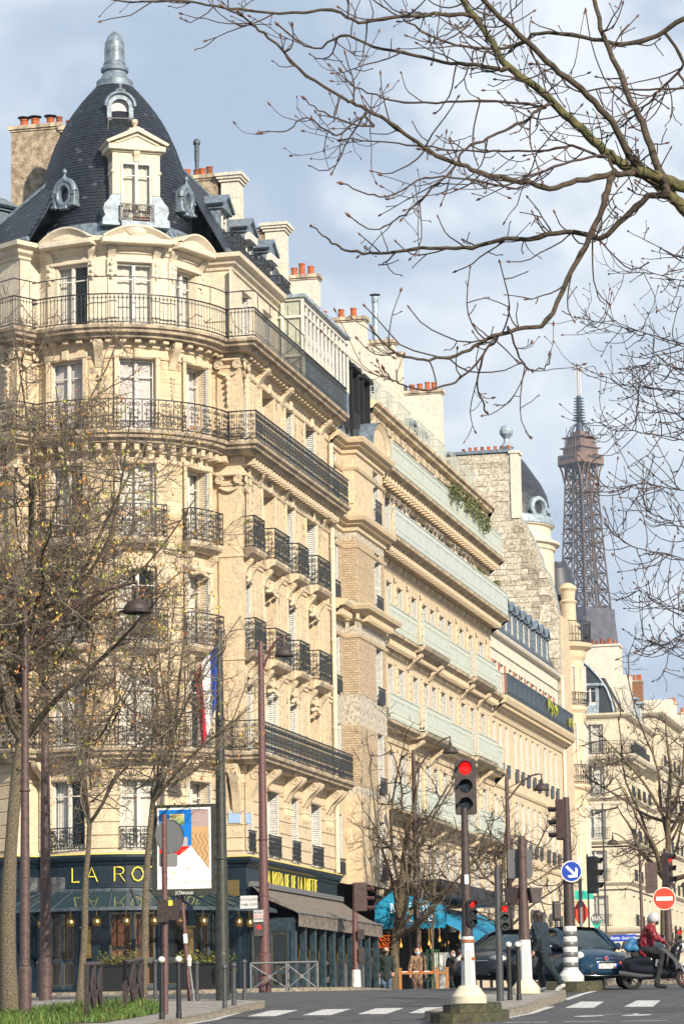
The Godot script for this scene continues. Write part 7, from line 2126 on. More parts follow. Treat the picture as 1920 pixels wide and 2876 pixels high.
	b = MB.new(); rbox(b, 0.72, 0.18, 0.03, 0.01, T(0.0, 1.17, 0.0, 0.0) * Transform3D(Basis(Vector3(0, 0, 1), 0.02), Vector3.ZERO)); sg = part(t, "name_board", b, M.sign_blue)
	lettering(sg, "La Muette - Boulainvilliers", T(0, 1.17, 0.033), 0.075, M.paper, "Droid Sans", 0.004, 0.75)
	b = MB.new(); b.bx(-0.35, 0.9, 0.78, 0.86, -1.6, 0.05); part(t, "roof", b, M.stone_pale)
	b = MB.new(); b.bar(Vector3(-0.3, 0, 0), Vector3(-0.3, 1.2, 0), 0.03); b.bar(Vector3(0.4, 0, 0), Vector3(0.4, 0.8, 0), 0.04); part(t, "posts", b, M.grey_metal)
	t = thing("metro_sign", "small green metro direction board on a post", "sign", Vector3(-15.2, G(-100.0) + 0.12, -100.0), deg_to_rad(10.0))
	b = MB.new(); rbox(b, 0.6, 0.28, 0.03, 0.02, T(0, 3.05, 0)); part(t, "board", b, M.sign_teal)
	b = MB.new(); b.bar(Vector3(-0.1, 0, -0.03), Vector3(-0.1, 3.2, -0.03), 0.04, 6); part(t, "pole", b, M.grey_metal)
	t = thing("diamond_sign", "red edged diamond sign seen from behind on a worn grey post", "road sign", Vector3(-13.1, G(-85.5) + 0.12, -85.5), deg_to_rad(10.0))
	b = MB.new(); b.ext(PackedVector2Array([Vector2(0, -0.42), Vector2(0.26, 0), Vector2(0, 0.42), Vector2(-0.26, 0)]), -0.03, 0, T(0, 1.9, 0)); part(t, "plate", b, M.sign_red)
	b = MB.new(); b.bar(Vector3(0, 0, 0.04), Vector3(0, 3.0, 0.04), 0.05, 8); part(t, "pole", b, M.grey_metal)
	t = thing("bank_sign", "square bank sign half red and half black beyond the scooter rider", "sign", Vector3(-14.9, G(-110.0) + 0.12, -110.0), deg_to_rad(10.0))
	b = MB.new(); rbox(b, 0.62, 1.2, 0.05, 0.02, T(0, 1.6, -0.05)); sg = part(t, "board", b, M.white_metal)
	b = MB.new(); b.bx(-0.26, 0.26, 1.82, 2.12, 0, 0.006); part(sg, "red_field", b, mat("deep_red", L(0.32, 0.01, 0.02), 0.5))
	b = MB.new(); b.bx(-0.26, 0.26, 1.42, 1.78, 0, 0.006); part(sg, "black_field", b, M.black)
	b = MB.new(); b.bx(-0.06, 0.06, 0, 1.0, -0.1, -0.02); part(t, "leg", b, M.grey_metal)
	furniture_left(cy)

func furniture_left(cy: float):
	lamp_post(-18.58, -54.0, 0.1, 7.75, Vector3(2.15, 7.75, -0.1), "tall brown street lamp nearest the camera in front of the left tree", "brown", 0.095, 0.25)
	lamp_post(-22.1, -85.0, 0.1, 9.9, Vector3(0.72, 9.75, 0.1), "reddish street lamp standing before the corner pilaster, carrying street signs", "brown_red", 0.14, 0.26)
	lamp_post(-22.25, -107.0, 0.1, 8.8, Vector3(1.35, 8.95, 0.0), "street lamp among the bare branches by the blue awning", "brown", 0.12, 0.26)
	lamp_post(-18.9, -107.0, 0.0, 7.9, Vector3(1.25, 7.6, 0.0), "street lamp right of the tall red traffic light", "brown", 0.11, 0.25)
	lamp_post(-20.0, -150.0, 0.0, 8.4, Vector3(-1.3, 8.5, 0.0), "far street lamp with an arm to the left before the cream end building", "brown", 0.1, 0.26)
	lamp_post(-19.4, -155.0, 0.0, 6.6, Vector3(1.0, 6.6, 0.0), "far street lamp with an arm to the right before the cream end building", "brown", 0.1, 0.26)
	var t := thing("street_name_sign", "white street sign reading BOULEVARD EMILE AUGIER on the reddish post", "street sign", Vector3(-22.5, 5.3, -84.85), 0.1)
	var b := MB.new(); rbox(b, 0.5, 0.36, 0.02, 0.03, T(0, 0.27, 0)); part(t, "plate", b, M.white_metal)
	lettering(t, "BOULEVARD", T(0, 0.34, 0.022), 0.07, M.black, "Droid Sans", 0.003)
	lettering(t, "EMILE", T(-0.14, 0.2, 0.022), 0.05, M.black, "Droid Sans", 0.003); lettering(t, "AUGIER", T(0.08, 0.2, 0.022), 0.085, M.black, "Droid Sans", 0.003)
	t = thing("warning_plate", "small white plate warning pedestrians on the reddish post", "street sign", Vector3(-22.22, 4.95, -84.85), -0.15)
	b = MB.new(); rbox(b, 0.3, 0.34, 0.02, 0.03, T(0, 0.22, 0)); part(t, "plate", b, M.white_metal)
	lettering(t, "PIETONS", T(0, 0.31, 0.022), 0.05, M.black, "Droid Sans", 0.003); lettering(t, "ATTENTION", T(0, 0.22, 0.022), 0.05, M.sign_red, "Droid Sans", 0.003); lettering(t, "FEUX DECALES", T(0, 0.13, 0.022), 0.045, M.black, "Droid Sans", 0.003, 0.8)
	t = thing("walk_signal", "dark pedestrian signal box on the reddish post", "traffic light", Vector3(-22.22, 4.6, -84.85), 0.3, "traffic signals")
	b = MB.new(); b.ext(PackedVector2Array([Vector2(-0.13, 0), Vector2(0.13, 0), Vector2(0.16, 0.36), Vector2(-0.16, 0.36)]), -0.1, 0.12); part(t, "housing", b, M.brown_dark)
	b = MB.new(); b.bx(-0.05, 0.05, 0.2, 0.3, 0.121, 0.126); part(t, "red_figure", b, M.lamp_red)
	t = thing("sign_pole", "thick brown pole with a grey sign back beside the left tree", "pole", Vector3(-22.8, G(-67.7) + 0.1, -67.7), 0.0)
	b = MB.new(); b.lathe([Vector2(0.16, -0.2), Vector2(0.155, 1.0), Vector2(0.13, 1.02), Vector2(0.115, 4.4), Vector2(0.07, 8.6), Vector2(0, 8.62)], 8); part(t, "pole", b, M.brown)
	b = MB.new(); rbox(b, 0.95, 0.34, 0.03, 0.05, T(-0.05, 2.66, -0.1, 0.25)); part(t, "sign_back", b, M.grey_metal)
	t = thing("mast", "dark green mast rising before the corner of the dome building", "mast", Vector3(-17.85, G(-65.0) + 0.12, -65.0), 0.0)
	b = MB.new(); b.lathe([Vector2(0.15, -0.2), Vector2(0.15, 1.0), Vector2(0.145, 1.02), Vector2(0.13, 3.0), Vector2(0.125, 3.02), Vector2(0.075, 8.1), Vector2(0, 8.12)], 14); part(t, "pole", b, M.pole_green)
	b = MB.new(); b.lathe([Vector2(0.16, 3.05), Vector2(0.16, 3.1)], 14); part(t, "collar", b, M.pole_green)
	ad_panel()
	t = thing("flag", "blue white and red flag hanging limp from the dark mast", "flag", Vector3(-17.9, 9.0, -65.0), 0.15)
	var cols := [L(0.01, 0.07, 0.42), L(0.7, 0.7, 0.7), L(0.45, 0.02, 0.04)]
	for k in 3:
		b = MB.new()
		for i in 6:
			for j in 8:
				var f := func(u, v):
					var x: float = -(k + u) * 0.17 * (0.7 + 0.3 * v)
					return Vector3(x, 1.35 * v - (1 - v) * (k + u) * 0.12 - (k + u) * 0.22, 0.09 * sin((k + u) * 3.2 + v * 2.0))
				b.q(f.call(i / 6.0, j / 8.0), f.call((i + 1) / 6.0, j / 8.0), f.call((i + 1) / 6.0, (j + 1) / 8.0), f.call(i / 6.0, (j + 1) / 8.0))
		part(t, ["blue_stripe", "white_stripe", "red_stripe"][k], b, mat("flag%d" % k, cols[k], 0.85))
	b = MB.new(); b.bar(Vector3(0.02, 1.4, 0), Vector3(0.02, -0.1, 0), 0.015); part(t, "staff", b, M.iron_grey)
	t = thing("round_sign_pole", "brown pole with the back of a round sign before the poster", "road sign", Vector3(-16.7, G(-56.7) + 0.12, -56.7), 0.0)
	b = MB.new(); b.bar(Vector3(0, -0.2, 0), Vector3(0.0, 3.8, 0), 0.055, 10); part(t, "pole", b, M.brown_red)
	b = MB.new(); disc(b, T(0.08, 3.38, -0.1, 0.9), 0.315, 0.03, 32); part(t, "sign_back", b, M.sign_grey)
	b = MB.new(); b.lathe([Vector2(0.32, -0.02), Vector2(0.335, 0.0), Vector2(0.32, 0.02)], 32, T(0.08, 3.38, -0.1, 0.9) * Transform3D(Basis(Vector3.RIGHT, PI / 2), Vector3.ZERO)); part(t, "rim", b, M.grey_metal)
	b = MB.new(); rbox(b, 0.36, 0.26, 0.03, 0.04, T(0.04, 2.93, -0.1, 0.5)); part(t, "plate_back", b, M.sign_grey)
	b = MB.new(); rbox(b, 0.22, 0.42, 0.2, 0.03, T(0.0, 1.95, -0.05)); b.ext(PackedVector2Array([Vector2(0.1, -0.18), Vector2(0.24, -0.2), Vector2(0.32, 0.2), Vector2(0.1, 0.18)]), -0.1, 0.1, T(0, 1.97, 0.02)); part(t, "walk_signal", b, M.brown_dark)
	b = MB.new(); b.pan(0.1, 0.19, 2.05, 2.15, 0.121, 0.126, 0.001); part(t, "yellow_sticker", b, M.gilt)
	t = thing("leaning_pole", "thin red brown pole leaning below the poster panel with white stickers", "pole", Vector3(-18.62, G(-65.1) + 0.12, -65.1), 0.0)
	b = MB.new(); b.bar(Vector3(0, -0.1, 0), Vector3(-0.16, 2.35, 0), 0.045, 8); part(t, "pole", b, M.brown_red)
	b = MB.new(); b.bar(Vector3(-0.085, 1.25, 0), Vector3(-0.098, 1.45, 0), 0.05, 8); part(t, "sticker", b, M.paper)
	bollard(-15.44, -52.2, 1.1, true, "white topped bollard at the kerb right beside the round sign pole")
	bollard(-15.32, -52.85, 1.1, true, "white topped bollard nearest the kerb before the poster mast")
	var lb := [[-20.52, -68.85, "dark bollard behind the right piece of brown fence"], [-18.43, -65.0, "dark bollard just left of the dark mast by the planter"], [-16.34, -59.65, "dark bollard nearest the kerb right of the mast"], [-16.65, -61.5, "dark bollard in the middle of the three right of the mast"], [-17.36, -65.0, "dark bollard furthest back of the three right of the mast"], [-24.4, -71.9, "dark bollard left of the thick brown pole"], [-21.6, -68.0, "dark bollard between the two young trees"]]
	for q in lb: bollard(q[0], q[1], 0.88, false, q[2])
	t = thing("marker_post", "slim post with a white cap leaning beside the planter", "post", Vector3(-18.49, G(-65.0) + 0.12, -64.9), 0.0)
	b = MB.new(); b.bar(Vector3(0.04, -0.1, 0), Vector3(-0.08, 0.78, 0), 0.028, 8); part(t, "post", b, M.grey_metal)
	b = MB.new(); b.lathe([Vector2(0.045, 0), Vector2(0.05, 0.1), Vector2(0.06, 0.14), Vector2(0.03, 0.24), Vector2(0, 0.25)], 10, T(-0.08, 0.75, 0)); part(t, "cap", b, M.white)
	for q in [[-16.95, -52.6, -18.15, -57.2, "left piece of low brown railing on the grass"], [-18.0, -58.3, -18.55, -61.3, "right piece of low brown railing on the grass"]]:
		var a := Vector2(q[0], q[1]); var e := Vector2(q[2], q[3])
		t = thing("tree_railing", q[4], "railing", Vector3(a.x, G(a.y) + 0.1, a.y), 0.0, "low brown railings")
		var d := Vector3(e.x - a.x, G(e.y) - G(a.y), e.y - a.y)
		var n := 2
		for i in n + 1:
			b = MB.new(); var p := d * (float(i) / n)
			b.bx(p.x - 0.035, p.x + 0.035, p.y - 0.1, p.y + 1.0, p.z - 0.03, p.z + 0.03); part(t, "upright", b, M.brown_dark)
		b = MB.new(); b.tube([Vector3.UP * 1.0, d + Vector3.UP * 1.0], [0.05, 0.05], 4); part(t, "top_rail", b, M.brown_dark)
		for i in n:
			b = MB.new()
			var p := d * (float(i) / n); var r := d * (float(i + 1) / n)
			b.tube([p + Vector3.UP * 0.08, r + Vector3.UP * 0.97], [0.025, 0.025], 4); b.tube([r + Vector3.UP * 0.08, p + Vector3.UP * 0.97], [0.025, 0.025], 4)
			part(t, "cross_bar", b, M.brown_dark)
	for q in [[-22.3, -84.2, 1.06, "left grey barrier with crossed bars before the terrace"], [-21.22, -84.0, 0.87, "right grey barrier with crossed bars before the terrace"]]:
		t = thing("cross_barrier", q[3], "barrier", Vector3(q[0], G(q[1]) + 0.02, q[1]), deg_to_rad(12), "grey crossed barriers")
		var w: float = q[2]
		for s in [0.0, w]:
			b = MB.new(); b.bar(Vector3(s, -0.1, 0), Vector3(s, 0.8, 0), 0.028, 8); part(t, "leg", b, M.grey_metal)
		b = MB.new(); b.tube([Vector3(0, 0.8, 0), Vector3(w, 0.8, 0)], [0.028, 0.028], 8); part(t, "top_rail", b, M.grey_metal)
		for s in [0, 1]:
			b = MB.new(); b.bar(Vector3(0, 0.06 + 0.7 * s, 0), Vector3(w, 0.76 - 0.7 * s, 0), 0.02, 6); part(t, "cross_bar", b, M.grey_metal)
		b = MB.new(); disc(b, T(w / 2, 0.41, 0.03), 0.06, 0.06); part(t, "boss", b, M.grey_metal)
	for q in [[-27.0, -86.9, 1.2, "black planter box with a clipped shrub left of the doorway", 3], [-24.3, -86.6, 1.5, "black planter box with a trailing yellow green shrub by the mast", 4]]:
		t = thing("planter", q[3], "planter", Vector3(q[0], G(q[1]) + 0.12, q[1]), 0.0, "black planter boxes")
		b = MB.new(); b.pan(-q[2] / 2, q[2] / 2, 0, 0.75, -0.45, 0.0, 0.02); b.pan(-q[2] / 2 - 0.03, q[2] / 2 + 0.03, 0.7, 0.78, -0.48, 0.03, 0.02); part(t, "box", b, M.black)
		b = MB.new(); var r := RandomNumberGenerator.new(); r.seed = q[4]
		for i in 900:
			var p := Vector3(r.randf_range(-0.55, 0.55) * q[2], 0.78 + absf(r.randfn()) * 0.16, r.randf_range(-0.5, 0.12))
			if q[4] == 4 and p.x > 0.3: p.y -= r.randf() * 0.5
			leaf_face(b, p, r, 0.05, Color(0.14, 0.15, 0.03) if q[4] == 4 else Color(0.10, 0.10, 0.03))
		part(t, "shrub", b, M.leaf)

func ad_panel():
	var t := thing("poster_panel", "advertising panel with a colourful exhibition poster mounted on the mast", "billboard", Vector3(-18.65, G(-64.9) + 0.12, -64.9), deg_to_rad(4.0))
	var b := MB.new(); rbox(b, 1.46, 1.98, 0.16, 0.04, T(0, 3.28, -0.1)); part(t, "frame", b, M.pole_green)
	b = MB.new(); b.bar(Vector3(0.7, 3.9, -0.05), Vector3(0.85, 3.9, -0.1), 0.05); b.bar(Vector3(0.7, 2.7, -0.05), Vector3(0.85, 2.7, -0.1), 0.05); part(t, "bracket", b, M.pole_green)
	var W := 512; var H := 800
	var im := Image.create(W, H, false, Image.FORMAT_RGB8)
	im.fill(Color(0.93, 0.93, 0.92))
	var r := RandomNumberGenerator.new(); r.seed = 6
	im.fill_rect(Rect2i(18, 18, 476, 640), Color(0.9, 0.9, 0.9))
	im.fill_rect(Rect2i(18, 18, 310, 360), Color(0.06, 0.45, 0.78))
	for y in range(18, 640):
		for x in range(328, 494):
			var n := r.randf()
			var c := Color(0.72, 0.58, 0.52).lerp(Color(0.58, 0.58, 0.62), n) if y < 190 else Color(0.84, 0.58, 0.42).lerp(Color(0.55, 0.62, 0.45), n * 0.8)
			if y > 250 and ((x + 7 * int(sin(y * 0.05) * 3)) % 42 < 5): c = Color(0.18, 0.14, 0.12)
			im.set_pixel(x, y, c)
	for y in range(60, 170):
		for x in range(120, 260): im.set_pixel(x, y, Color(0.85, 0.78, 0.55).lerp(Color(0.4, 0.55, 0.35), clampf((y - 60) / 110.0 + (r.randf() - 0.5) * 0.5, 0, 1)))
	for y in range(290, 400):
		for x in range(120, 290): im.set_pixel(x, y, Color(0.85, 0.85, 0.86) if r.randf() < 0.6 else Color(0.25, 0.25, 0.28))
	for y in range(380, 660):
		for x in range(18, 494):
			var left := 320 - (y - 380) * 1.25; var right := 320 + (y - 380) * 0.75
			if x > left and x < right: im.set_pixel(x, y, Color(0.90, 0.90, 0.91))
			elif x <= left and y < 470: im.set_pixel(x, y, Color(0.85, 0.13, 0.10))
	for q in [[250, 430, 26, Color(0.85, 0.45, 0.15)], [170, 490, 34, Color(0.6, 0.6, 0.62)], [90, 600, 60, Color(0.85, 0.2, 0.15)], [300, 600, 34, Color(0.45, 0.25, 0.2)], [390, 580, 40, Color(0.75, 0.7, 0.8)], [150, 640, 26, Color(0.95, 0.8, 0.1)]]:
		for i in 900:
			var a := r.randf() * TAU; var d: float = sqrt(r.randf()) * q[2]
			var c: Color = q[3]
			im.set_pixel(clampi(q[0] + int(cos(a) * d), 0, W - 1), clampi(q[1] + int(sin(a) * d * 0.7), 0, 655), c.lerp(Color(r.randf(), r.randf(), r.randf()), 0.25))
	var pm := StandardMaterial3D.new()
	pm.albedo_texture = ImageTexture.create_from_image(im); pm.roughness = 0.35
	b = MB.new()
	b.q(Vector3(-0.6, 2.43, 0.066), Vector3(0.6, 2.43, 0.066), Vector3(0.6, 4.2, 0.066), Vector3(-0.6, 4.2, 0.066))
	b.uv = PackedVector2Array([Vector2(0, 1), Vector2(1, 0), Vector2(1, 1), Vector2(0, 1), Vector2(0, 0), Vector2(1, 0)])
	var p := part(t, "poster", b, pm)
	lettering(p, "ZIADE", T(-0.33, 2.66, 0.067), 0.05, M.black, "Droid Sans", 0.002)
	lettering(p, "A REDONNE", T(-0.28, 2.57, 0.067), 0.062, M.sign_teal, "Droid Sans", 0.002, 0.9)
	lettering(p, "DES", T(0.0, 2.57, 0.067), 0.062, M.terracotta, "Droid Sans", 0.002, 0.9)
	lettering(p, "COULEURS À PARIS", T(0.3, 2.57, 0.067), 0.062, M.deep_purple, "Droid Sans", 0.002, 0.85)
	lettering(t, "JCDecaux", T(0.0, 2.345, 0.067), 0.07, M.paper, "Droid Sans", 0.003)

const LIMBS_NEAR = [
	[0.0340, 0.0120, [-1.20, 4.96, -13.71, -1.36, 5.16, -13.66, -1.51, 5.34, -13.61, -1.59, 5.42, -13.60, -1.69, 5.51, -13.59, -1.78, 5.56, -13.58, -1.86, 5.63, -13.57, -1.96, 5.73, -13.55, -2.06, 5.84, -13.53, -2.17, 5.95, -13.51, -2.29, 6.05, -13.49, -2.35, 6.16, -13.47, -2.42, 6.27, -13.46, -2.49, 6.38, -13.45, -2.54, 6.48, -13.44]],
	[0.0380, 0.0240, [-1.19, 5.42, -13.73, -1.38, 5.44, -13.66, -1.50, 5.44, -13.60, -1.62, 5.48, -13.54, -1.71, 5.50, -13.50]],
	[0.0220, 0.0100, [-1.58, 5.45, -13.53, -1.64, 5.59, -13.58, -1.69, 5.77, -13.62, -1.75, 5.90, -13.67, -1.81, 6.07, -13.72, -1.88, 6.28, -13.75, -1.92, 6.50, -13.79]],
	[0.0200, 0.0100, [-1.66, 5.50, -13.56, -1.73, 5.56, -13.47, -1.79, 5.70, -13.37, -1.89, 5.81, -13.28, -2.00, 5.90, -13.18, -2.10, 5.99, -13.08, -2.20, 6.08, -12.98, -2.29, 6.17, -12.88, -2.32, 6.23, -12.81]],
	[0.0160, 0.0040, [-1.73, 5.49, -13.49, -1.81, 5.48, -13.44, -1.96, 5.44, -13.37, -2.08, 5.40, -13.31, -2.20, 5.42, -13.24, -2.36, 5.45, -13.16, -2.45, 5.48, -13.09, -2.54, 5.51, -13.03, -2.64, 5.58, -12.95, -2.76, 5.66, -12.87, -2.86, 5.71, -12.80, -2.91, 5.73, -12.75, -3.05, 5.82, -12.66, -3.16, 5.94, -12.57, -3.22, 5.99, -12.51, -3.29, 6.05, -12.45, -3.35, 6.07, -12.39]],
	[0.0180, 0.0040, [-1.80, 5.49, -13.45, -1.83, 5.43, -13.43, -1.86, 5.31, -13.42, -1.94, 5.15, -13.41, -2.03, 4.99, -13.39, -2.12, 4.80, -13.38, -2.26, 4.76, -13.33, -2.38, 4.71, -13.29, -2.49, 4.65, -13.25, -2.60, 4.62, -13.21, -2.71, 4.62, -13.16, -2.81, 4.67, -13.10, -2.86, 4.74, -13.05]],
	[0.0070, 0.0030, [-2.35, 4.71, -13.28, -2.45, 4.57, -13.24, -2.54, 4.50, -13.20, -2.63, 4.47, -13.15, -2.72, 4.48, -13.10, -2.77, 4.50, -13.04, -2.80, 4.54, -13.00]],
	[0.0070, 0.0035, [-2.33, 4.72, -13.28, -2.40, 4.66, -13.33, -2.45, 4.55, -13.39, -2.44, 4.46, -13.46, -2.44, 4.43, -13.52]],
	[0.0060, 0.0030, [-2.28, 4.75, -13.29, -2.25, 4.64, -13.37, -2.21, 4.59, -13.44, -2.15, 4.62, -13.50, -2.14, 4.67, -13.54]],
	[0.0180, 0.0030, [-1.59, 5.39, -13.54, -1.67, 5.39, -13.56, -1.78, 5.31, -13.59, -1.90, 5.23, -13.61, -2.02, 5.27, -13.61, -2.19, 5.26, -13.61, -2.39, 5.25, -13.61, -2.54, 5.23, -13.61, -2.70, 5.24, -13.61, -2.86, 5.24, -13.61, -3.02, 5.24, -13.61, -3.12, 5.28, -13.62, -3.18, 5.32, -13.64, -3.23, 5.36, -13.65, -3.28, 5.41, -13.67]],
	[0.0120, 0.0040, [-2.31, 6.03, -13.47, -2.43, 6.07, -13.49, -2.56, 6.10, -13.52, -2.74, 6.16, -13.53, -2.93, 6.22, -13.53, -3.09, 6.29, -13.54, -3.23, 6.25, -13.57, -3.40, 6.38, -13.57]],
	[0.0120, 0.0040, [-2.40, 6.28, -13.46, -2.48, 6.30, -13.43, -2.61, 6.30, -13.39, -2.80, 6.29, -13.35, -2.95, 6.27, -13.31, -3.07, 6.32, -13.27, -3.31, 6.31, -13.21, -3.54, 6.34, -13.15, -3.72, 6.37, -13.10, -3.97, 6.37, -13.03, -4.07, 6.39, -13.00]],
	[0.0140, 0.0030, [-1.25, 6.42, -13.75, -1.49, 6.30, -13.75, -1.62, 6.23, -13.77, -1.79, 6.20, -13.77, -1.97, 6.25, -13.75, -2.18, 6.28, -13.73, -2.27, 6.24, -13.76, -2.39, 6.23, -13.76, -2.54, 6.26, -13.76, -2.68, 6.31, -13.75, -2.81, 6.40, -13.74, -2.91, 6.47, -13.74, -3.00, 6.55, -13.74]],
	[0.0090, 0.0030, [-2.14, 5.82, -13.44, -2.18, 5.76, -13.40, -2.29, 5.70, -13.35, -2.38, 5.64, -13.29, -2.46, 5.59, -13.24, -2.52, 5.48, -13.21, -2.59, 5.40, -13.16, -2.67, 5.31, -13.12, -2.75, 5.24, -13.07, -2.83, 5.19, -13.02, -2.93, 5.24, -12.95]],
	[0.0080, 0.0030, [-2.12, 5.83, -13.45, -2.29, 5.87, -13.45, -2.51, 5.89, -13.45, -2.73, 5.90, -13.45, -2.88, 5.94, -13.46, -3.01, 6.01, -13.47, -3.08, 6.10, -13.49]],
	[0.0080, 0.0030, [-1.88, 5.60, -13.54, -2.01, 5.66, -13.56, -2.17, 5.66, -13.58, -2.38, 5.68, -13.59, -2.57, 5.70, -13.60, -2.79, 5.75, -13.60, -3.00, 5.79, -13.60, -3.12, 5.81, -13.64]],
	[0.0070, 0.0030, [-1.85, 5.57, -13.45, -1.98, 5.53, -13.36, -2.14, 5.46, -13.27, -2.27, 5.40, -13.19, -2.43, 5.41, -13.08, -2.59, 5.40, -12.98, -2.72, 5.31, -12.90, -2.82, 5.30, -12.82, -2.91, 5.33, -12.73]],
	[0.0060, 0.0025, [-2.83, 5.65, -12.79, -2.94, 5.55, -12.73, -3.05, 5.62, -12.64, -3.12, 5.55, -12.59, -3.22, 5.53, -12.52]],
	[0.0060, 0.0025, [-2.78, 5.60, -12.81, -2.90, 5.62, -12.75, -3.00, 5.66, -12.68, -3.05, 5.70, -12.63]],
	[0.0080, 0.0030, [-1.51, 6.11, -13.85, -1.61, 6.03, -13.91, -1.70, 5.97, -13.97, -1.79, 5.92, -14.03, -1.87, 5.88, -14.08, -1.98, 5.86, -14.13, -2.09, 5.96, -14.16]],
	[0.0070, 0.0030, [-1.52, 6.00, -13.87, -1.69, 6.01, -13.89, -1.90, 6.04, -13.90, -2.05, 6.05, -13.92, -2.15, 6.18, -13.94, -2.25, 6.21, -13.97]]]
const LIMBS_FAR = [
	[0.0065, 0.0030, [-2.11, 6.68, -22.57, -2.58, 6.83, -22.95, -2.93, 7.04, -23.36, -3.26, 7.22, -23.77, -3.60, 7.40, -24.18]],
	[0.0065, 0.0030, [-2.13, 6.26, -22.64, -2.60, 6.47, -23.01, -2.98, 6.61, -23.42, -3.21, 6.75, -23.86, -3.42, 6.94, -24.30]],
	[0.0065, 0.0030, [-2.15, 5.90, -22.69, -2.62, 6.10, -23.07, -3.00, 6.27, -23.48, -3.27, 6.39, -23.91, -3.51, 6.57, -24.35]],
	[0.0065, 0.0030, [-2.17, 5.58, -22.75, -2.59, 5.63, -22.64, -2.87, 5.70, -22.57, -3.06, 5.66, -22.53, -3.21, 5.69, -22.49]],
	[0.0065, 0.0030, [-2.21, 4.97, -22.85, -2.62, 5.13, -22.72, -2.86, 5.20, -22.66, -3.05, 5.26, -22.60, -3.17, 5.39, -22.55]],
	[0.0065, 0.0030, [-2.22, 4.65, -22.90, -2.72, 4.83, -23.45, -2.99, 4.99, -24.05, -3.23, 5.21, -24.65]],
	[0.0065, 0.0030, [-2.22, 4.65, -22.90, -2.73, 4.66, -23.48, -2.97, 4.67, -24.11, -3.24, 4.80, -24.72]],
	[0.0065, 0.0030, [-2.08, 7.13, -22.49, -2.58, 7.35, -23.03, -2.94, 7.58, -23.60, -3.31, 7.74, -24.18]],
	[0.0065, 0.0030, [-2.07, 7.45, -22.44, -2.56, 7.53, -23.00, -2.86, 7.80, -23.58, -3.14, 8.08, -24.16]],
	[0.0065, 0.0030, [-2.15, 6.03, -22.67, -2.63, 6.30, -23.21, -2.93, 6.54, -23.79, -3.22, 6.75, -24.38]],
	[0.0065, 0.0030, [-2.19, 5.26, -22.80, -2.68, 5.47, -23.34, -2.98, 5.69, -23.93, -3.34, 5.84, -24.52]],
	[0.0065, 0.0030, [-2.12, 6.49, -22.60, -2.61, 6.67, -23.15, -2.91, 6.87, -23.74, -3.21, 6.98, -24.34]]]

func bend(a: Vector3, e: Vector3, q: RandomNumberGenerator, n: int, amp: float, lift: float) -> Array:
	var p := []
	var d := e - a
	var s := d.cross(Vector3(q.randfn(), q.randfn(), q.randfn())).normalized() * d.length() * amp
	var w := d.cross(s).normalized() * d.length() * amp
	var k := q.randf_range(2.0, 4.0)
	for i in n + 1:
		var f := float(i) / n
		p.push_back(a + d * f + s * sin(f * PI) + w * 0.6 * sin(f * PI * k) * f * (1.2 - f) + Vector3.UP * lift * d.length() * f * (f - 1.0))
	return p

func taper(r0: float, r1: float, n: int) -> Array:
	var r := []
	for i in n + 1: r.push_back(lerpf(r0, r1, float(i) / n))
	return r

func bud(b: MB, p: Vector3, d: Vector3, s: float):
	b.tube([p - d * s * 0.3, p + d * s * 0.6, p + d * s * 1.7], [s * 0.25, s * 0.5, s * 0.06], 4, false)

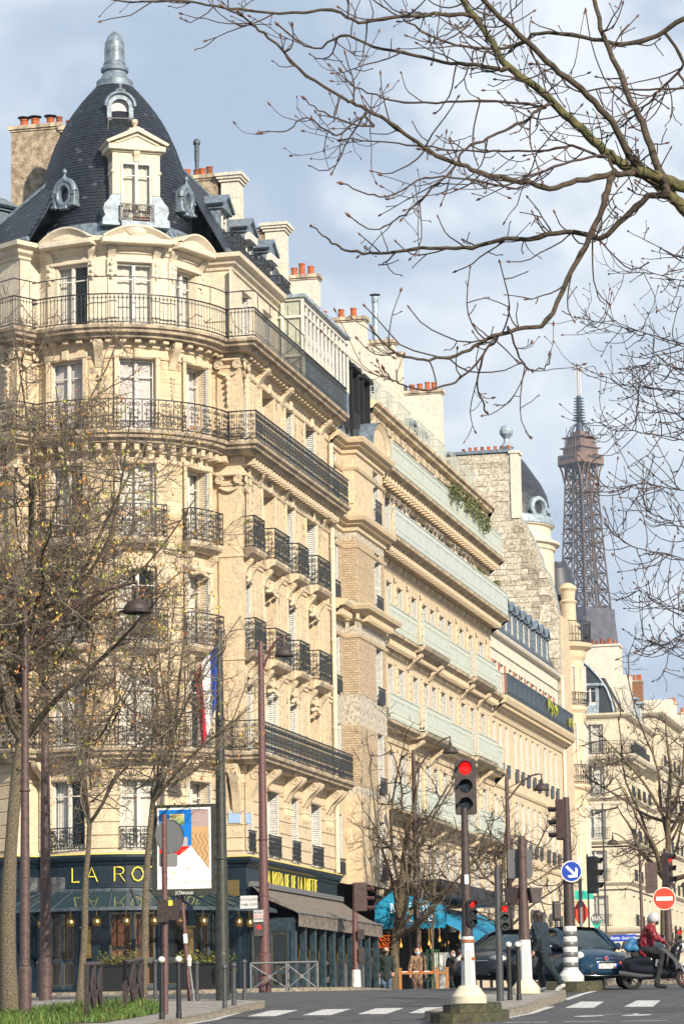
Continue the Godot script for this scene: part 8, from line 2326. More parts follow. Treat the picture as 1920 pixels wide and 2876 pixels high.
func bare_tree(nm: String, label: String, base: Vector3, fork: Vector3, c: Vector3, rad: Vector3, cnt: Array, tr: float, bark, seed: int, leaves := 0, group := "bare street trees", tw := 1.0, twm = null):
	var q := RandomNumberGenerator.new(); q.seed = seed
	var t := thing(nm, label, "tree", base, 0.0, group)
	var f := fork - base; var cc := c - base
	var b := MB.new()
	var pts := bend(Vector3(0, -0.3, 0), f, q, 8, 0.025, 0.0)
	var rr := taper(tr, tr * 0.62, 8)
	rr[0] = tr * 1.35; rr[1] = tr * 1.08
	for i in range(2, 8): rr[i] *= q.randf_range(0.93, 1.09)
	b.tube(pts, rr, 12)
	part(t, "trunk", b, bark)
	var limbs := MB.new(); var boughs := MB.new(); var twigs := MB.new(); var lv := MB.new(); var buds := MB.new()
	var lp := []
	for i in cnt[0]:
		var a = TAU * (i * 0.618 + 0.1 * q.randf())
		var el := lerpf(-0.25, 1.0, (i + 0.5) / cnt[0])
		var d := Vector3(cos(a) * sqrt(maxf(0.05, 1 - el * el * 0.9)), el, sin(a) * sqrt(maxf(0.05, 1 - el * el * 0.9))) * q.randf_range(0.75, 0.98)
		var e := cc + d * rad
		var s := f.lerp(cc, q.randf_range(0.0, 0.75) if i > 2 else 0.0)
		var g := bend(s, e, q, 9, 0.09, 0.28)
		var r0 := tr * q.randf_range(0.3, 0.46) * (1.15 if i < 3 else 0.8)
		limbs.tube(g, taper(r0, 0.012 * tw, 9), 7)
		lp.push_back(g)
	var ld := bend(f, cc + Vector3(0, rad.y * 0.55, 0), q, 9, 0.05, 0.0)
	limbs.tube(ld, taper(tr * 0.6, 0.02, 9), 8); lp.push_back(ld)
	for g in lp:
		for j in cnt[1]:
			var u := q.randf_range(2.2, 8.8)
			var s: Vector3 = g[int(u)].lerp(g[int(u) + 1], fposmod(u, 1.0))
			var o: Vector3 = (s - cc) / rad
			var d := (Vector3(q.randfn(), q.randfn() * 0.7 + 0.25, q.randfn()) + o * 0.8).normalized()
			var e := s + d * q.randf_range(0.22, 0.5) * minf(rad.x, rad.y)
			var h := bend(s, e, q, 5, 0.12, 0.3)
			boughs.tube(h, taper(0.016 * tw, 0.007 * tw, 5), 4, false)
			for k in cnt[2]:
				var v := q.randf_range(0.6, 4.95)
				var s2: Vector3 = h[int(v)].lerp(h[int(v) + 1], fposmod(v, 1.0))
				var d2 := (Vector3(q.randfn(), q.randfn() + 0.35, q.randfn()) + d * 0.7).normalized()
				var l2 := q.randf_range(0.25, 0.7)
				var w := bend(s2, s2 + d2 * l2, q, 3, 0.12, 0.35)
				twigs.tube(w, taper(0.0065 * tw, 0.0035 * tw, 3), 3, false)
				bud(buds, w[3], (w[3] - w[2]).normalized(), 0.016)
				for m in cnt[3]:
					var s3: Vector3 = w[1].lerp(w[2], q.randf())
					var d3 := (d2 * 0.8 + Vector3(q.randfn(), q.randfn() + 0.3, q.randfn()) * 0.7).normalized()
					var e3 := s3 + d3 * q.randf_range(0.1, 0.3)
					twigs.tube([s3, s3.lerp(e3, 0.5) + Vector3(q.randfn(), q.randfn(), q.randfn()) * 0.012, e3], [0.0045 * tw, 0.004 * tw, 0.003 * tw], 3, false)
					bud(buds, e3, d3, 0.014)
				if leaves > 0 and q.randi() % 100 < leaves and absf(o.y + 0.1) < 0.72:
					var n := q.randi_range(2, 5)
					var kc = [Color(0.40, 0.20, 0.06), Color(0.46, 0.29, 0.07), Color(0.27, 0.29, 0.06), Color(0.36, 0.15, 0.05), Color(0.24, 0.28, 0.06), Color(0.42, 0.34, 0.08)][q.randi() % 6]
					for m in n:
						var p = w[3] + Vector3(q.randfn(), q.randfn() - 0.8, q.randfn()) * 0.035
						var dn := Vector3(q.randfn() * 0.5, -1, q.randfn() * 0.5).normalized() * q.randf_range(0.05, 0.1)
						var sd := dn.cross(Vector3(q.randfn(), q.randfn(), q.randfn())).normalized() * 0.022
						var gg := q.randf_range(0.65, 1.35)
						lv.col = Color(kc.r * gg, kc.g * gg, kc.b * gg)
						lv.t3(p, p + dn * 0.5 + sd, p + dn); lv.t3(p, p + dn, p + dn * 0.5 - sd + dn.cross(sd).normalized() * 0.01)
	var cr := part(t, "crown", limbs, bark)
	part(cr, "boughs", boughs, M.twig_pale if twm == null else twm).set_meta("kind", "stuff")
	part(cr, "twigs", twigs, M.twig_pale if twm == null else twm).set_meta("kind", "stuff")
	part(cr, "buds", buds, M.bud).set_meta("kind", "stuff")
	if leaves > 0: part(cr, "leaves", lv, M.leaf).set_meta("kind", "stuff")
	return t

func hanging_tree(nm: String, label: String, base: Vector3, fork: Vector3, limbs: Array, seed: int, bark, dens: float, size: float, hangs := true):
	var q := RandomNumberGenerator.new(); q.seed = seed
	var t := thing(nm, label, "tree", base, 0.0, "trees leaning in from the right")
	var b := MB.new()
	b.tube(bend(Vector3(0, -0.3, 0), fork - base, q, 7, 0.02, 0.0), taper(0.2, 0.11, 7), 12)
	part(t, "trunk", b, bark)
	var tg := MB.new(); var bd := MB.new()
	var spine := []
	for l in limbs:
		var raw := []
		for i in range(0, l[2].size(), 3): raw.push_back(Vector3(l[2][i], l[2][i + 1], l[2][i + 2]) - base)
		if l[0] > 0.03 or (l[0] < 0.0066 and l[1] > 0.0029 and size > 1.2): raw.push_front((fork - base).lerp(raw[0], 0.05))
		if spine.size() > 0 and l[0] <= 0.03:
			var best: Vector3 = spine[0]
			for s in spine:
				if s.distance_to(raw[0]) < best.distance_to(raw[0]): best = s
			if best.distance_to(raw[0]) < 0.6: raw.push_front(best)
		var p := []
		for i in raw.size() - 1:
			var a: Vector3 = raw[maxi(i - 1, 0)]; var d: Vector3 = raw[mini(i + 2, raw.size() - 1)]
			for k in 4:
				var f := k / 4.0
				p.push_back(raw[i].cubic_interpolate(raw[i + 1], a, d, f) + Vector3(q.randfn(), q.randfn(), q.randfn()) * 0.0035 * size)
		p.push_back(raw[-1])
		var n := p.size() - 1
		spine.append_array(p)
		var r := []
		for i in n + 1: r.push_back(lerpf(l[0], l[1], pow(float(i) / n, 0.8)) * (1.0 + (0.22 if i % 7 == 3 and l[0] < 0.02 else 0.0)))
		b = MB.new()
		b.tube(p, r, 9 if l[0] > 0.01 else 6)
		part(t, "limb", b, bark if l[0] > 0.03 else (M.branch if l[0] > 0.0105 else M.twig))
		bud(bd, p[n], (p[n] - p[n - 1]).normalized(), 0.018 * size)
		var ln := 0.0
		for i in n: ln += p[i].distance_to(p[i + 1])
		for k in int(ln * dens):
			var u := q.randf_range(0.12, 0.98) * n
			var i := mini(int(u), n - 1)
			var s: Vector3 = p[i].lerp(p[i + 1], u - i)
			var ax: Vector3 = (p[i + 1] - p[i]).normalized()
			var d := (ax * q.randf_range(0.35, 1.0) + Vector3(q.randfn(), q.randfn() * 0.8, q.randfn() * 0.6) * 0.75).normalized()
			var L2 := q.randf_range(0.06, 0.42) * size
			var e := s + d * L2 + Vector3.UP * L2 * q.randf_range(-0.05, 0.35)
			var w := bend(s, e, q, 6, 0.1, 0.45)
			var rr := minf(r[i] * 0.6, 0.0042) * (1.0 if size < 1.1 else 1.7)
			tg.tube(w, taper(rr, rr * 0.62, 6), 5, false)
			bud(bd, w[6], (w[6] - w[5]).normalized(), 0.0125 * size)
			for m in q.randi_range(0, 3):
				var g: Vector3 = w[q.randi_range(1, 5)]
				var d2 := (d * 0.6 + Vector3(q.randfn(), q.randfn() + 0.5, q.randfn() * 0.5)).normalized()
				var e2 := g + d2 * q.randf_range(0.015, 0.13) * size
				tg.tube(bend(g, e2, q, 3, 0.12, 0.4), taper(rr * 0.7, rr * 0.5, 3), 4, false)
				bud(bd, e2, d2, 0.0075 * size)
	part(t, "twigs", tg, M.twig).set_meta("kind", "stuff")
	part(t, "buds", bd, M.bud).set_meta("kind", "stuff")

func trees():
	mat("bud", L(0.115, 0.055, 0.035), 0.6)
	bare_tree("chestnut_tree", "large chestnut with withered orange leaves on its twigs at the left edge", Vector3(-19.55, G(-56.0) + 0.1, -56.0), Vector3(-19.35, 7.4, -56.0), Vector3(-18.5, 10.9, -54.6), Vector3(3.3, 5.0, 3.2), [24, 14, 12, 3], 0.17, M.bark_grey, 3, 34, "trees by the kerb on the left", 0.95)
	bare_tree("young_tree", "young tree with a slim pale trunk behind the left brown railing", Vector3(-20.44, G(-62.9) + 0.1, -62.9), Vector3(-20.2, 6.3, -62.9), Vector3(-19.95, 9.2, -62.8), Vector3(2.2, 2.9, 2.0), [11, 9, 8, 2], 0.085, M.bark_grey, 5, 16, "trees by the kerb on the left", 1.0)
	bare_tree("young_tree", "young tree with a slim pale trunk behind the right brown railing", Vector3(-19.04, G(-62.8) + 0.1, -62.8), Vector3(-18.75, 6.7, -62.8), Vector3(-18.0, 9.0, -62.7), Vector3(2.0, 2.6, 2.0), [11, 9, 8, 2], 0.095, M.bark_grey, 7, 14, "trees by the kerb on the left", 1.0)
	bare_tree("street_tree", "bare tree with three rising stems behind the man in green", Vector3(-23.02, G(-107.0) + 0.1, -107.0), Vector3(-23.05, 5.2, -107.0), Vector3(-22.0, 9.2, -107.0), Vector3(3.3, 4.0, 3.0), [11, 8, 7, 2], 0.24, M.bark, 11, 0, "bare street trees", 1.5, M.twig)
	bare_tree("street_tree", "bare bushy tree behind the tall red traffic light", Vector3(-20.9, G(-116.0) + 0.1, -116.0), Vector3(-20.9, 5.6, -116.0), Vector3(-20.5, 8.2, -116.0), Vector3(3.3, 3.0, 3.0), [11, 8, 7, 2], 0.17, M.bark, 13, 0, "bare street trees", 1.5, M.twig)
	bare_tree("staked_sapling", "thin staked sapling before the blue cafe awning", Vector3(-21.5, G(-106.0) + 0.1, -106.0), Vector3(-21.4, 6.3, -106.0), Vector3(-21.4, 7.9, -106.0), Vector3(1.4, 1.9, 1.4), [7, 5, 5, 1], 0.06, M.bark_grey, 17, 0, "bare street trees", 1.5)
	bare_tree("street_tree", "bare tree with a straight dark trunk at the right edge before the cream houses", Vector3(-12.5, G(-100.0) + 0.1, -100.0), Vector3(-12.5, 6.6, -100.0), Vector3(-12.3, 9.6, -100.0), Vector3(3.4, 4.3, 3.0), [13, 8, 7, 2], 0.2, M.bark, 19, 0, "bare street trees", 1.4, M.twig)
	hanging_tree("overhanging_tree", "tree whose mossy boughs reach across the top right of the view", Vector3(-0.55, G(-13.8), -13.8), Vector3(-0.95, 4.75, -13.7), LIMBS_NEAR, 23, M.bark_green, 10.5, 1.0)
	hanging_tree("budding_tree", "tree whose thin budding twigs reach in from the right edge", Vector3(-1.3, G(-22.8), -22.8), Vector3(-1.5, 8.8, -22.7), LIMBS_FAR, 29, M.twig, 8.0, 1.25)
	var b := MB.new(); var q := RandomNumberGenerator.new(); q.seed = 31
	var f := PackedVector2Array([Vector2(-15.9, -50.4), Vector2(-17.3, -58.6), Vector2(-17.9, -60.6), Vector2(-19.6, -63.6), Vector2(-20.8, -62.5), Vector2(-20.0, -57.5), Vector2(-21.5, -54.5), Vector2(-23, -50), Vector2(-17, -49)])
	sheet(b, f, 0.126)
	var gs := part(self, "grass_soil", b, M.grass_soil); gs.set_meta("kind", "structure")
	b = MB.new()
	var placed := 0
	while placed < 15000:
		var p := Vector2(q.randf_range(-23, -15.9), q.randf_range(-63.6, -49))
		if not Geometry2D.is_point_in_polygon(p, f): continue
		placed += 1
		if sin(p.x * 3.1 + 1.0) + sin(p.y * 1.7) + sin(p.x * 1.3 - p.y * 2.1) > 1.5: continue
		var h := q.randf_range(0.06, 0.2) * (1.3 if absf(p.x + 18.3) < 1.3 else 0.9)
		var a := q.randf() * TAU; var d := Vector3(cos(a), 0, sin(a)); var s := Vector3(-d.z, 0, d.x) * q.randf_range(0.006, 0.012)
		var o := Vector3(p.x, G(p.y) + 0.12, p.y)
		var g := q.randf_range(0.6, 1.4)
		b.col = Color(0.085 * g, 0.15 * g, 0.025 * g)
		if q.randf() < 0.08: b.col = Color(0.22 * g, 0.20 * g, 0.06 * g)
		b.q(o - s, o + s, o + s * 0.7 + d * h * 0.25 + Vector3.UP * h * 0.7, o - s * 0.7 + d * h * 0.25 + Vector3.UP * h * 0.7)
		b.t3(o - s * 0.7 + d * h * 0.25 + Vector3.UP * h * 0.7, o + s * 0.7 + d * h * 0.25 + Vector3.UP * h * 0.7, o + d * h * 0.7 + Vector3.UP * h)
	tag(part(self, "grass", b, M.leaf), "strip of bright green grass round the left trees", "grass", "", "stuff")

func skin(bones: Array, cell: float, k := 0.05, fold := 0.0) -> MB:
	var lo := Vector3.ONE * 1e9; var hi := -lo
	for o in bones:
		var r: float = maxf(o[2], o[3]) + k + cell * 2
		lo = lo.min(o[0] - Vector3.ONE * r).min(o[1] - Vector3.ONE * r); hi = hi.max(o[0] + Vector3.ONE * r).max(o[1] + Vector3.ONE * r)
	var nx := int((hi.x - lo.x) / cell) + 2; var ny := int((hi.y - lo.y) / cell) + 2; var nz := int((hi.z - lo.z) / cell) + 2
	var f := PackedFloat32Array(); f.resize(nx * ny * nz); f.fill(0.3)
	for o in bones:
		var a: Vector3 = o[0]; var e: Vector3 = o[1]; var ra: float = o[2]; var rb: float = o[3]
		var d := e - a; var dd := maxf(d.length_squared(), 1e-9)
		var m: float = maxf(ra, rb) + k + cell * 1.5
		var p0 := (a.min(e) - Vector3.ONE * m - lo) / cell; var p1 := (a.max(e) + Vector3.ONE * m - lo) / cell
		for z in range(maxi(0, int(p0.z)), mini(nz, int(p1.z) + 1)):
			for y in range(maxi(0, int(p0.y)), mini(ny, int(p1.y) + 1)):
				for x in range(maxi(0, int(p0.x)), mini(nx, int(p1.x) + 1)):
					var p := lo + Vector3(x, y, z) * cell
					var t := clampf((p - a).dot(d) / dd, 0, 1)
					var v := (p - a - d * t).length() - lerpf(ra, rb, t)
					var i := x + nx * (y + ny * z)
					var w := f[i]
					var h := maxf(k - absf(v - w), 0.0) / k
					f[i] = minf(v, w) - h * h * k * 0.25
	var id := PackedInt32Array(); id.resize(f.size()); id.fill(-1)
	var vs := PackedVector3Array(); var ns := PackedVector3Array()
	var sx := 1; var sy := nx; var sz2 := nx * ny
	for z in nz - 1:
		for y in ny - 1:
			for x in nx - 1:
				var i := x + nx * (y + ny * z)
				var mask := 0
				for c in 8:
					if f[i + (c & 1) * sx + ((c >> 1) & 1) * sy + ((c >> 2) & 1) * sz2] < 0: mask |= 1 << c
				if mask == 0 or mask == 255: continue
				var s := Vector3.ZERO; var n := 0
				for c in 8:
					for ax in 3:
						if c & (1 << ax): continue
						var e := c | (1 << ax)
						if ((mask >> c) & 1) == ((mask >> e) & 1): continue
						var va := f[i + (c & 1) * sx + ((c >> 1) & 1) * sy + ((c >> 2) & 1) * sz2]
						var vb := f[i + (e & 1) * sx + ((e >> 1) & 1) * sy + ((e >> 2) & 1) * sz2]
						var t := va / (va - vb)
						var p := Vector3(c & 1, (c >> 1) & 1, (c >> 2) & 1)
						p[ax] += t
						s += p; n += 1
				id[i] = vs.size()
				vs.push_back(lo + (Vector3(x, y, z) + s / n) * cell)
				ns.push_back(Vector3(f[i + sx] - f[i], f[i + sy] - f[i], f[i + sz2] - f[i]).normalized())
	if fold > 0:
		var fn := FastNoiseLite.new(); fn.seed = 4; fn.frequency = 9.0; fn.fractal_octaves = 2
		for i in vs.size():
			var p := vs[i] * Vector3(1, 0.6, 1)
			var v := fn.get_noise_3dv(p)
			var g := Vector3(fn.get_noise_3dv(p + Vector3(0.01, 0, 0)) - v, fn.get_noise_3dv(p + Vector3(0, 0.01, 0)) - v, fn.get_noise_3dv(p + Vector3(0, 0, 0.01)) - v) / 0.01
			vs[i] += ns[i] * v * fold
			ns[i] = (ns[i] - (g - ns[i] * g.dot(ns[i])) * fold).normalized()
	var b := MB.new()
	for z in range(1, nz - 1):
		for y in range(1, ny - 1):
			for x in range(1, nx - 1):
				var i := x + nx * (y + ny * z)
				var a := f[i] < 0
				for ax in 3:
					var st: int = [sx, sy, sz2][ax]
					if a == (f[i + st] < 0): continue
					var u: int = [sy, sz2, sx][ax]; var w: int = [sz2, sx, sy][ax]
					var q := [id[i], id[i - u], id[i - u - w], id[i - w]]
					if q.min() < 0: continue
					if not a: q = [q[3], q[2], q[1], q[0]]
					b.qs(vs[q[0]], vs[q[1]], vs[q[2]], vs[q[3]], ns[q[0]], ns[q[1]], ns[q[2]], ns[q[3]])
	return b

func fingers(b: MB, wrist: Vector3, dir: Vector3, side: Vector3, curl_to: Vector3):
	var ln := [0.075, 0.085, 0.08, 0.062]
	for i in 4:
		var r := wrist + dir * 0.085 + side * (0.027 - 0.018 * i)
		var m: Vector3 = r + dir * ln[i] * 0.5 + curl_to * 0.012
		b.tube([r - dir * 0.02, r, m, m + (dir * 0.6 + curl_to * 0.7).normalized() * ln[i] * 0.5], [0.0095, 0.0095, 0.0088, 0.007], 6)
	var th := wrist + dir * 0.03 + side * 0.035
	b.tube([th - side * 0.015, th, th + (dir * 0.8 + side * 0.6).normalized() * 0.035, th + (dir * 0.95 + side * 0.35 + curl_to * 0.3).normalized() * 0.062], [0.011, 0.0115, 0.0105, 0.008], 6)

func person(label: String, at: Vector3, turn: float, P: Dictionary, C: Dictionary, look := Vector3(0, 0, 1)):
	var t := thing("person", label, "person", at, turn, "people in the street")
	var hip: Vector3 = P.hip; var ch: Vector3 = P.chest; var nk: Vector3 = P.neck; var hd: Vector3 = P.head
	var bones := [[hip, ch, 0.13, 0.14], [ch, nk, 0.13, 0.055], [nk, hd - Vector3(0, 0.05, 0), 0.052, 0.06], [hd - Vector3(0, 0.045, 0) + look * 0.012, hd + Vector3(0, 0.035, 0), 0.072, 0.094]]
	bones.push_back([hd + look * 0.09 + Vector3(0, -0.005, 0), hd + look * 0.1 + Vector3(0, -0.03, 0), 0.012, 0.017])
	var sd := look.cross(Vector3.UP).normalized()
	for s in [-1, 1]: bones.push_back([hd + sd * s * 0.09 + Vector3(0, 0.01, 0), hd + sd * s * 0.092 - Vector3(0, 0.03, 0), 0.018, 0.014])
	var jk := [[hip + Vector3(0, C.get("hem", -0.08), 0), hip.lerp(ch, 0.5), 0.165, 0.16], [hip.lerp(ch, 0.5), ch, 0.16, 0.172], [ch, nk - Vector3(0, 0.03, 0), 0.16, 0.085]]
	var tr := [[hip, hip + Vector3(0, 0.1, 0), 0.135, 0.13]]
	for s in 2:
		var sh: Vector3 = P.sh[s]; var el: Vector3 = P.el[s]; var wr: Vector3 = P.wr[s]; var kn: Vector3 = P.kn[s]; var an: Vector3 = P.an[s]; var to: Vector3 = P.to[s]
		var hp := hip + Vector3(0.085 if s == 0 else -0.085, -0.04, 0)
		var hdn := (wr - el).normalized()
		bones.append_array([[ch + (sh - ch) * 0.5, sh, 0.09, 0.07], [sh, el, 0.052, 0.04], [el, wr, 0.042, 0.028], [wr, wr + hdn * 0.085, 0.028, 0.034], [hp, kn, 0.085, 0.058], [kn, an, 0.055, 0.038], [an, to, 0.036, 0.032]])
		jk.append_array([[ch + (sh - ch) * 0.5, sh, 0.12, 0.085], [sh, el, 0.078, 0.062], [el, wr - hdn * 0.01, 0.062, 0.048]])
		tr.append_array([[hp, kn, 0.105, 0.076], [kn, an + (kn - an).normalized() * 0.03, 0.074, 0.064]])
	var body := skin(bones, 0.022, 0.035)
	for s in 2:
		var hdn: Vector3 = (P.wr[s] - P.el[s]).normalized()
		fingers(body, P.wr[s], hdn, hdn.cross(Vector3(0.2, 0.3, 1)).normalized() * (1 if s == 0 else -1), (Vector3(0, 0, 0.6) + Vector3(-0.5 if s == 0 else 0.5, 0, 0)).normalized())
	part(t, "body", body, M.skin)
	part(t, "jacket", skin(jk, 0.024, 0.06, 0.03), C.jacket)
	part(t, "trousers", skin(tr, 0.024, 0.05, 0.028), C.trousers)
	for s in 2:
		var b := skin([[P.an[s] + Vector3(0, -0.02, 0), P.to[s], 0.052, 0.042], [P.an[s] - (P.to[s] - P.an[s]) * 0.2 - Vector3(0, 0.03, 0), P.to[s] - Vector3(0, 0.012, 0), 0.035, 0.035]], 0.016, 0.03)
		part(t, "shoe", b, C.shoe)
	if C.has("hair"):
		var hb := [[hd + Vector3(0, 0.05, 0) - look * 0.02, hd + Vector3(0, 0.035, 0) - look * 0.035, 0.093, 0.1], [hd - look * 0.05 + Vector3(0, 0.02, 0), hd - look * 0.06 - Vector3(0, C.get("long", 0.04), 0), 0.085, 0.06]]
		if C.get("long", 0.04) > 0.06:
			for s in [-1, 1]: hb.push_back([hd + sd * s * 0.07 + Vector3(0, 0.02, 0), hd + sd * s * 0.07 - look * 0.02 - Vector3(0, C.long, 0), 0.05, 0.035])
		part(t, "hair", skin(hb, 0.018, 0.03), C.hair)
	if C.has("mask"):
		part(t, "face_mask", skin([[hd + look * 0.055 - Vector3(0, 0.03, 0), hd + look * 0.06 - Vector3(0, 0.075, 0), 0.057, 0.048], [hd + sd * 0.06 - Vector3(0, 0.035, 0) + look * 0.02, hd - sd * 0.06 - Vector3(0, 0.035, 0) + look * 0.02, 0.034, 0.034]], 0.014, 0.02), C.mask)
	var eb := MB.new()
	for s in [-1, 1]: eb.lathe([Vector2(0, -0.009), Vector2(0.009, 0), Vector2(0, 0.009)], 6, T(0, 0, 0).translated(hd + look * 0.094 + sd * s * 0.033 + Vector3(0, 0.004, 0)))
	part(t, "eyes", eb, M.black)
	return t

func stand() -> Dictionary:
	return {hip = Vector3(0, 0.95, 0), chest = Vector3(0, 1.26, 0.0), neck = Vector3(0, 1.5, 0), head = Vector3(0, 1.65, 0.02), sh = [Vector3(0.19, 1.41, 0), Vector3(-0.19, 1.41, 0)], el = [Vector3(0.27, 1.13, -0.02), Vector3(-0.27, 1.13, -0.02)], wr = [Vector3(0.29, 0.88, 0.06), Vector3(-0.29, 0.88, 0.06)], kn = [Vector3(0.1, 0.51, 0.03), Vector3(-0.1, 0.51, 0.03)], an = [Vector3(0.11, 0.09, -0.01), Vector3(-0.11, 0.09, -0.01)], to = [Vector3(0.14, 0.04, 0.16), Vector3(-0.14, 0.04, 0.16)]}

func people():
	var navy := mat("cloth_navy", L(0.012, 0.026, 0.04), 0.85, M.awning.albedo_texture, 0.3); var teal := mat("cloth_teal", L(0.01, 0.022, 0.028), 0.9, M.awning.albedo_texture, 0.3)
	var green := mat("cloth_green", L(0.014, 0.028, 0.022), 0.8, M.awning.albedo_texture, 0.3); var jeans := mat("jeans", L(0.10, 0.17, 0.27), 0.9, M.awning.albedo_texture, 0.25)
	var beige := mat("cloth_beige", L(0.36, 0.22, 0.14), 0.9, M.awning.albedo_texture, 0.3); var black := mat("cloth_black", L(0.012, 0.012, 0.016), 0.85)
	var hair := mat("hair_brown", L(0.02, 0.012, 0.009), 0.6); var red := mat("cloth_red", L(0.26, 0.008, 0.018), 0.5, M.awning.albedo_texture, 0.3)
	var mblue := mat("mask_blue", L(0.35, 0.52, 0.66), 0.8); var rust := mat("cloth_rust", L(0.32, 0.10, 0.04), 0.8, M.awning.albedo_texture, 0.3)
	var P := stand()
	P.hip = Vector3(0, 0.93, 0.02); P.chest = Vector3(0, 1.23, 0.08); P.neck = Vector3(0, 1.46, 0.12); P.head = Vector3(0, 1.6, 0.17)
	P.sh = [Vector3(0.19, 1.38, 0.08), Vector3(-0.19, 1.38, 0.1)]; P.el = [Vector3(0.25, 1.12, -0.03), Vector3(-0.25, 1.1, 0.12)]; P.wr = [Vector3(0.25, 0.88, 0.08), Vector3(-0.25, 0.88, 0.26)]
	P.kn = [Vector3(0.1, 0.52, -0.2), Vector3(-0.1, 0.52, 0.2)]; P.an = [Vector3(0.11, 0.14, -0.52), Vector3(-0.11, 0.09, 0.12)]; P.to = [Vector3(0.13, 0.04, -0.4), Vector3(-0.13, 0.04, 0.3)]
	person("walker in a dark blue jacket and teal trousers stepping behind the white based post", Vector3(-10.82, G(-65.3) + 0.15, -65.3), deg_to_rad(-115.0), P, {jacket = navy, trousers = teal, shoe = M.white_metal, hair = hair, long = 0.1})
	P = stand(); P.el = [Vector3(0.26, 1.14, 0.0), Vector3(-0.27, 1.13, -0.02)]; P.wr = [Vector3(0.24, 0.9, 0.12), Vector3(-0.27, 0.88, 0.1)]
	var gm = person("man in a dark green parka and jeans with a black face mask", Vector3(-22.95, G(-105.0) + 0.1, -105.0), deg_to_rad(12.0), P, {jacket = green, trousers = jeans, shoe = black, hair = hair, mask = black, hem = -0.22})
	var bg := thing("carrier_bag", "small red and white bag hanging from the hand of the man in green", "bag", Vector3(-23.25, G(-105.0) + 0.5, -104.85))
	var b := MB.new(); rbox(b, 0.2, 0.24, 0.06, 0.02, T(0, 0.2, 0)); part(bg, "bag", b, M.paper); b = MB.new(); b.tube([Vector3(-0.05, 0.3, 0.03), Vector3(-0.02, 0.46, 0.03), Vector3(0.02, 0.46, 0.03), Vector3(0.05, 0.3, 0.03)], [0.008, 0.008, 0.008, 0.008], 4); part(bg, "handle", b, M.sign_red); b = MB.new(); b.pan(-0.06, 0.06, 0.14, 0.26, 0.06, 0.064, 0.001); part(bg, "print", b, M.sign_red)
	person("bald man in a beige coat with a pale blue face mask behind the timber fence", Vector3(-22.15, G(-106.5) + 0.1, -106.5), deg_to_rad(25.0), stand(), {jacket = beige, trousers = beige, shoe = black, mask = mblue, hem = -0.3})
	person("officer in black seen from behind beside the parked black car", Vector3(-20.75, G(-107.0) + 0.05, -107.0), deg_to_rad(170.0), stand(), {jacket = black, trousers = black, shoe = black, hair = hair})
	person("dark dressed man in a pale mask facing the officer in black", Vector3(-21.2, G(-108.0) + 0.05, -108.0), deg_to_rad(60.0), stand(), {jacket = black, trousers = teal, shoe = black, hair = hair, mask = M.paper})
	P = stand(); P.el = [Vector3(0.3, 1.15, 0.03), Vector3(-0.27, 1.13, 0)]; P.wr = [Vector3(0.34, 0.92, 0.14), Vector3(-0.29, 0.88, 0.06)]
	person("passer-by in a rust orange jacket cut off by the left edge", Vector3(-25.75, G(-71.0) + 0.12, -71.0), deg_to_rad(20.0), P, {jacket = rust, trousers = black, shoe = black, hair = hair})
	scooter(red, black)

func wheel(parent: Node3D, nm: String, t: Transform3D, r: float, w: float, rim, spokes := 10):
	var b := MB.new()
	var a := t * Transform3D(Basis(Vector3(0, 0, 1), PI / 2), Vector3.ZERO)
	b.lathe([Vector2(r * 0.66, -w / 2), Vector2(r * 0.9, -w / 2), Vector2(r * 0.98, -w * 0.36), Vector2(r, -w * 0.2), Vector2(r, w * 0.2), Vector2(r * 0.98, w * 0.36), Vector2(r * 0.9, w / 2), Vector2(r * 0.66, w / 2)], 28, a)
	var o := part(parent, nm, b, M.rubber)
	b = MB.new()
	b.lathe([Vector2(r * 0.67, -w * 0.46), Vector2(r * 0.6, -w * 0.3), Vector2(r * 0.6, w * 0.3), Vector2(r * 0.67, w * 0.46)], 24, a)
	for s in [-1, 1]:
		b.lathe([Vector2(0, s * w * 0.4), Vector2(r * 0.14, s * w * 0.38), Vector2(r * 0.15, s * w * 0.25)], 12, a)
		for i in spokes:
			var p := TAU * i / spokes
			b.tube([t * Vector3(s * w * 0.33, cos(p) * r * 0.12, sin(p) * r * 0.12), t * Vector3(s * w * 0.38, cos(p) * r * 0.64, sin(p) * r * 0.64)], [r * 0.05, r * 0.035], 4)
	part(o, "rim", b, rim)

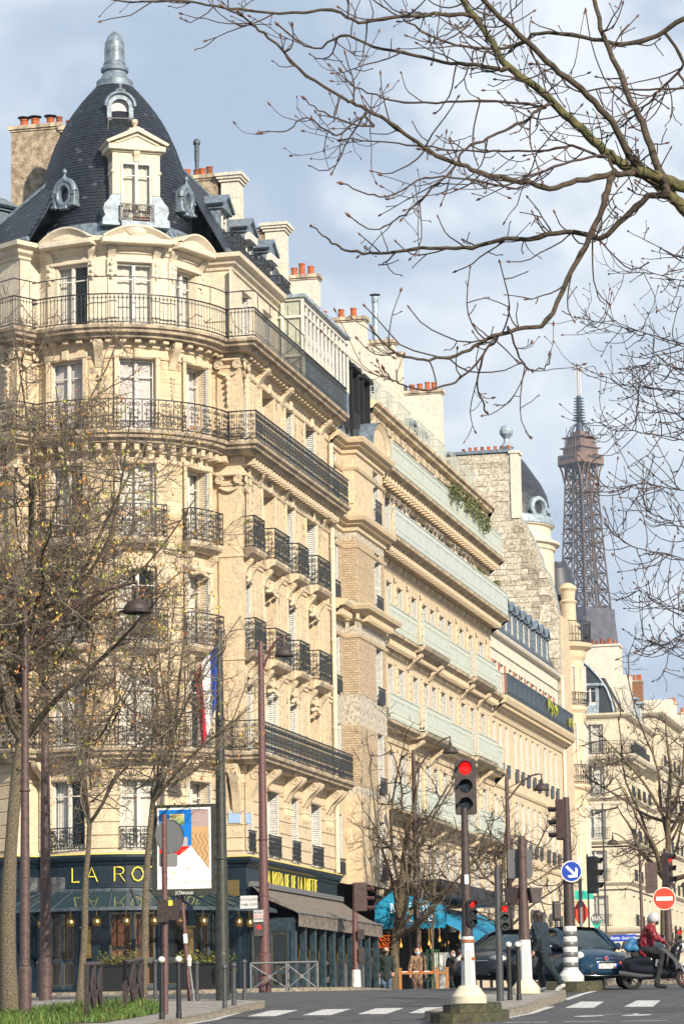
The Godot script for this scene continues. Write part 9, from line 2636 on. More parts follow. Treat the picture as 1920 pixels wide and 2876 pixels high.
func scooter(red, black):
	var at := Vector3(-9.25, G(-72.0), -72.0)
	var s := thing("scooter", "black motor scooter with a grey apron standing at the right edge", "scooter", at, deg_to_rad(92.0))
	wheel(s, "wheel", T(0, 0.24, -0.62), 0.24, 0.12, M.iron_grey, 5); wheel(s, "wheel", T(0, 0.24, 0.64), 0.24, 0.12, mat("rim_red", L(0.12, 0.015, 0.015), 0.4), 5)
	var b := skin([[Vector3(0, 0.62, -0.72), Vector3(0, 0.66, -0.2), 0.12, 0.15], [Vector3(0, 0.48, -0.62), Vector3(0, 0.4, -0.1), 0.13, 0.13], [Vector3(0, 0.36, -0.1), Vector3(0, 0.34, 0.3), 0.11, 0.1]], 0.022, 0.08); part(s, "rear_body", b, M.car_black)
	b = skin([[Vector3(0, 0.36, 0.3), Vector3(0, 0.86, 0.42), 0.13, 0.12], [Vector3(0.12, 0.5, 0.38), Vector3(0.1, 0.8, 0.42), 0.07, 0.06], [Vector3(-0.12, 0.5, 0.38), Vector3(-0.1, 0.8, 0.42), 0.07, 0.06], [Vector3(0, 0.9, 0.42), Vector3(0, 1.0, 0.5), 0.1, 0.09]], 0.022, 0.06); part(s, "front_shield", b, M.car_black)
	b = skin([[Vector3(0, 0.8, -0.55), Vector3(0, 0.78, 0.0), 0.09, 0.1]], 0.022, 0.05); part(s, "seat", b, M.rubber)
	b = skin([[Vector3(0, 0.43, 0.5), Vector3(0, 0.49, 0.66), 0.06, 0.06], [Vector3(0, 0.49, 0.66), Vector3(0, 0.4, 0.84), 0.06, 0.05]], 0.02, 0.05); part(s, "mudguard", b, M.car_black)
	b = MB.new(); b.tube([Vector3(0.05, 0.24, 0.64), Vector3(0.05, 0.6, 0.52)], [0.025, 0.03], 6); b.tube([Vector3(-0.05, 0.24, 0.64), Vector3(-0.05, 0.6, 0.52)], [0.025, 0.03], 6); part(s, "fork", b, M.chrome)
	b = MB.new(); b.tube([Vector3(-0.34, 1.02, 0.3), Vector3(-0.12, 1.02, 0.42), Vector3(0.12, 1.02, 0.42), Vector3(0.34, 1.02, 0.3)], [0.018, 0.018, 0.018, 0.018], 6); part(s, "handlebar", b, M.rubber)
	for k in [-1, 1]:
		b = MB.new(); b.tube([Vector3(k * 0.25, 1.03, 0.36), Vector3(k * 0.32, 1.2, 0.4)], [0.008, 0.008], 4); disc(b, T(k * 0.34, 1.23, 0.38, PI), 0.06, 0.03, 14); part(s, "mirror", b, M.rubber)
	b = MB.new(); b.lathe([Vector2(0.075, 0), Vector2(0.06, 0.03), Vector2(0, 0.04)], 16, Transform3D(Basis(Vector3.RIGHT, PI / 2 - 0.2), Vector3(0, 0.98, 0.58))); part(s, "headlight", b, M.lens)
	b = MB.new(); rbox(b, 0.12, 0.07, 0.03, 0.02, T(0, 0.62, -0.86, PI)); part(s, "tail_light", b, M.sign_red)
	b = MB.new(); b.tube([Vector3(-0.14, 0.3, -0.1), Vector3(-0.17, 0.3, -0.4), Vector3(-0.17, 0.38, -0.9)], [0.03, 0.06, 0.065], 10); part(s, "exhaust", b, M.iron_grey)
	b = MB.new()
	for i in 8:
		for j in 6:
			var f := func(u, v): return Vector3(lerpf(-0.32, 0.32, u) * (1 - 0.2 * v), lerpf(0.42, 0.92, v) + 0.05 * sin(u * 9), lerpf(0.42, 0.1, v * v) + 0.14 * cos((u - 0.5) * 3.0) * (1 - v * 0.4) + 0.02 * sin(u * 23 + v * 5))
			b.q(f.call(i / 8.0, j / 6.0), f.call((i + 1) / 8.0, j / 6.0), f.call((i + 1) / 8.0, (j + 1) / 6.0), f.call(i / 8.0, (j + 1) / 6.0))
	part(s, "apron", b, M.iron_grey)
	var P := {hip = Vector3(0, 0.96, -0.3), chest = Vector3(0, 1.26, -0.2), neck = Vector3(0, 1.48, -0.12), head = Vector3(0, 1.61, -0.06), sh = [Vector3(0.2, 1.4, -0.16), Vector3(-0.2, 1.4, -0.16)], el = [Vector3(0.31, 1.18, -0.02), Vector3(-0.31, 1.18, -0.02)], wr = [Vector3(0.31, 1.06, 0.22), Vector3(-0.31, 1.06, 0.22)], kn = [Vector3(0.2, 0.82, 0.12), Vector3(-0.2, 0.82, 0.12)], an = [Vector3(0.24, 0.4, 0.1), Vector3(-0.26, 0.1, -0.02)], to = [Vector3(0.25, 0.36, 0.28), Vector3(-0.3, 0.05, 0.18)]}
	var p = person("rider in a dark red padded jacket and silver helmet sitting on the scooter", at, deg_to_rad(92.0), P, {jacket = red, trousers = black, shoe = black, mask = black}, Vector3(-0.25, -0.2, 0.95).normalized())
	b = MB.new()
	var hc: Vector3 = P.head + Vector3(0, 0.025, -0.005)
	var pr := []
	for i in 11: pr.push_back(Vector2(sin(PI * 0.72 * (1 - i / 10.0)) * 0.138, cos(PI * 0.72 * (1 - i / 10.0)) * 0.145))
	b.lathe(pr, 22, Transform3D(Basis(Vector3.RIGHT, -0.25), hc))
	part(p, "helmet", b, mat("silver", L(0.42, 0.42, 0.43), 0.3))
	b = skin([[Vector3(0.3, 1.06, 0.24), Vector3(0.31, 1.04, 0.34), 0.045, 0.045], [Vector3(-0.3, 1.06, 0.24), Vector3(-0.31, 1.04, 0.34), 0.045, 0.045]], 0.02, 0.03); part(p, "gloves", b, M.rubber)
	var bag := thing("rider_bag", "blue and black bag strapped behind the scooter rider", "bag", at + Vector3(-0.62, 0.86, 0.0), deg_to_rad(92.0))
	b = skin([[Vector3(-0.14, 0.1, -0.06), Vector3(0.14, 0.1, -0.06), 0.1, 0.1], [Vector3(-0.1, 0.24, 0.02), Vector3(0.12, 0.2, 0.04), 0.1, 0.12], [Vector3(0.05, 0.05, 0.12), Vector3(-0.08, 0.08, 0.12), 0.1, 0.08]], 0.025, 0.08); part(bag, "bag", b, mat("bag_blue", L(0.02, 0.16, 0.36), 0.6, M.black.albedo_texture, 0.3))
	b = MB.new(); b.tube([Vector3(-0.12, 0.1, 0.16), Vector3(0, 0.3, 0.18), Vector3(0.12, 0.1, 0.16)], [0.02, 0.02, 0.02], 5); b.tube([Vector3(-0.2, 0.2, 0.0), Vector3(0.2, 0.16, 0.12)], [0.018, 0.018], 5); part(bag, "strap", b, M.rubber)

func loft(b: MB, rings: Array):
	var nr := []
	for i in rings.size():
		var row := []
		for j in rings[i].size():
			var m: int = rings[i].size()
			var du: Vector3 = rings[i][(j + 1) % m] - rings[i][(j - 1 + m) % m]
			var dv: Vector3 = rings[mini(i + 1, rings.size() - 1)][j] - rings[maxi(i - 1, 0)][j]
			row.push_back(du.cross(dv).normalized())
		nr.push_back(row)
	for i in rings.size() - 1:
		var m: int = rings[i].size()
		for j in m:
			var l := (j + 1) % m
			b.qs(rings[i][j], rings[i][l], rings[i + 1][l], rings[i + 1][j], nr[i][j], nr[i][l], nr[i + 1][l], nr[i + 1][j])
	for e in [0, rings.size() - 1]:
		for j in range(1, rings[e].size() - 1):
			if e == 0: b.t3(rings[e][0], rings[e][j + 1], rings[e][j])
			else: b.t3(rings[e][0], rings[e][j], rings[e][j + 1])

func ring(z: float, y0: float, y1: float, w: float, p := 3.2) -> Array:
	var r := []
	for i in 24:
		var a := TAU * i / 24
		var c := cos(a); var s := sin(a)
		var e := 2.0 / (p if s < 0 else 2.6)
		r.push_back(Vector3(signf(c) * pow(absf(c), e) * w * (1.0 - 0.1 * maxf(0.0, s)), (y0 + y1) / 2 + signf(s) * pow(absf(s), e) * (y1 - y0) / 2, z))
	return r

func car(label: String, at: Vector3, turn: float, paint, K: Dictionary):
	var t := thing("car", label, "car", at, turn, "cars at the crossing")
	var b := MB.new(); var rs := []
	for s in K.body: rs.push_back(ring(s[0], s[1], s[2], s[3]))
	loft(b, rs)
	part(t, "body", b, paint)
	b = MB.new(); rs = []
	for s in K.cabin:
		var r := []
		for i in 20:
			var a := TAU * i / 20
			var v := sin(a) * 0.5 + 0.5
			var w: float = lerpf(s[3], s[4], clampf(v * 1.05, 0, 1))
			r.push_back(Vector3(signf(cos(a)) * pow(absf(cos(a)), 0.45) * w, lerpf(s[1], s[2], v), s[0]))
		rs.push_back(r)
	loft(b, rs)
	part(t, "windows", b, M.glass_car)
	b = MB.new()
	var cb: Array = K.cabin
	for s in [-1, 1]:
		var top := []; var tr := []
		for i in cb.size():
			top.push_back(Vector3(s * cb[i][4] * 0.93, cb[i][2] - 0.045, cb[i][0])); tr.push_back(0.045)
		b.tube(top, tr, 6)
		for q in K.pillars: b.tube([Vector3(s * (q[1] + 0.012), q[2], q[0]), Vector3(s * (q[4] + 0.012), q[5], q[3])], [0.035, 0.03], 5)
	part(t, "pillars", b, paint)
	b = MB.new(); rs = []
	for i in range(K.roof[0], K.roof[1] + 1):
		var s: Array = cb[i]
		var r := []
		for j in 12:
			var a := PI * j / 11
			r.push_back(Vector3(cos(a) * s[4] * 0.98, s[2] - 0.035 + sin(a) * 0.05, s[0]))
		rs.push_back(r)
	for i in rs.size() - 1:
		for j in 11: b.qs(rs[i][j + 1], rs[i][j], rs[i + 1][j], rs[i + 1][j + 1], Vector3.UP, Vector3.UP, Vector3.UP, Vector3.UP)
	part(t, "roof", b, paint)
	for z in K.axles:
		for s in [-1, 1]:
			b = MB.new(); b.lathe([Vector2(K.wr + 0.05, -0.02), Vector2(K.wr + 0.05, 0.012), Vector2(0, 0.012)], 24, T(s * (K.hw - 0.012), K.wr, z) * Transform3D(Basis(Vector3(0, 0, 1), -s * PI / 2), Vector3.ZERO)); part(t, "wheel_arch", b, M.rubber)
			wheel(t, "wheel", T(s * (K.hw - 0.075), K.wr, z), K.wr, 0.19, M.grey_metal, 14)
	for l in K.lamps:
		for s in [-1, 1]:
			b = MB.new(); b.lathe([Vector2(1, 0), Vector2(0.8, 0.35), Vector2(0.4, 0.6), Vector2(0, 0.68)], 18, Transform3D(Basis(Vector3.UP, s * l[5]) * Basis(Vector3.RIGHT, PI / 2 - l[6]) * Basis().scaled(Vector3(l[3], 0.08, l[4])), Vector3(s * l[0], l[1], l[2]))); part(t, "headlight", b, l[7])
			b = MB.new(); b.lathe([Vector2(1.0, -0.1), Vector2(1.12, 0.0), Vector2(1.0, 0.12)], 18, Transform3D(Basis(Vector3.UP, s * l[5]) * Basis(Vector3.RIGHT, PI / 2 - l[6]) * Basis().scaled(Vector3(l[3], 0.08, l[4])), Vector3(s * l[0], l[1], l[2]))); part(t, "lamp_ring", b, M.chrome)
	for s in [-1, 1]:
		b = MB.new(); var dx: float = s * (K.hw + 0.004)
		b.tube([Vector3(dx, 0.3, 0.5), Vector3(dx, 0.6, 0.56), Vector3(dx * 0.985, 0.88, 0.56), Vector3(dx * 0.985, 0.9, -0.62), Vector3(dx, 0.6, -0.66), Vector3(dx, 0.32, -0.5)], [0.007, 0.007, 0.007, 0.007, 0.007, 0.007], 4); part(t, "door_seam", b, M.rubber)
		b = MB.new(); b.tube([Vector3(dx * 1.012, 0.78, -0.5), Vector3(dx * 1.02, 0.785, -0.42), Vector3(dx * 1.012, 0.78, -0.34)], [0.012, 0.014, 0.012], 5); part(t, "door_handle", b, M.chrome)
	for s in [-1, 1]:
		b = skin([[Vector3(s * (K.hw + 0.02), K.mir[0], K.mir[1]), Vector3(s * (K.hw + 0.12), K.mir[0] + 0.02, K.mir[1] - 0.03), 0.06, 0.075]], 0.02, 0.03); part(t, "mirror", b, paint)
	return t

func cars():
	var blue = M.car_blue
	var K := {hw = 0.81, wr = 0.29, axles = [1.12, -1.18], mir = [1.0, 0.48], roof = [2, 5],
		body = [[-1.78, 0.42, 0.8, 0.6], [-1.7, 0.28, 0.95, 0.74], [-1.2, 0.22, 1.0, 0.81], [-0.4, 0.2, 0.98, 0.82], [0.4, 0.2, 0.97, 0.82], [0.85, 0.2, 0.97, 0.81], [1.2, 0.21, 0.92, 0.79], [1.5, 0.22, 0.84, 0.74], [1.66, 0.25, 0.75, 0.67], [1.76, 0.3, 0.64, 0.55], [1.8, 0.36, 0.56, 0.4]],
		cabin = [[-1.72, 0.88, 0.96, 0.62, 0.55], [-1.35, 0.9, 1.36, 0.72, 0.52], [-0.9, 0.9, 1.46, 0.74, 0.56], [-0.3, 0.9, 1.49, 0.75, 0.58], [0.05, 0.9, 1.47, 0.75, 0.57], [0.3, 0.9, 1.4, 0.74, 0.55], [0.65, 0.9, 1.16, 0.72, 0.6], [0.95, 0.88, 0.95, 0.7, 0.66]],
		pillars = [[0.98, 0.7, 0.92, 0.28, 0.55, 1.38], [-0.35, 0.76, 0.92, -0.35, 0.58, 1.42], [-1.3, 0.74, 0.92, -1.05, 0.55, 1.4]],
		lamps = [[0.56, 0.74, 1.52, 0.105, 0.12, 0.4, 0.25, M.lens], [0.6, 0.42, 1.62, 0.05, 0.05, 0.3, 0.0, M.lens]]}
	var z := -73.6
	var f = car("small dark blue rounded hatchback with its front turned to the right", Vector3(-11.45, G(z), z), deg_to_rad(33.0), blue, K)
	var b := MB.new(); b.tube([Vector3(-0.36, 0.6, 1.74), Vector3(0, 0.6, 1.81), Vector3(0.36, 0.6, 1.74)], [0.012, 0.014, 0.012], 5); b.tube([Vector3(-0.3, 0.68, 1.68), Vector3(-0.1, 0.68, 1.76)], [0.01, 0.01], 5); b.tube([Vector3(0.1, 0.68, 1.76), Vector3(0.3, 0.68, 1.68)], [0.01, 0.01], 5); b.tube([Vector3(-0.6, 0.3, 1.62), Vector3(-0.3, 0.28, 1.77), Vector3(0.3, 0.28, 1.77), Vector3(0.6, 0.3, 1.62)], [0.014, 0.014, 0.014, 0.014], 5); part(f, "chrome_strip", b, M.chrome)
	b = MB.new(); disc(b, T(0, 0.68, 1.8), 0.055, 0.04); part(f, "badge", b, M.chrome); b = MB.new(); disc(b, T(0, 0.68, 1.806), 0.042, 0.008); part(f, "badge_centre", b, mat("deep_red2", L(0.30, 0.01, 0.03), 0.3))
	b = MB.new(); rbox(b, 0.52, 0.115, 0.02, 0.01, T(0, 0.5, 1.815)); var pl := part(f, "number_plate", b, M.white_metal)
	lettering(pl, "EV-772-JX", T(0, 0.5, 1.836), 0.078, M.black, "Droid Sans", 0.004, 0.95)
	b = MB.new(); b.bx(-0.26, -0.222, 0.443, 0.557, 1.835, 1.838); b.bx(0.222, 0.26, 0.443, 0.557, 1.835, 1.838); part(pl, "blue_band", b, M.sign_blue)
	b = MB.new(); b.pan(-0.42, 0.42, 0.33, 0.42, 1.7, 1.79, 0.02); part(f, "grille", b, M.rubber)
	b = MB.new(); b.tube([Vector3(-0.5, 0.955, 0.98), Vector3(0, 1.0, 0.86)], [0.01, 0.01], 4); b.tube([Vector3(0.05, 0.955, 1.0), Vector3(0.5, 1.0, 0.86)], [0.01, 0.01], 4); part(f, "wiper", b, M.rubber)
	var K2 := {hw = 0.85, wr = 0.31, axles = [1.25, -1.25], mir = [1.02, 0.55], roof = [2, 5],
		body = [[-1.95, 0.4, 0.85, 0.65], [-1.85, 0.28, 1.0, 0.8], [-1.2, 0.22, 1.02, 0.85], [-0.3, 0.2, 1.0, 0.86], [0.5, 0.2, 0.99, 0.86], [1.0, 0.2, 0.98, 0.85], [1.4, 0.21, 0.9, 0.83], [1.7, 0.23, 0.82, 0.78], [1.88, 0.27, 0.72, 0.68], [1.98, 0.34, 0.6, 0.5]],
		cabin = [[-1.85, 0.9, 1.0, 0.68, 0.6], [-1.45, 0.92, 1.36, 0.76, 0.56], [-0.9, 0.92, 1.46, 0.78, 0.6], [-0.2, 0.92, 1.48, 0.79, 0.61], [0.15, 0.92, 1.45, 0.79, 0.6], [0.45, 0.92, 1.36, 0.78, 0.58], [0.85, 0.92, 1.12, 0.76, 0.64], [1.15, 0.9, 0.97, 0.73, 0.7]],
		pillars = [[1.15, 0.74, 0.94, 0.4, 0.58, 1.36], [-0.3, 0.8, 0.94, -0.3, 0.61, 1.42], [-1.45, 0.78, 0.94, -1.15, 0.58, 1.4]],
		lamps = [[0.58, 0.72, 1.72, 0.2, 0.095, 0.5, 0.4, M.lens], [0.6, 0.4, 1.82, 0.05, 0.05, 0.35, 0.0, M.lens]]}
	z = -77.3
	var g = car("black hatchback with running lights on, its front turned to the left behind the posts", Vector3(-13.55, G(z), z), deg_to_rad(-22.0), M.car_black, K2)
	glow("running_light", Color(1.0, 0.93, 0.75), 1.2)
	for s in [-1, 1]:
		b = MB.new(); b.tube([Vector3(s * 0.5, 0.52, 1.93), Vector3(s * 0.66, 0.53, 1.84)], [0.022, 0.02], 6); part(g, "running_light", b, M.running_light)
	b = MB.new(); b.tube([Vector3(-0.4, 0.66, 1.93), Vector3(0, 0.67, 1.99), Vector3(0.4, 0.66, 1.93)], [0.012, 0.014, 0.012], 5); part(g, "chrome_strip", b, M.chrome)
	b = MB.new(); b.pan(-0.45, 0.45, 0.3, 0.46, 1.86, 1.96, 0.02); part(g, "grille", b, M.rubber)
	z = -92.0
	var h = car("grey car mostly hidden behind the scooter at the far kerb", Vector3(-12.1, G(z), z), deg_to_rad(185.0), M.grey_metal, K2)

func cafe_bits():
	var t := thing("timber_fence", "low timber fence with red and white tape before the cafe", "fence", Vector3(-22.25, G(-104.0) + 0.1, -104.0), deg_to_rad(4.0))
	for x in [0.0, 1.28, 1.62]:
		var b := MB.new(); b.pan(x - 0.05, x + 0.05, -0.1, 0.95, -0.05, 0.05, 0.01); b.pan(x - 0.06, x + 0.06, 0.95, 1.0, -0.06, 0.06, 0.01); part(t, "post", b, M.timber)
	for y in [0.18, 0.78]:
		var b := MB.new(); b.pan(0.05, 1.23, y, y + 0.09, -0.03, 0.03, 0.01); b.pan(1.33, 1.57, y - 0.02, y + 0.07, -0.03, 0.03, 0.01); part(t, "rail", b, M.timber)
	for i in 6:
		var b := MB.new(); b.bx(0.08 + i * 0.19, 0.08 + i * 0.19 + 0.19, 0.86, 0.885, 0.035, 0.038); part(t, "tape_stripe", b, M.sign_red if i % 2 else M.paper)
	for q in [[-21.85, 0.62, "left white printed banner hung before the cafe"], [-21.0, 0.5, "right white printed banner hung before the cafe"]]:
		t = thing("banner", q[2], "banner", Vector3(q[0], G(-109.4) + 0.3, -109.4), deg_to_rad(6.0), "white cafe banners")
		var b := MB.new()
		for i in 8: b.q(Vector3(q[1] * (i / 8.0 - 0.5), 0, 0.02 * sin(i * 1.3)), Vector3(q[1] * ((i + 1) / 8.0 - 0.5), 0, 0.02 * sin((i + 1) * 1.3)), Vector3(q[1] * ((i + 1) / 8.0 - 0.5), 1.5, 0.02 * sin((i + 1) * 1.3)), Vector3(q[1] * (i / 8.0 - 0.5), 1.5, 0.02 * sin(i * 1.3)))
		part(t, "cloth", b, M.paper)
		b = MB.new(); var r := RandomNumberGenerator.new(); r.seed = int(q[1] * 100)
		for i in 14: b.tube([Vector3(r.randf_range(-0.22, 0.22), r.randf_range(0.2, 1.4), 0.035), Vector3(r.randf_range(-0.22, 0.22), r.randf_range(0.2, 1.4), 0.035)], [0.008, 0.006], 3)
		part(t, "print", b, M.sign_grey)
		b = MB.new(); b.bar(Vector3(-q[1] / 2, -0.3, -0.03), Vector3(-q[1] / 2, 1.55, -0.03), 0.015); b.bar(Vector3(q[1] / 2, -0.3, -0.03), Vector3(q[1] / 2, 1.55, -0.03), 0.015); part(t, "pole", b, M.iron_grey)
	t = thing("tree_cage", "green wire cage round the staked sapling", "tree guard", Vector3(-21.5, G(-106.0) + 0.1, -106.0))
	var b := MB.new()
	for i in 8: b.bar(Vector3(cos(TAU * i / 8) * 0.22, 0, sin(TAU * i / 8) * 0.22), Vector3(cos(TAU * i / 8) * 0.22, 1.7, sin(TAU * i / 8) * 0.22), 0.015)
	for y in [0.1, 0.9, 1.65]:
		for i in 8: b.bar(Vector3(cos(TAU * i / 8) * 0.22, y, sin(TAU * i / 8) * 0.22), Vector3(cos(TAU * (i + 1) / 8) * 0.22, y, sin(TAU * (i + 1) / 8) * 0.22), 0.012)
	part(t, "wires", b, mat("green_wire", L(0.01, 0.08, 0.04), 0.5))

const GZ = [[60, -1.2], [10, -0.3], [0, 0.0], [-25, 0.95], [-45, 1.72], [-57, 2.06], [-68, 2.55], [-75, 2.8], [-81, 2.95], [-88, 3.08], [-93, 3.1], [-100, 3.03], [-106, 2.94], [-120, 2.86], [-180, 2.6], [-260, 2.2], [-600, -4.0], [-3000, -8.0]]
func G(z: float) -> float:
	for i in GZ.size() - 1:
		if z >= GZ[i + 1][0]:
			var t: float = clampf((GZ[i][0] - z) / (GZ[i][0] - GZ[i + 1][0]), 0, 1)
			return lerpf(GZ[i][1], GZ[i + 1][1], t)
	return -8.0

func sheet(b: MB, f: PackedVector2Array, lift: float):
	for i in GZ.size() - 1:
		var z0: float = GZ[i][0]; var z1: float = GZ[i + 1][0]
		var band := PackedVector2Array([Vector2(-4000, z1), Vector2(4000, z1), Vector2(4000, z0), Vector2(-4000, z0)])
		for p in Geometry2D.intersect_polygons(f, band):
			var ix := Geometry2D.triangulate_polygon(p)
			for k in range(0, ix.size(), 3):
				var a := p[ix[k]]; var e := p[ix[k + 1]]; var c := p[ix[k + 2]]
				if (e - a).cross(c - a) > 0:
					var h := e; e = c; c = h
				b.t3(Vector3(a.x, G(a.y) + lift, a.y), Vector3(e.x, G(e.y) + lift, e.y), Vector3(c.x, G(c.y) + lift, c.y))

func sky_tex() -> ImageTexture:
	var w := 2048; var h := 1024
	var n1 := FastNoiseLite.new(); n1.seed = 12; n1.frequency = 1.6; n1.fractal_octaves = 5; n1.domain_warp_enabled = true; n1.domain_warp_amplitude = 0.35; n1.domain_warp_frequency = 1.2
	var im := Image.create(w, h, false, Image.FORMAT_RGB8)
	for y in h:
		var el := PI / 2 - PI * (y + 0.5) / h
		for x in w:
			if el < -0.12:
				im.set_pixel(x, y, Color(0.42, 0.41, 0.40)); continue
			var az := TAU * x / w
			var d := Vector3(cos(az) * cos(el), sin(el) * 2.2, sin(az) * cos(el))
			var c := 0.1 + 0.9 * smoothstep(-0.35, 0.5, n1.get_noise_3dv(d * 2.1))
			var base := Color(0.62, 0.69, 0.775).lerp(Color(0.56, 0.64, 0.735), clampf(el * 0.9, 0, 1))
			im.set_pixel(x, y, base.lerp(Color(0.90, 0.915, 0.93), c))
	return ImageTexture.create_from_image(im)

func _ready():
	rng.seed = 5
	var cam := Camera3D.new(); cam.name = "camera"
	cam.fov = rad_to_deg(2 * atan(1438.0 / 8600.0)); cam.near = 0.5; cam.far = 6000
	cam.rotation_order = EULER_ORDER_YXZ
	cam.position = Vector3(0, 1.6, 0)
	cam.rotation_degrees = Vector3(9.82, 13.0, -1.0)
	add_child(cam); cam.current = true
	var env := Environment.new()
	env.background_mode = Environment.BG_SKY
	var sky := Sky.new(); var sm := PanoramaSkyMaterial.new()
	sm.panorama = sky_tex(); sky.sky_material = sm; env.sky = sky
	env.background_energy_multiplier = 0.86
	env.tonemap_mode = Environment.TONE_MAPPER_LINEAR
	env.tonemap_exposure = 1.52
	env.sdfgi_enabled = true; env.ssao_enabled = true; env.ssil_enabled = true
	env.fog_enabled = true; env.fog_density = 0.0001; env.fog_light_color = Color(0.72, 0.79, 0.88)
	var we := WorldEnvironment.new(); we.name = "world_environment"; we.environment = env
	add_child(we)
	var sun := DirectionalLight3D.new(); sun.name = "sun"
	sun.light_energy = 1.6; sun.light_color = Color(1, 0.945, 0.86); sun.light_angular_distance = 0.5; sun.shadow_enabled = true
	add_child(sun)
	sun.look_at_from_position(Vector3(0.62, 0.44, 0.66) * 100, Vector3.ZERO)
	materials()
	ground()
	building_a()
	building_narrow()
	building_mint()
	building_slate()
	building_gable()
	building_end()
	tower()
	street()
	trees()
	cars()
	people()
	cafe_bits()

func strip(b: MB, a: Vector2, e: Vector2, w: float, lift: float):
	var d := (e - a).normalized(); var n := Vector2(-d.y, d.x) * w / 2
	sheet(b, PackedVector2Array([a - n, e - n, e + n, a + n]), lift)

func kerbed(nm: String, f: PackedVector2Array, h: float, top, side, gap := 0.008):
	var b := MB.new()
	sheet(b, f, h)
	struct(nm, b, top)
	b = MB.new()
	var ccw := not Geometry2D.is_polygon_clockwise(f)
	for i in f.size():
		var a := f[i]; var e := f[(i + 1) % f.size()]
		var n := maxi(1, int(a.distance_to(e) / 1.0))
		for k in n:
			var p := a.lerp(e, float(k) / n); var q := a.lerp(e, float(k + 1) / n)
			var d := (q - p).normalized(); var o := Vector2(-d.y, d.x) * (-1.0 if ccw else 1.0)
			var p0 := Vector3(p.x, G(p.y), p.y); var q0 := Vector3(q.x, G(q.y), q.y); var ov := Vector3(o.x, 0, o.y)
			var sh := (q0 - p0).normalized() * gap
			p0 += sh; q0 -= sh
			var pi := p0 - ov * 0.16; var qi := q0 - ov * 0.16
			var u := Vector3.UP * (h + 0.004)
			b.q(p0 - Vector3.UP * 0.3, q0 - Vector3.UP * 0.3, q0 + u - Vector3.UP * 0.025, p0 + u - Vector3.UP * 0.025)
			b.q(p0 + u - Vector3.UP * 0.025, q0 + u - Vector3.UP * 0.025, q0 + u - ov * 0.025, p0 + u - ov * 0.025)
			b.q(p0 + u - ov * 0.025, q0 + u - ov * 0.025, qi + u, pi + u)
	struct(nm.trim_suffix("_paving") + "_kerb", b, side)

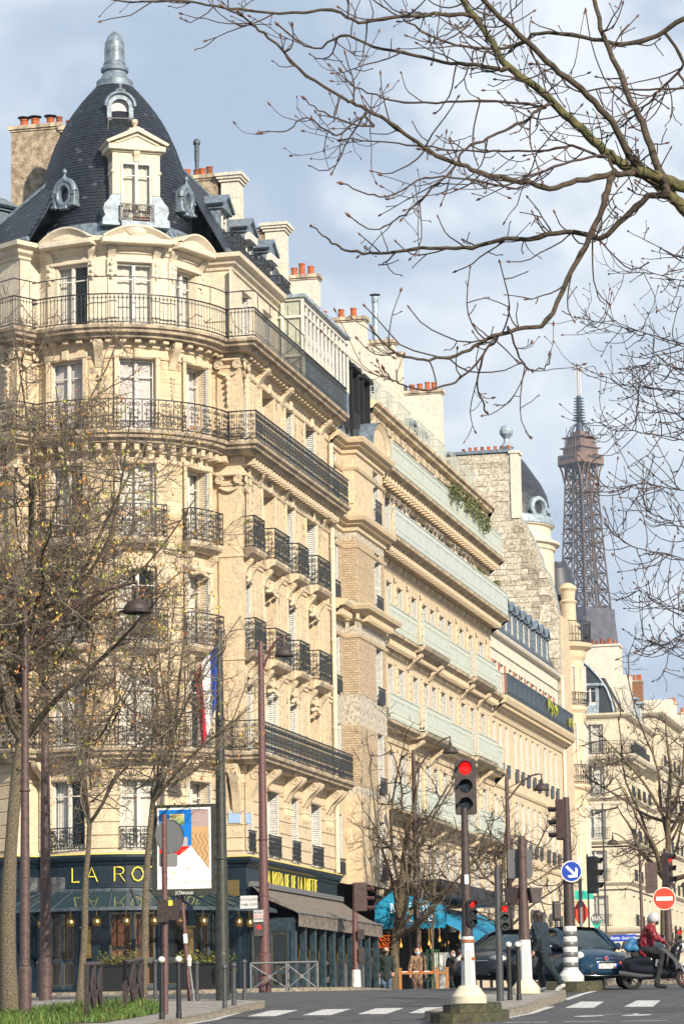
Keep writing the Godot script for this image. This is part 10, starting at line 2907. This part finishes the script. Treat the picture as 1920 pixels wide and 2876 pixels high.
func ground():
	var b := MB.new()
	sheet(b, PackedVector2Array([Vector2(-3500, -3000), Vector2(3500, -3000), Vector2(3500, 60), Vector2(-3500, 60)]), 0.0)
	struct("road", b, M.asphalt)
	kerbed("pavement_paving", PackedVector2Array([Vector2(-60, -46), Vector2(-14.2, -46), Vector2(-14.9, -50.5), Vector2(-15.55, -54.5), Vector2(-16.1, -58.5), Vector2(-16.35, -61.5), Vector2(-16.45, -63.2), Vector2(-16.75, -64.4), Vector2(-17.6, -65.6), Vector2(-19.3, -67.2), Vector2(-22.0, -68.6), Vector2(-60, -76)]), 0.12, M.pavement, M.kerb)
	kerbed("street_pavement_paving", PackedVector2Array([Vector2(-70, -86.5), Vector2(-24.5, -86.0), Vector2(-21.6, -87.5), Vector2(-20.6, -90), Vector2(-20.4, -96), Vector2(-20.3, -230), Vector2(-70, -230)]), 0.12, M.pavement, M.kerb)
	kerbed("far_pavement_paving", PackedVector2Array([Vector2(-13.6, -82.5), Vector2(14, -78), Vector2(14, -240), Vector2(-14.2, -240), Vector2(-14.2, -86)]), 0.12, M.pavement, M.kerb)
	b = MB.new()
	for x in [-15.55, -14.45, -13.35, -12.35]:
		sheet(b, PackedVector2Array([Vector2(x, -58.4), Vector2(x + 0.62, -58.2), Vector2(x + 0.28, -61.4), Vector2(x - 0.32, -61.5)]), 0.004)
	for x in [-9.5, -8.35, -7.2, -6.05, -4.9]:
		sheet(b, PackedVector2Array([Vector2(x, -59.6), Vector2(x + 0.6, -59.35), Vector2(x + 0.3, -62.8), Vector2(x - 0.22, -63.1)]), 0.004)
	strip(b, Vector2(-10.25, -64.4), Vector2(-10.65, -71.5), 0.16, 0.004)
	strip(b, Vector2(-9.5, -51.5), Vector2(-9.95, -60.5), 0.22, 0.004)
	for x in range(0, 8): strip(b, Vector2(-9.0 + x * 1.0, -50.2 + x * 0.24), Vector2(-8.25 + x * 1.0, -50.0 + x * 0.24), 0.18, 0.004)
	strip(b, Vector2(-15.2, -52.5), Vector2(-16.3, -60.5), 0.14, 0.004)
	struct("road_marking", b, M.road_paint)
	b = MB.new()
	var c := Vector2(-7.75, -53.9)
	for s in [-1, 1]:
		var f := PackedVector2Array()
		for i in 14: f.push_back(c + Vector2(s * 0.42 + cos(TAU * i / 14) * 0.26, sin(TAU * i / 14) * 0.5))
		sheet(b, f, 0.004)
	strip(b, c + Vector2(-0.42, 0), c + Vector2(-0.1, -0.9), 0.1, 0.008); strip(b, c + Vector2(-0.1, -0.9), c + Vector2(0.3, -0.9), 0.1, 0.008); strip(b, c + Vector2(0.42, 0), c + Vector2(0.25, -1.1), 0.1, 0.008)
	struct("bicycle_marking", b, M.road_paint)
	b = MB.new()
	var q := RandomNumberGenerator.new(); q.seed = 9
	for i in 14:
		var a := Vector2(q.randf_range(-15, -5), q.randf_range(-72, -49)); var e := a
		var d := Vector2(q.randf_range(-1, 1), q.randf_range(-0.6, 0.6))
		for k in 7:
			e = a + d * q.randf_range(0.3, 0.7) + Vector2(q.randfn(), q.randfn()) * 0.12
			strip(b, a, e, q.randf_range(0.02, 0.045), 0.003); a = e
	struct("road_seam", b, M.black)
	b = MB.new()
	for p in [[-13.6, -64.0, 1.6, 2.2], [-7.9, -56.0, 1.2, 2.6], [-11.9, -69.5, 2.0, 1.6], [-14.3, -75.0, 2.2, 2.0], [-6.8, -66.5, 1.5, 3.0]]:
		sheet(b, PackedVector2Array([Vector2(p[0], p[1]), Vector2(p[0] + p[2], p[1] + 0.3), Vector2(p[0] + p[2] - 0.1, p[1] - p[3]), Vector2(p[0] - 0.15, p[1] - p[3] - 0.2)]), 0.002)
	struct("road_patch", b, M.asphalt_patch)
	for p in [[-13.9, -56.6, "round iron manhole cover left of the near island"], [-7.4, -64.6, "round iron manhole cover on the right carriageway"]]:
		var mh := thing("manhole_cover", p[2], "manhole cover", Vector3(p[0], G(p[1]) + 0.004, p[1]), 0.0, "manhole covers")
		mh.rotation.x = 0.035
		var mb := MB.new(); mb.lathe([Vector2(0.38, 0), Vector2(0.38, 0.008), Vector2(0.34, 0.008), Vector2(0.33, 0.004), Vector2(0, 0.004)], 24)
		for k in 6: mb.bx(-0.28, 0.28, 0.004, 0.009, -0.25 + k * 0.1, -0.21 + k * 0.1)
		part(mh, "lid", mb, M.iron_grey)
	var f := PackedVector2Array()
	for i in 9: f.push_back(Vector2(-10.32, -54.2) + Vector2(-cos(PI * i / 8) * 0.72, sin(PI * i / 8) * 0.75 + 0.6))
	f.append_array([Vector2(-9.75, -56.5), Vector2(-10.0, -60.2), Vector2(-10.25, -64.5), Vector2(-10.6, -66.6), Vector2(-12.0, -66.6), Vector2(-12.2, -64.5), Vector2(-11.6, -59)])
	kerbed("island_paving", f, 0.15, M.pavement, M.kerb)
	f = PackedVector2Array()
	for i in 16: f.push_back(Vector2(-9.84, -51.55) + Vector2(cos(TAU * i / 16) * 0.62, -sin(TAU * i / 16) * 1.5))
	kerbed("island_nose_paving", f, 0.17, M.island, M.island, 0.0)
	f = PackedVector2Array()
	for i in 16: f.push_back(Vector2(-9.8, -51.6) + Vector2(cos(TAU * i / 16) * 0.46, -sin(TAU * i / 16) * 1.15))
	kerbed("island_step_paving", f, 0.3, M.island, M.island, 0.0)
	f = PackedVector2Array([Vector2(-12.0, -70.6), Vector2(-10.9, -70.2), Vector2(-10.5, -71.2), Vector2(-10.7, -73.2), Vector2(-12.2, -73.6), Vector2(-12.5, -72)])
	kerbed("far_island_paving", f, 0.22, M.island, M.island, 0.0)
